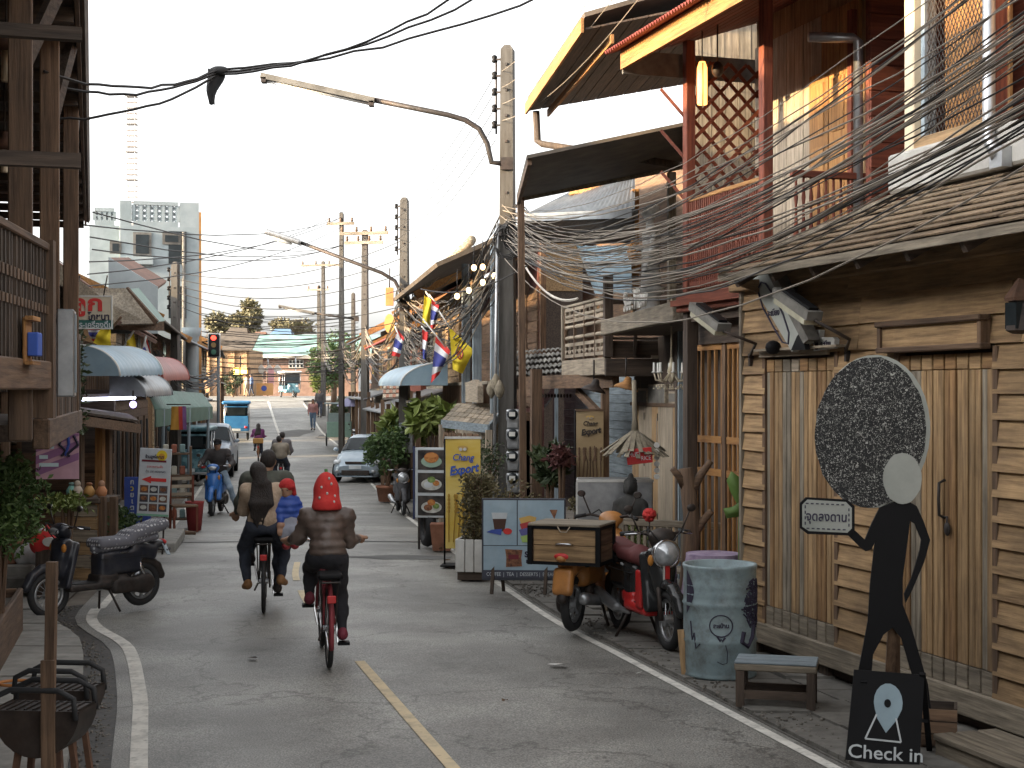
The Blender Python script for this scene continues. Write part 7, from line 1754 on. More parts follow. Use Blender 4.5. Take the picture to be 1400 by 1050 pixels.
def bicycle(label, loc, rz, fm, basket=False, rack=True, group=None):
    t = thing('bicycle', label, 'bicycle', tuple(loc), rz, group); r_ = .33
    wheel(t, (0, 0, r_), r_, .022, CHROME); wheel(t, (0, 1.05, r_), r_, .022, CHROME)
    m = MB()
    for a, b, q in (((0, .45, .29), (0, .3, .82), .018), ((0, .45, .3), (0, .85, .75), .02), ((0, .36, .6), (0, .84, .82), .018), ((.05, 0, r_), (.03, .44, .3), .012), ((-.05, 0, r_), (-.03, .44, .3), .012), ((.05, 0, r_), (.015, .32, .76), .011), ((-.05, 0, r_), (-.015, .32, .76), .011), ((0, .85, .72), (0, .82, .92), .02)): m.tube([a, b], q, 8)
    m.build('frame', fm, t, True)
    m = MB()
    for s in (-1, 1): m.tube([(s*.05, 1.05, r_), (s*.045, .9, .66), (0, .86, .72)], .013, 7)
    m.build('fork', fm, t, True)
    hb = MB().tube([(-.29, .72, .99), (-.24, .8, 1.0), (-.1, .84, .97), (0, .83, .95), (.1, .84, .97), (.24, .8, 1.0), (.29, .72, .99)], .012, 7).build('handlebar', CHROME, t, True)
    for s in (-1, 1): tb('grip', BLACK, hb, [(s*.29, .72, .99), (s*.3, .64, .985)], .017)
    solid('saddle', BLK, t, [ell((0, .24, .86), (.1, .1, .035)), cap((0, .26, .865), (0, .42, .87), .04, .022)], .014, .03); tb('seat_post', CHROME, t, [(0, .3, .8), (0, .28, .86)], .014)
    fe = MB()
    for c, a0, a1 in (((0, 0, r_), 40, 200), ((0, 1.05, r_), 30, 150)): fe.tube([(0, c[1]-.365*math.cos(R(a)) if False else c[1]+.365*math.cos(R(a)), c[2]+.365*math.sin(R(a))) for a in range(a0, a1+1, 10)], .02, 6)
    fe.build('mudguard', fm, t, True)
    if rack:
        m = MB()
        for s in (-.07, .07): m.tube([(s, .2, .74), (s, -.32, .74)], .008, 6); m.tube([(s, -.05, .74), (s*.8, 0, r_)], .007, 5)
        for y in (-.3, -.12, .06): m.tube([(-.07, y, .74), (.07, y, .74)], .008, 5)
        m.build('carrier', IRON, t); solid('rear_pad', BLK, t, [rbx((0, -.1, .775), (.1, .16, .025), .02)], .014, 0)
        bx('reflector', RED, t, -.035, .035, -.36, -.33, .58, .64, .006)
    cr = MB().lathe([(.09, -.01), (.09, .01)], 16, Matrix.Translation((.06, .45, .29)) @ Matrix.Rotation(R(90), 4, 'Y')).build('chain_wheel', IRON, t)
    MB().tube([(.09, .45, .29), (.1, .43, .13)], .012, 6).tube([(-.07, .45, .29), (-.1, .47, .45)], .012, 6).build('crank', CHROME, t)
    bx('pedal', BLK, t, .1, .2, .38, .48, .115, .14); bx('pedal', BLK, t, -.2, -.1, .42, .52, .44, .465)
    if basket:
        m = MB()
        for k in range(5): z = .68+.05*k; m.tube([(-.15, .9, z), (.15, .9, z), (.17, 1.15, z), (-.17, 1.15, z)], .006, 4, closed=True)
        for k in range(7): x = -.15+.05*k; m.tube([(x, .9, .68), (x, .9, .88)], .005, 4); m.tube([(x, 1.15, .68), (x, 1.15, .88)], .005, 4)
        m.build('basket', IRON, t)
    tb('stand', IRON, t, [(-.06, .06, .3), (-.09, -.16, .26)], .01); return t
RZB = R(10.5)
BK1 = V(-1.51, 12.07, crown(12.07, -1.51)); BK2 = V(-2.58, 15.2, crown(15.2, -2.58))
bicycle('dark red bicycle ridden by the person in the strawberry hat', BK1, RZB, C_('bike_red', (.22, .03, .04)))
bicycle('black bicycle carrying the couple with the toddler', BK2, R(9), C_('bike_black', (.02, .02, .022)))
p3 = PG(384, 44); p3.z = crown(44, p3.x); p4 = PG(353, 57); p4.z = crown(57, p4.x)
bicycle('distant bicycle carrying two riders in padded jackets', p3, R(9), C_('bike_grey', (.1, .1, .11)))
bicycle('distant bicycle with orange rear basket ridden by the person in purple', p4, R(9), C_('bike_orange', (.3, .12, .04)), basket=True)
o = thing('rear_basket', 'small orange box on the rear rack of the purple rider', 'basket', (p4.x, p4.y, p4.z+.75), R(9)); bx('box', C_('crate_orange', (.5, .27, .08)), o, -.2, .2, -.3, .05, 0, .2, .02)
# ------------------------------------------------------------------ scooters
def scooter(label, loc, rz, body, panel, seat, sc=1.0, round_head=False, steer=0, mirrors=True, rim=STEEL, plate=True):
    t = thing('motor_scooter', label, 'motor scooter', tuple(loc), rz); t.scale = (sc, sc, sc); r_ = .265
    wheel(t, (0, -.62, r_), r_, .045, rim, 8, .06); fw = wheel(t, (0, .62, r_), r_, .042, rim, 16, .05)
    solid('rear_body', body, t, [rbx((0, -.34, .56), (.13, .24, .15), .08), rbx((0, -.62, .66), (.1, .2, .09), .06, Matrix.Rotation(R(14), 3, 'X')), rbx((0, -.08, .5), (.12, .1, .2), .07), ell((0, -.86, .72), (.07, .12, .05))], .018, .06)
    solid('leg_shield', body, t, [rbx((0, .4, .58), (.17, .04, .27), .04, Matrix.Rotation(R(14), 3, 'X')), rbx((0, .45, .76), (.13, .08, .13), .06), ell((0, .5, .62), (.11, .08, .2))], .018, .05)
    solid('floorboard', panel, t, [rbx((0, .15, .31), (.15, .28, .04), .03), rbx((0, -.1, .38), (.13, .14, .06), .04)], .018, .04)
    solid('front_mudguard', body, t, [cap((0, .62+.3*math.cos(R(a)), r_+.3*math.sin(R(a))), (0, .62+.3*math.cos(R(a+25)), r_+.3*math.sin(R(a+25))), .055, .06) for a in (20, 45, 70, 95, 120)], .016, .02, sub=[('c', V(-.03, .62, r_), V(.03, .62, r_), .27, .27)])
    solid('rear_mudguard', IRON, t, [cap((0, -.62-.3*math.cos(R(a)), r_+.3*math.sin(R(a))), (0, -.62-.3*math.cos(R(a+25)), r_+.3*math.sin(R(a+25))), .05, .055) for a in (15, 40, 65)], .018, .02)
    solid('seat', seat, t, [rbx((0, -.18, .755), (.13, .2, .055), .045), rbx((0, -.58, .8), (.12, .24, .05), .045, Matrix.Rotation(R(-6), 3, 'X')), cap((0, .0, .73), (0, -.1, .76), .07, .1)], .018, .05)
    for s in (-1, 1): tb('fork', IRON, t, [(s*.07, .62, r_), (s*.06, .52, .6)], .022)
    m = MB().tube([(-.33, .3, 1.0), (-.2, .42, 1.02), (0, .46, .98), (.2, .42, 1.02), (.33, .3, 1.0)], .014, 7); hb = m.build('handlebar', IRON, t, True)
    for s in (-1, 1):
        tb('grip', BLACK, hb, [(s*.33, .3, 1.0), (s*.24, .385, 1.015)], .02); tb('brake_lever', CHROME, hb, [(s*.2, .46, 1.02), (s*.32, .38, 1.0)], .008)
        if mirrors:
            mr = tb('mirror_stem', IRON, t, [(s*.2, .42, 1.02), (s*.28, .42, 1.2)], .008); MB().ball((s*.3, .42, 1.23), (.045, .018, .035), 12, 7).build('mirror', IRON, mr, True)
            disc(s*.3, 1.23, .034, .027, .398, .005).build('mirror_glass', CHROME, mr)
    for s in (-1, 1): tb('cable', BLACK, t, [(s*.2, .43, 1.02), (s*.16, .56, 1.06), (s*.07, .57, .96), (s*.05, .5, .86)], .007, 5)
    bx('foot_mat', BLACK, t, -.11, .11, .02, .34, .351, .358); bx('body_seam', BLACK, t, -.132, .132, -.58, .0, .607, .613); bx('badge', CHROME, t, -.134, .134, -.36, -.24, .66, .68)
    solid('headstock', body if not round_head else IRON, t, [ell((0, .47, .98), (.13, .1, .08)), ell((0, .42, .93), (.09, .08, .08))], .018, .04)
    if round_head: hl = MB().lathe([(.02, .1), (.07, .085), (.1, .05), (.115, 0), (.12, -.04), (.1, -.08)], 22, Matrix.Translation((0, .56, .84)) @ Matrix.Rotation(R(-90), 4, 'X')); hl.build('headlight', mat('headlamp_glass', (.3, .32, .34), (.6, .62, .64), sc=14, rough=.1, metal=.4), t, True); ring(MB(), (0, 0, 0), .118, .014, 22, 6).build('headlight_rim', CHROME, t, True).matrix_local = Matrix.Translation((0, .57, .84)) @ Matrix.Rotation(R(90), 4, 'Z')
    else:
        MB().ball((0, .55, .97), (.09, .035, .045), 14, 8).build('headlight', mat('headlamp_glass', (.3, .32, .34), (.6, .62, .64), sc=14, rough=.1, metal=.4), t, True)
    for s in (-1, 1): MB().ball((s*.12, .5, .78), (.03, .03, .05), 10, 6).build('turn_signal', C_('amber', (.5, .2, .03)), t, True)
    solid('engine', IRON, t, [rbx((-.08, -.42, .28), (.06, .26, .09), .04), ell((-.1, -.6, .28), (.06, .15, .12)), rbx((0, -.25, .33), (.1, .14, .1), .05)], .02, .04)
    solid('exhaust', STEEL, t, [cap((.15, -.3, .26), (.17, -.78, .34), .05, .06), cap((.1, -.1, .24), (.15, -.3, .26), .025, .03)], .018, .03)
    MB().ball((0, -.93, .74), (.08, .03, .035), 12, 6).build('tail_light', RED, t, True)
    if plate: pl = bx('number_plate', SWHITE, t, -.1, .1, -.95, -.94, .5, .64, .003); text('กทม 27', .045, INK, t, (0, -.952, .57), ext=.001); brr('plate_bracket', IRON, t, (0, -.94, .56), (0, -.8, .6), .05, .02)
    tb('shock', CHROME, t, [(-.11, -.62, .32), (-.1, -.5, .58)], .025); tb('stand', IRON, t, [(-.1, -.12, .24), (-.22, -.18, .0)], .014); tb('stand', IRON, t, [(.1, -.12, .24), (.2, -.18, .0)], .014)
    return t
NAVY = mat('navy_black', (.012, .014, .022), (.03, .033, .045), sc=5, rough=.35, dirt=.6, dirtc=(.09, .08, .07), dsc=5); POLKA = None
def polka():
    m = bpy.data.materials.new('polka_cloth'); m.use_nodes = True; t = m.node_tree; n = t.nodes; L = t.links; b = n['Principled BSDF']; b.inputs['Roughness'].default_value = .9
    tc = n.new('ShaderNodeTexCoord'); v = n.new('ShaderNodeTexVoronoi'); v.inputs['Scale'].default_value = 22; v.inputs['Randomness'].default_value = .25; L.new(tc.outputs['Object'], v.inputs['Vector'])
    r = n.new('ShaderNodeValToRGB'); e = r.color_ramp.elements; e[0].position = .3; e[0].color = (.55, .55, .56, 1); e[1].position = .36; e[1].color = (.15, .15, .17, 1); L.new(v.outputs['Distance'], r.inputs['Fac']); L.new(r.outputs['Color'], b.inputs['Base Color']); return m
POLKA = polka()
hd = R(140); s1 = scooter('dark scooter with grey polka-dot seat cover parked across the left kerb', (-4.29, 15.08, .03), hd, NAVY, IRON, POLKA, .89, plate=False)
q = bx('number_plate', C_('plate_blue', (.42, .5, .56)), s1, -.1, .1, -.006, .006, 0, .15, .003); q.location = (-.06, -.98, .58); q.rotation_euler = (R(-24), R(8), R(-48))
text('กทม 27', .045, INK, s1, (-.065, -.988, .65), rot=(R(66), 0, R(-48)), ext=.001)
brr('plate_bracket', IRON, s1, (-.04, -.97, .64), (0, -.8, .66), .05, .02)
solid('seat_cover', POLKA, s1, [rbx((0, -.2, .79), (.16, .25, .06), .05), rbx((0, -.66, .9), (.15, .3, .07), .06, Matrix.Rotation(R(-14), 3, 'X'))], .02, .05)
SCBLK = C_('scooter_black', (.02, .02, .022)); SCRED = mat('scooter_red', (.42, .02, .02), (.5, .03, .03), sc=4, rough=.3)
s2 = scooter('black and red retro scooter with round headlight facing us beside the drum', (1.2, 13.4, .03), R(196), mat('scooter_gloss', (.015, .016, .017), (.025, .026, .027), sc=4, rough=.25), SCRED, C_('seat_brown', (.12, .03, .03)), 1.0, True)
for s in (-1, 1): solid('side_panel', SCRED, s2, [rbx((s*.15, .3, .5), (.02, .07, .17), .015)], .014, 0)
bx('stripe', SCRED, s2, -.02, .02, .575, .6, .6, .74); bx('stripe', WHITE, s2, .025, .035, .57, .595, .6, .74)
OR_ = mat('scooter_orange', (.36, .14, .03), (.5, .23, .07), sc=4, rough=.4, dirt=.6, dirtc=(.12, .07, .04), dsc=5)
s3 = scooter('orange scooter seen from behind with a wooden crate on its carrier', (.82, 14.4, .03), R(-23), OR_, C_('panel_brown', (.25, .1, .04)), BLK, 1.0, False, plate=False)
solid('tail_fender', OR_, s3, [rbx((0, -.88, .5), (.1, .05, .13), .04, Matrix.Rotation(R(-14), 3, 'X'))], .018, 0)
bx('carrier_rack', IRON, s3, -.16, .16, -.9, -.35, .8, .83); MB().lathe([(.13, 0), (.14, .02), (.12, .2), (.1, .22)], 14, Matrix.Translation((-.2, -.1, .3)) @ Matrix.Rotation(R(90), 4, 'Y')).build('drum_case', C_('case_orange', (.42, .17, .04)), s3, True)
b = PG(780, 13.9); t = thing('wooden_crate', 'wooden drawer box with black edging strapped on the orange scooter', 'crate', (b.x+.01, 13.75, .03+.82*1.0-.16), R(-20))
w, d, h = .33, .24, .36
bx('core', W_BRN['x'], t, -w+.01, w-.01, -d+.01, d-.01, .005, h-.005)
for k in range(2): bx('front_plank', W_TAN['x'], t, -w+.03, w-.03, -d-.002, -d+.0099, .03+.155*k, .18+.155*k, .004); bx('side_plank', W_BRN['y'], t, w-.0099, w+.002, -d+.03, d-.03, .03+.155*k, .18+.155*k, .004)
for sx in (-1, 1):
    for sy in (-1, 1): bx('edge_strip', BLK, t, sx*w-.025, sx*w+.02, sy*d-.025, sy*d+.02, 0, h)
for z in (0, h-.03):
    for sy in (-1, 1): bx('edge_strip', BLK, t, -w+.021, w-.021, sy*d-.012, sy*d+.014, z+.001, z+.031)
    for sx in (-1, 1): bx('edge_strip', BLK, t, sx*w-.012, sx*w+.014, -d+.026, d-.026, z+.001, z+.031)
bx('lid', W_GREY['x'], t, -w-.02, w+.02, -d-.025, d+.025, h+.001, h+.025, .005)
tb('handle', CHROME, t, [(-.08, -d-.002, .19), (-.07, -d-.03, .2), (.07, -d-.03, .2), (.08, -d-.002, .19)], .01); tb('latch', W_PALE['x'], t, [(-.06, -d-.02, h), (-.03, -d-.03, h-.05), (.03, -d-.03, h-.05), (.06, -d-.02, h)], .006)
BLUS = mat('scooter_blue', (.03, .13, .42), (.06, .2, .52), sc=3, rough=.3)
p = PG(296, 31.6); S4 = V(p.x, p.y, crown(31.6, p.x)); R4 = R(183)
s4 = scooter('bright blue scooter coming towards us with its rider putting a foot down', S4, R4, BLUS, IRON, BLK, 1.05)
# moped parked at the second pole, partly hidden
p = PG(492, 62); scooter('distant dark motorbike parked on the right before the crossing', (p.x, p.y, g(62)), R(160), NAVY, IRON, BLK, 1.0, plate=False)
p = PG(548, 31.5); scooter('small dark scooter parked behind the second power pole foot', (p.x-.0, p.y, g(31.5)+.03), R(190), C_('scooter_grey', (.06, .06, .065)), IRON, BLK, .95, True, plate=False)
# ------------------------------------------------------------------ cars
def car(name, label, loc, rz, st, r_, wy, mt, pickup=False):
    t = thing(name, label, 'car' if not pickup else 'pickup truck', tuple(loc), rz)
    def sec(y, zb, zt, hw, hr):
        h = [(hw*.88, .2), (hw*.99, .34), (hw, zb*.6), (hw*.99, zb-.08), (hw*.96, zb), (hr+.04, zt-.09), (hr, zt-.03), (hr*.8, zt), (0, zt+.015)]
        return [(x, y, z) for x, z in h]+[(-x, y, z) for x, z in h[-2::-1]]
    S_ = [sec(*q) for q in st]; m = MB().sheet(S_[::-1]); n = len(S_[0])
    m.add(S_[0], [tuple(range(n))]); m.add(S_[-1], [tuple(range(n))[::-1]])
    m.build('body', mt, t, True)
    yf, yr = st[0][0], st[-1][0]; hw = max(q[3] for q in st); k = [i for i, q in enumerate(st) if q[2]-q[1] > .35]; a, b = st[k[0]-1], st[k[0]]
    def quad(nm, pts, o): MB().slab([Vector(p)+Vector(o) for p in pts], .01).build(nm, GLASS, t)
    A_, B_ = S_[k[0]-1], S_[k[0]]
    lp = lambda p, q, s_: tuple(Vector(p).lerp(Vector(q), s_))
    def pane(nm, A_, B_, s0, s1, o): MB().sheet([[Vector(lp(A_[i], B_[i], q))+Vector(o) for i in range(5, 12)] for q in (s0, .5, s1)]).build(nm, GLASS, t)
    pane('windscreen', A_, B_, .14, .93, (0, .03, .02)); pane('rear_window', S_[k[-1]+1], S_[k[-1]], .3, .9, (0, -.03, .02))
    for i, j in zip(k, k[1:]):
        for sg in (0, 1):
            f = (lambda q, e: S_[q][e] if not sg else S_[q][16-e]); o = .012*(1-2*sg)
            quad('side_window', [lp(f(i, 4), f(j, 4), .06), lp(f(j, 4), f(i, 4), .06), lp(f(j, 5), f(i, 5), .06), lp(f(i, 5), f(j, 5), .06)][::1-2*sg or 1], (o, 0, .01))
    zb = st[2][2]
    for sg in (-1, 1):
        solid('headlight', mat('car_headlamp', (.55, .58, .6), (.75, .78, .8), sc=9, rough=.1), t, [ell((sg*hw*.76, yf-.22, zb-.16), (.14, .22, .09), Matrix.Rotation(R(sg*25), 3, 'Z'))], .03, 0)
        solid('mirror', mt, t, [ell((sg*(hw+.09), a[0]-.25, st[k[0]][1]+.1), (.1, .06, .07))], .025, 0)
        for y in wy:
            wheel(t, (sg*(hw-.1), y, r_), r_, .1, STEEL, 7, .06); MB().lathe([(r_+.06, -.02), (r_+.06, .02)], 20, Matrix.Translation((sg*(hw-.015), y, r_)) @ Matrix.Rotation(R(90), 4, 'Y')).build('wheel_arch', BLK, t)
        MB().ball((sg*hw*.8, yr+.02, .8), (.1, .06, .16), 10, 6).build('tail_light', RED, t, True); MB().ball((sg*hw*.7, yf-.03, .38), (.08, .06, .06), 10, 6).build('fog_light', STEEL, t, True)
        bx('door_handle', CHROME, t, sg*hw-.02, sg*hw+.02, -.3, -.1, st[k[0]][1]-.14, st[k[0]][1]-.1)
    bx('grille', IRON, t, -hw*.55, hw*.55, yf-.1, yf+.015, .25, .42, .02); bx('upper_grille', CHROME if pickup else IRON, t, -hw*.4, hw*.4, yf-.12, yf+.01, zb-.2, zb-.13, .01); bx('number_plate', SWHITE, t, -.2, .2, yf+.016, yf+.03, .46, .57)
    if pickup:
        for z in (.62, .72): bx('grille_bar', CHROME, t, -hw*.45, hw*.45, yf-.1, yf+.025, z, z+.05, .01)
        bx('bumper', STEEL, t, -hw*.96, hw*.96, yf-.05, yf+.07, .36, .5, .03)
    return t
HB = [(1.87, .4, .55, .6, .5), (1.8, .5, .68, .74, .6), (1.45, .6, .82, .82, .66), (1.0, .86, .96, .83, .7), (.3, .94, 1.42, .84, .6), (-.4, .97, 1.5, .84, .62), (-1.2, 1.0, 1.45, .83, .6), (-1.7, 1.0, 1.08, .8, .66), (-1.87, .6, .75, .72, .6)]
PK = [(2.5, .5, .7, .72, .6), (2.42, .6, .95, .84, .7), (1.7, .8, 1.08, .89, .75), (1.15, 1.0, 1.14, .9, .76), (.5, 1.1, 1.7, .9, .64), (-.2, 1.1, 1.78, .9, .66), (-.75, 1.1, 1.72, .9, .65), (-.95, 1.05, 1.14, .9, .8), (-2.45, 1.05, 1.12, .9, .84), (-2.5, .6, .8, .85, .7)]
SIL = mat('silver_blue_paint', (.28, .35, .41), (.38, .45, .5), sc=2, rough=.25, metal=.3); SIL2 = mat('pickup_silver', (.26, .31, .37), (.36, .41, .46), sc=2, rough=.28, metal=.3)
car('parked_hatchback', 'silver-blue hatchback parked facing us on the right behind the shrub', (-4.75, 48.6, g(48.6)), R(172), HB, .29, (1.2, -1.2), SIL)
car('parked_pickup', 'silver pickup truck parked facing us on the left', (-10.65, 51.5, g(51.5)), R(188), PK, .36, (1.55, -1.55), SIL2, True)
# ------------------------------------------------------------------ three-wheeled taxis
def tuktuk(label, loc, rz, mt, s=1.0, dark=False):
    t = thing('three_wheeler', label, 'three-wheeler', tuple(loc), rz, 'three-wheeled taxis'); t.scale = (s, s, s)
    wheel(t, (0, .95, .25), .25, .05, STEEL, 8, .05); wheel(t, (.52, -.75, .27), .27, .06, STEEL, 8, .06); wheel(t, (-.52, -.75, .27), .27, .06, STEEL, 8, .06)
    solid('cabin', mt, t, [rbx((0, -.6, .62), (.6, .65, .22), .08), rbx((0, .45, .45), (.5, .5, .12), .07), rbx((0, .85, .7), (.36, .12, .28), .08)], .04, .06)
    bx('back_panel', mt, t, -.56, .56, -1.27, -1.22, .55, 1.15, .02); bx('rear_window', GLASS, t, -.42, .42, -1.29, -1.271, 1.2, 1.55); bx('rear_frame', mt, t, -.56, .56, -1.265, -1.22, 1.5601, 1.62)
    solid('canopy', mt if not dark else WHITE, t, [rbx((0, -.25, 1.78), (.66, 1.15, .08), .07)], .04, 0)
    for x in (-.56, .56):
        for y in (-1.2, .0, .7): tb('roof_post', STEEL, t, [(x, y, .6), (x*(.98), y, 1.75)], .025)
    MB().slab([(-.5, .85, .95), (.5, .85, .95), (.5, .72, 1.7), (-.5, .72, 1.7)], .02).build('windscreen', GLASS, t); bx('passenger_seat', BLK, t, -.5, .5, -1.1, -.5, .84, .95, .03); bx('seat_back', BLK, t, -.5, .5, -1.19, -1.1, .95, 1.3, .03)
    tb('handlebar', IRON, t, [(-.3, .6, 1.02), (0, .7, 1.05), (.3, .6, 1.02)], .02)
    for x in (-.45, .45): MB().ball((x, -1.29, .62), (.08, .03, .06)).build('tail_light', RED, t, True); MB().ball((x*.6, .98, .8), (.08, .06, .08)).build('headlight', WHITE, t, True)
    bx('bumper', STEEL, t, -.6, .6, -1.34, -1.28, .36, .44, .02); bx('number_plate', SWHITE, t, -.2, .2, -1.36, -1.341, .45, .56)
    return t
TBLU = mat('taxi_blue', (.03, .15, .36), (.06, .24, .48), sc=2, rough=.35); TTEAL = mat('taxi_teal', (.05, .13, .16), (.16, .3, .34), sc=5, rough=.4, contrast=(.45, .55))
p = PG(324, 70); tuktuk('bright blue three-wheeled taxi seen from behind on the left slope', (p.x, p.y, g(70)), R(9), TBLU)
p = PG(265, 46.5); tuktuk('dark three-wheeler with painted teal scribbles next to the pickup', (p.x, p.y, g(46.5)), R(5), TTEAL, 1.0)
p = PG(397, 103); tuktuk('three-wheeled taxi with pale canopy crossing at the end of the street', (p.x, p.y, g(103)), R(200), TTEAL, 1.0, True)
# green food cart on the right slope
p = PG(464, 66); t = thing('food_cart', 'pale green roadside food cart with glass case before the far tree', 'cart', (p.x, p.y, g(66)), R(5))
bx('body', C_('cart_green', (.3, .45, .36)), t, -.55, .55, -.4, .4, .4, 1.1, .02); bx('glass_case', mat('case_glass', (.3, .38, .36), (.4, .48, .46), rough=.1), t, -.5, .5, -.35, .35, 1.1001, 1.5); bx('roof', C_('cart_roof', (.42, .5, .5)), t, -.65, .65, -.55, .55, 1.9, 1.96)
for x in (-.5, .5):
    for y in (-.35, .35): tb('post', STEEL, t, [(x, y, 1.1), (x, y, 1.9)], .02)
    wheel(t, (x*1.15, 0, .3), .3, .03, STEEL, 12)
p = PG(488, 64); t = thing('market_parasol', 'faded lilac market parasol on the right before the crossing', 'parasol', (p.x, p.y, g(64)))
MB().lathe([(.9, 1.9), (.55, 2.2), (.05, 2.4), (.04, 2.38), (.5, 2.15), (.85, 1.88)], 10).build('canopy', C_('parasol_lilac', (.34, .33, .5)), t, False); tb('pole', STEEL, t, [(0, 0, 0), (0, 0, 2.4)], .02)
for k in range(8): a = k*math.pi/4; tb('rib', STEEL, t, [(0, 0, 2.3), (.85*math.cos(a), .85*math.sin(a), 1.9)], .008, 4)
# ------------------------------------------------------------------ people
SKIN = mat('skin', (.36, .2, .125), (.44, .26, .17), sc=6, rough=.6); HAIRM = mat('black_hair', (.012, .009, .008), (.035, .025, .02), axis='z', sc=4, st=30, rough=.6, bump=.8)
JEAN = mat('dark_jeans', (.025, .03, .045), (.06, .07, .095), sc=8, rough=.9); LEGG = mat('black_leggings', (.014, .014, .018), (.03, .03, .036), sc=6, rough=.85)
def fingers(ha, d, side, gripdir=V(0, 0, -1)):
    d = Vector(d).normalized(); lat = d.cross(gripdir)
    if lat.length < .1: lat = V(1, 0, 0)
    lat.normalize(); out = [ell(tuple(Vector(ha)+d*.035), (.042, .042, .03))]
    for i, l in enumerate((.062, .07, .066, .052)):
        a = Vector(ha)+d*.06+lat*(.021*(i-1.5)); b = a+d*l*.55+gripdir*.008; c = b-d*.004+gripdir*l*.6
        out += [cap(tuple(a), tuple(b), .0095, .009), cap(tuple(b), tuple(c), .009, .008)]
    t0 = Vector(ha)+d*.02-lat*side*.035; t1 = t0-lat*side*.03+d*.03; out += [cap(tuple(t0), tuple(t1), .012, .01), cap(tuple(t1), tuple(t1+d*.028+gripdir*.01), .01, .009)]
    return out
def person(label, loc, rz, J, top, trousers, shoes, s=1.0, h=.016, hair='short', hatfn=None, topname='jacket', puffy=1.0, hairm=None, face=True, group=None, quilted=False, collar=None):
    t = thing('person', label, 'person', tuple(loc), rz, group)
    J = {k: Vector(v) for k, v in J.items()}
    pel, che, nec, hea = J['pel'], J['che'], J['nec'], J['hea']
    up = (hea-nec).normalized(); fw = J.get('look', V(0, 1, 0)).normalized(); sd = fw.cross(up).normalized(); fw = up.cross(sd).normalized()
    RM = Matrix((sd, fw, up)).transposed()
    hd = lambda x, y, z: tuple(hea+RM @ V(x*s, y*s, z*s))
    sk = [ell(tuple(hea), (.074*s, .092*s, .108*s), RM), ell(hd(0, .02, -.06), (.055*s, .062*s, .06*s), RM), cap(tuple(nec-up*.04*s), hd(0, -.015, -.08), .052*s, .048*s), ell(hd(0, .097, -.012), (.012*s, .02*s, .022*s), RM), ell(hd(.076, -.005, 0), (.012*s, .022*s, .034*s), RM), ell(hd(-.076, -.005, 0), (.012*s, .022*s, .034*s), RM), ell(hd(0, .085, -.055), (.024*s, .012*s, .009*s), RM), ell(hd(0, .09, .03), (.045*s, .01*s, .012*s), RM)]
    sk += [cap(tuple(pel), tuple(che), .1*s, .11*s), cap(tuple(che), tuple(nec), .1*s, .055*s)]
    jk = [ell(tuple(pel+V(0, 0, .05*s)), (.165*s*puffy, .12*s*puffy, .13*s)), cap(tuple(pel+V(0, 0, .08*s)), tuple(che), .135*s*puffy, .14*s*puffy), cap(tuple(J['shL']), tuple(J['shR']), .078*s*puffy), cap(tuple(che), tuple(nec-up*.05*s), .13*s, .07*s), ell(tuple(che), (.175*s*puffy, .12*s*puffy, .16*s))]
    if collar: jk += [cap(tuple(nec-up*.03*s), tuple(nec+up*.02*s), .072*s, .068*s)]
    tr = [ell(tuple(pel-V(0, 0, .0)), (.165*s, .13*s, .12*s))]
    for q in 'LR':
        sg = -1 if q == 'L' else 1
        sh, e, ha = J['sh'+q], J['el'+q], J['ha'+q]; sk += [cap(tuple(sh), tuple(e), .045*s, .038*s), cap(tuple(e), tuple(ha), .036*s, .026*s)]+(fingers(ha, ha-e, sg) if h < .02 else [ell(tuple(ha+(ha-e).normalized()*.05*s), (.04*s, .045*s, .04*s))])
        jk += [cap(tuple(sh), tuple(e), .066*s*puffy, .056*s*puffy), cap(tuple(e), tuple(ha-(ha-e).normalized()*.02*s), .055*s*puffy, .042*s)]
        hi, kn, an = J['hi'+q], J['kn'+q], J['an'+q]; to = J['to'+q]
        sk += [cap(tuple(hi), tuple(kn), .065*s, .045*s), cap(tuple(kn), tuple(an), .042*s, .03*s), cap(tuple(an), tuple(to), .03*s, .025*s)]
        tr += [cap(tuple(hi), tuple(kn), .098*s, .065*s), cap(tuple(kn+(an-kn)*.0), tuple(kn+(an-kn)*.45), .063*s, .058*s), cap(tuple(kn+(an-kn)*.4), tuple(an+(kn-an)*.06), .058*s, .042*s)]
        f = (to-an); f.z = 0; f = f.normalized() if f.length > .01 else V(0, 1, 0); mid = (an+to)/2
        solid('shoe', shoes, t, [cap(tuple(an-V(0, 0, .03*s)-f*.035*s), tuple(to), .042*s, .036*s), cap(tuple(an-f*.02*s), tuple(an-V(0, 0, .03*s)), .04*s, .045*s)], max(h*.8, .012), .03)
    solid('body', SKIN, t, sk, h, .025)
    jo = sdf(jk, h, .05)
    if quilted:
        for i, p in enumerate(jo.v):
            p = Vector(p); c = Vector((pel.x, pel.y, p.z)); d = (p-c); d.z = 0
            if d.length > .01: p = p+d.normalized()*.0055*math.sin(p.z*2*math.pi/.07); jo.v[i] = tuple(p)
    jo = jo.build(topname, top, t, True); tr = solid('trousers', trousers, t, tr, h, .04)
    if h < .02: folds(jo, .014*s, 10); folds(tr, .012*s, 12)
    hm = hairm or HAIRM
    if hair == 'short': solid('hair', hm, t, [ell(hd(0, -.012, .03), (.084*s, .1*s, .1*s), RM), ell(hd(0, -.05, -.01), (.072*s, .06*s, .075*s), RM)], h*.8, .03, sub=[ell(hd(0, .11, -.045), (.085*s, .085*s, .09*s), RM)])
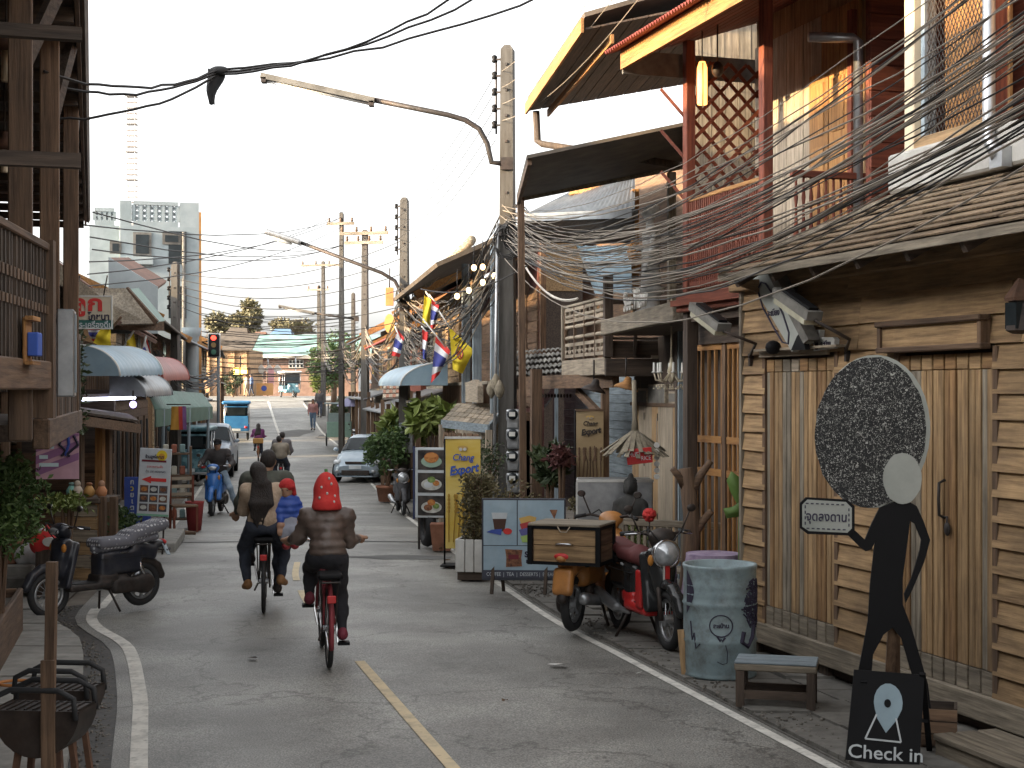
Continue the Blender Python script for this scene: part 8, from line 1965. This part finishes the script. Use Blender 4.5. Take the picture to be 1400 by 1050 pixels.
    if hair == 'long': 
        bk = [ell(hd(0, -.012, .025), (.088*s, .104*s, .105*s), RM), cap(hd(0, -.06, 0), tuple(nec+V(0, -.1, .0)*s), .08*s, .075*s)]+[cap(tuple(nec+V(-.07+.028*i, -.09, 0)*s), tuple(che+V(-.12+.04*i, -.155-.01*(i % 2), -.04)*s), .036*s, .034*s) for i in range(6)]+[cap(tuple(che+V(-.12+.04*i, -.155-.01*(i % 2), -.04)*s), tuple(che+V(-.13+.03*i, -.165, -.18-.03*((i*7) % 5))*s), .034*s, .008*s) for i in range(5)]
        solid('hair', hm, t, bk, h*.8, .04, sub=[ell(hd(0, .12, -.04), (.08*s, .09*s, .09*s), RM)])
    if face:
        for q in (-1, 1): MB().ball(hd(q*.03, .083, .008), (.013*s, .01*s, .008*s), 8, 5).build('eye', INK, t, True); MB().ball(hd(q*.031, .088, .03), (.019*s, .008*s, .005*s), 8, 4).build('eyebrow', HAIRM, t, True)
        MB().ball(hd(0, .09, -.057), (.022*s, .01*s, .006*s), 8, 5).build('mouth', C_('lips', (.3, .1, .08)), t, True)
    if hatfn: hatfn(t, hd, RM, s)
    return t
# rider in the strawberry hat
def strawberry(t, hd, RM, s):
    cap_ = solid('strawberry_hat', mat('red_felt', (.48, .02, .02), (.62, .05, .04), sc=10, rough=.9), t, [ell(hd(0, -.01, .05), (.104, .12, .12), RM), cap(hd(0, -.01, .02), hd(0, -.03, -.12), .1, .128), ell(hd(.0, -.03, .12), (.07, .075, .08), RM)], .014, .04, sub=[ell(hd(0, .14, -.08), (.09, .1, .13), RM)], cuts=[((0, 0, -1), hd(0, 0, -.135))])
    for x, z in ((-.05, .04), (.04, .07), (0, -.02), (.07, -.04), (-.07, -.06), (.02, .12), (-.03, -.1), (.06, -.1)):
        MB().ball(hd(x, -.005-math.sqrt(max(.0, .0150-x*x))-.018 if z > -.05 else -.15, z), (.01, .006, .013), 6, 4).build('white_seed', WHITE, cap_, True)
    m = MB()
    for k in range(6): a = k*1.05; m.tube([hd(0, -.02, .175), hd(.05*math.cos(a), -.02+.05*math.sin(a), .17), hd(.075*math.cos(a), -.02+.075*math.sin(a), .145)], [.014, .012, .004], 5)
    m.tube([hd(0, -.02, .17), hd(.0, -.03, .235)], .014, 6); m.build('green_stalk', C_('felt_green', (.06, .2, .05)), cap_, True)
S = .93
J1 = dict(pel=(0, .24, .9), che=(0, .32, 1.14), nec=(0, .36, 1.3), hea=(0, .39, 1.4), shL=(-.16, .34, 1.22), shR=(.16, .34, 1.22), elL=(-.235, .42, 1.03), elR=(.205, .4, 1.0), haL=(-.29, .62, 1.005), haR=(.285, .62, 1.005),
          hiL=(-.09, .26, .88), hiR=(.09, .26, .86), knL=(-.12, .6, .76), knR=(.12, .5, .52), anL=(-.14, .44, .54), anR=(.14, .41, .235), toL=(-.15, .55, .49), toR=(.15, .53, .165))
person('rider in brown padded jacket and red strawberry hat cycling away', BK1, RZB, J1, mat('brown_leather', (.075, .052, .042), (.16, .12, .1), sc=7, rough=.42, bump=.3), LEGG, C_('maroon_shoe', (.2, .03, .05)), S, .014, 'short', strawberry, puffy=1.02, quilted=True, collar=True, face=False)
# couple with toddler
J2 = dict(pel=(0, -.06, .92), che=(.0, -.03, 1.18), nec=(-.02, .0, 1.34), hea=(-.05, .02, 1.45), shL=(-.17, -.02, 1.27), shR=(.15, -.02, 1.27), elL=(-.21, .13, 1.06), elR=(.22, .1, 1.06), haL=(-.06, .26, 1.02), haR=(.16, .22, 1.0),
          hiL=(-.1, -.05, .9), hiR=(.1, -.05, .9), knL=(-.21, .28, .66), knR=(.22, .28, .68), anL=(-.17, .18, .3), anR=(.18, .2, .34), toL=(-.2, .3, .24), toR=(.22, .32, .27))
person('long-haired passenger in cream knit sweater riding behind the driver', BK2, R(9), J2, mat('cream_knit', (.4, .29, .2), (.54, .42, .31), sc=26, rough=.95, bump=.4), JEAN, C_('tan_shoe', (.3, .15, .06)), .96, .014, 'long', topname='sweater', puffy=1.04, face=False)
J2b = dict(pel=(0, .34, .93), che=(.02, .42, 1.24), nec=(.03, .47, 1.42), hea=(.04, .5, 1.55), shL=(-.17, .44, 1.36), shR=(.22, .44, 1.36), elL=(-.25, .5, 1.12), elR=(.31, .46, 1.1), haL=(-.29, .66, 1.0), haR=(.29, .66, 1.0),
           hiL=(-.09, .36, .92), hiR=(.09, .36, .92), knL=(-.15, .66, .78), knR=(.16, .6, .6), anL=(-.14, .45, .54), anR=(.14, .41, .235), toL=(-.15, .56, .49), toR=(.15, .53, .165))
person('short-haired driver in dark olive jacket steering the black bicycle', BK2, R(9), J2b, mat('olive_jacket', (.05, .055, .042), (.1, .105, .085), sc=8, rough=.85), JEAN, C_('dark_shoe', (.04, .03, .03)), 1.0, .015, 'short', puffy=1.1, face=False)
def redhat(t, hd, RM, s):
    q = solid('knit_hat', mat('red_knit', (.42, .02, .02), (.55, .04, .04), sc=40, rough=.95, bump=.4), t, [ell(hd(0, -.01, .05), (.095*s, .11*s, .085*s), RM), cap(hd(-.085, 0, .02), hd(-.085, 0, -.05), .025*s, .03*s), cap(hd(.085, 0, .02), hd(.085, 0, -.05), .025*s, .03*s), cap(hd(-.09, .05, .04), hd(.09, .05, .04), .03*s)], .011, .02)
b0 = V(.25, -.03, .95)
JB = {k: tuple(b0+V(*v)) for k, v in dict(pel=(0, 0, .0), che=(0, 0, .16), nec=(-.005, 0, .25), hea=(-.01, -.01, .33), shL=(-.08, 0, .2), shR=(.08, 0, .2), elL=(-.09, -.06, .1), elR=(.12, .0, .1), haL=(-.08, -.1, .0), haR=(.12, -.05, .02), hiL=(-.04, 0, -.02), hiR=(.04, 0, -.02), knL=(-.03, -.09, -.09), knR=(.06, -.09, -.09), anL=(-.02, -.08, -.22), anR=(.07, -.06, -.22), toL=(-.02, -.13, -.24), toR=(.08, -.11, -.24), look=(-.35, -1, 0)).items()}
JB['look'] = (-.35, -1, -.05)
person('toddler in blue padded jacket and red knit hat looking back at us', BK2, R(9), JB, mat('blue_quilt', (.02, .06, .32), (.05, .12, .46), sc=7, rough=.5), C_('grey_tights', (.3, .31, .36)), C_('toddler_shoe', (.4, .05, .06)), .86, .011, None, redhat, puffy=.72, quilted=True)
# far cyclists
HS = .03
def scaleJ(J, s, off=(0, 0, 0)): return {k: (tuple(Vector(v)*s+Vector(off)) if k != 'look' else v) for k, v in J.items()}
person('distant passenger in beige padded jacket on the rear rack', p3, R(9), J2, mat('beige_jacket', (.2, .17, .13), (.32, .28, .22), sc=6, rough=.8), JEAN, C_('dark_shoe', (.04, .03, .03)), .96, HS, 'short', puffy=1.2, face=False)
person('distant driver in grey hooded jacket on the shared bicycle', p3, R(9), J2b, mat('grey_jacket', (.12, .11, .115), (.2, .19, .195), sc=6, rough=.85), JEAN, C_('dark_shoe', (.04, .03, .03)), 1.0, HS, 'short', puffy=1.25, face=False)
person('distant cyclist in purple jacket riding up the slope', p4, R(9), J1, mat('purple_jacket', (.14, .03, .12), (.22, .06, .18), sc=6, rough=.8), JEAN, C_('dark_shoe', (.04, .03, .03)), .95, HS, 'long', puffy=1.1, face=False)
# scooter rider coming towards us, right foot on the road
J4 = dict(pel=(0, -.3, .9), che=(0, -.22, 1.2), nec=(0, -.18, 1.38), hea=(0, -.15, 1.5), shL=(-.19, -.2, 1.32), shR=(.19, -.2, 1.32), elL=(-.33, -.08, 1.1), elR=(.33, -.08, 1.1), haL=(-.32, .28, 1.06), haR=(.32, .28, 1.06),
          hiL=(-.1, -.28, .88), hiR=(.1, -.28, .88), knL=(-.3, .06, .56), knR=(.18, .15, .72), anL=(-.42, -.1, .1), anR=(.15, .1, .4), toL=(-.48, .03, .05), toR=(.17, .24, .37), look=(0, 1, -.1))
def capf(t, hd, RM, s):
    q = solid('cap', BLK, t, [ell(hd(0, -.01, .05), (.088, .1, .085), RM), ell(hd(0, .11, .045), (.07, .06, .012), RM)], .018, .02)
person('rider in dark jacket, cap and pale jeans on the blue scooter', S4, R4, J4, mat('dark_jacket', (.025, .022, .022), (.06, .05, .048), sc=6, rough=.8), mat('pale_jeans', (.2, .27, .35), (.34, .41, .48), sc=7, rough=.9), C_('brown_shoe', (.12, .06, .03)), 1.0, .022, 'short', capf, puffy=1.15)
# pedestrians on the right slope
def stand(w=.0, step=.15): return dict(pel=(0, 0, .92), che=(0, .01, 1.22), nec=(0, .02, 1.4), hea=(0, .04, 1.53), shL=(-.18, 0, 1.34), shR=(.18, 0, 1.34), elL=(-.23, -.03, 1.08), elR=(.23, .02, 1.08), haL=(-.22, .04, .86), haR=(.22, .12, .87), hiL=(-.09, 0, .9), hiR=(.09, 0, .9), knL=(-.09, step*.6, .5), knR=(.09, -.02, .5), anL=(-.09, step, .1), anR=(.09, -step, .12), toL=(-.1, step+.12, .05), toR=(.1, -step+.1, .05))
p = PG(428, 76); person('pedestrian in pink top and blue jeans walking towards us on the slope', (p.x, p.y, crown(76, p.x)), R(178), stand(), C_('pink_top', (.32, .16, .15)), mat('blue_jeans', (.08, .13, .2), (.14, .2, .28), rough=.9), BLK, 1.0, .04, 'long', topname='top', group='pedestrians')
p = PG(437, 84); person('pedestrian in dark clothes walking behind the pink one', (p.x, p.y, crown(84, p.x)), R(178), stand(step=.1), C_('charcoal_top', (.06, .055, .055)), JEAN, BLK, 1.02, .04, 'short', topname='top', group='pedestrians')
p = PG(344, 106); person('faraway pedestrian in blue at the crossing', (p.x, p.y, g(106)), R(90), stand(), C_('blue_top', (.06, .1, .2)), JEAN, BLK, 1.0, .05, 'short', topname='top', face=False)
p = PG(337, 107); person('faraway pedestrian in cream at the crossing', (p.x, p.y, g(107)), R(100), stand(), C_('cream_top', (.4, .32, .25)), C_('tan_trousers', (.25, .2, .15)), BLK, .95, .05, 'short', topname='top', face=False)
# ------------------------------------------------------------------ end of the street
rnd = random.Random(91)
fe = Frame(P(300, 0, 122).x, 122, 1.95, 1, 0)
BRK = mat('brown_brick', (.16, .1, .08), (.28, .19, .15), sc=2, rough=.9)
t = on(fe, 'brown_building', 'long low brown building with white paned window across the end of the street', 'building')
L = fe.px(520, 500)[0]; H = fe.px(400, 486)[1]
bx('wall', BRK, t, 0, L, 0, 8, -.1, H); TEAL = mat('teal_sheet', (.13, .24, .23), (.22, .34, .32), sc=2, rough=.6)
zt = fe.px(400, 478)[1]; MB().slab([(-.5, -.8, H-.1), (L, -.8, H-.1), (L, 4, zt+1.4), (-.5, 4, zt+1.4)], .1).build('roof', TEAL, t); bx('fascia', WHITE, t, -.5, L, -.85, -.8, H-.25, H)
for k, (x0, x1, y0, y1) in enumerate(((395, 415, 492, 503), (352, 360, 505, 518), (440, 455, 495, 508))):
    a, z0_ = fe.px(x0, y1); b, z1_ = fe.px(x1, y0); w = bx('window', WHITE, t, a, b, -.08, -.001, z0_, z1_)
    for i in range(4):
        for j in range(2): c = (b-a)/4; hh = (z1_-z0_)/2; bx('pane', GLASS, w, a+c*i+.05, a+c*(i+1)-.05, -.1, -.0801, z0_+hh*j+.05, z0_+hh*(j+1)-.05)
t = thing('gift_stall', 'far stall with white pointed canopy tops and pink sign', 'stall', tuple(PG(366, 116)))
for k in range(4):
    c = P(346+k*11, 505, 116)-PG(366, 116); MB().prism([(c.x-.38, c.z), (c.x, c.z+.42), (c.x+.38, c.z), (c.x, c.z-.42)], 0, .1).build('canopy_square', WHITE, t)
c = P(370, 512, 115)-PG(366, 116); bx('pink_sign', C_('far_pink', (.55, .3, .34)), t, c.x-.2, c.x+.25, -1, -.9, c.z-.8, c.z+.5)
c = P(361, 530, 114)-PG(366, 116); bx('banner', C_('far_ochre', (.55, .3, .12)), t, c.x-.6, c.x+.7, -2, -1.9, .05, c.z+.35); disc(c.x, c.z-.05, .22, .22, -2.02).build('banner_disc', SBLUE, t)
for x in (-2.2, 0, 2.2): tb('pole', STEEL, t, [(x, .1, 0), (x, .1, 3.2)], .05)
t = thing('yellow_lantern', 'pair of lit yellow box signs at the end of the street', 'sign', tuple(P(328, 512, 108)))
for x in (-.28, .28): bx('box', mat('yellow_glow', (1, .6, .08), (1, .7, .15), emit=1.6), t, x-.22, x+.22, 0, .12, 0, .5, .02)
tb('bracket', IRON, t, [(0, .1, .5), (0, .1, 1.4)], .03); tb('post', IRON, t, [(0, .2, -1.45+g(108)*0), (0, .2, 1.4)], .05)
fo = Frame(P(278, 0, 112).x, 112, 1.95, 1, 0); t = on(fo, 'orange_corner_house', 'ochre corner house with tall pilasters beyond the crossing on the left', 'house')
OCH = mat('ochre_wall', (.28, .17, .09), (.42, .28, .16), sc=2, rough=.9); Lh = fo.px(341, 500)[0]; bx('wall', OCH, t, 0, Lh, 0, 6, -.1, fo.px(320, 478)[1])
for k in range(4): a = Lh*(.1+.27*k); bx('pilaster', OCH, t, a-.15, a+.15, -.15, 0, 0, fo.px(320, 479)[1]); bx('door', W_BRN['z'], t, a+.25, a+.85 if k < 3 else a+.4, -.05, 0, 0, 2.2)
MB().slab([(-.3, -.5, fo.px(320, 478)[1]), (Lh+.3, -.5, fo.px(320, 478)[1]), (Lh+.3, 3, fo.px(320, 478)[1]+1.4), (-.3, 3, fo.px(320, 478)[1]+1.4)], .1).build('roof', ROOFD, t)
def far_house(label, x0, x1, ye, yr, D, mw, mr):
    f = Frame(P(x0, 0, D).x, D, 2.0, 1, 0); t = on(f, 'far_house', label, 'house', None); L = f.px(x1, ye)[0]; he = f.px(x0, ye)[1]; hr = f.px(x0, yr)[1]
    bx('wall', mw, t, 0, L, 0, 6, -.1, he); MB().slab([(-.4, -.6, he-.1), (L+.4, -.6, he-.1), (L*.8, 3, hr), (L*.2, 3, hr)], .1).build('roof', mr, t); MB().slab([(L+.4, 6.6, he-.1), (-.4, 6.6, he-.1), (L*.2, 3, hr), (L*.8, 3, hr)], .1).build('roof', mr, t)
    for k in range(3): a = L*(.2+.25*k); bx('window', GLASS, t, a, a+L*.12, -.03, -.001, he*.55, he*.85)
far_house('far house with blue tin roof showing above the brown building', 362, 398, 470, 448, 150, OCH, mat('far_blue_roof', (.08, .16, .27), (.14, .23, .34), sc=1, rough=.5))
far_house('far house with pinkish roof left of the blue roof', 338, 362, 472, 452, 155, BRK, TILEB)
far_house('far pale house showing beside the leafy tree', 400, 440, 474, 455, 150, WHITE, TIN)
far_house('far dim house on the left behind the flat eaves', 300, 338, 470, 446, 160, BRK, ROOFD)
# trees
def tree(label, x, D, yb, r, n, mt, h0, size, name='broadleaf_tree', ry=None):
    b = PG(x, D); c = P(x, yb, D); t = thing(name, label, 'tree', tuple(b)); hh = c.z-b.z
    m = MB().tube([(0, 0, -.1), (.05, 0, hh*.5), (0, 0, hh)], [r*.12, r*.09, r*.05], 8)
    for k in range(7): a = k*.9; m.tube([(0, 0, hh*.55), (r*.4*math.cos(a), r*.4*math.sin(a), hh*.85), (r*.75*math.cos(a), r*.75*math.sin(a), hh+r*.3*math.sin(k))], [r*.05, r*.035, r*.01], 6)
    m.build('trunk', W_BRN['z'], t, True); leaves(MB(), cloud((0, 0, hh), (r, r, ry or r), n, 26), size).build('crown', mt, t); return t
tree('rounded leafy street tree with small trunk on the right before the crossing', 456, 88, 492, 1.75, 5200, LEAF, 0, .2)
tree('low bushy tree under the street tree by the crossing', 440, 92, 522, .9, 1500, LEAF_Y, 0, .18)
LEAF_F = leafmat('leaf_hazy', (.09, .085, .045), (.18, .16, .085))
tree('faraway sunlit tree against the white sky over the crossing', 338, 190, 434, 2.3, 2600, LEAF_F, 0, .7, 'far_tree')
tree('faraway olive tree behind the far roofs', 300, 200, 447, 2.5, 1800, LEAF_F, 0, .7, 'far_tree', 2.2)
tree('faraway wide tree right of the blue roof', 400, 210, 449, 4, 2200, LEAF_F, 0, .7, 'far_tree', 1.8)
bush('crossing_shrub', 'clump of shrubs by the road before the crossing', 'plant', tuple(PG(470, 80)), .9, 1.4, 1200, .18, LEAF_D, trunk=.1)
bush('crossing_shrub', 'clipped dark shrub at the left of the crossing', 'plant', tuple(PG(319, 104)), .9, 1.8, 1200, .18, LEAF_D, trunk=.1)
finish_texts()
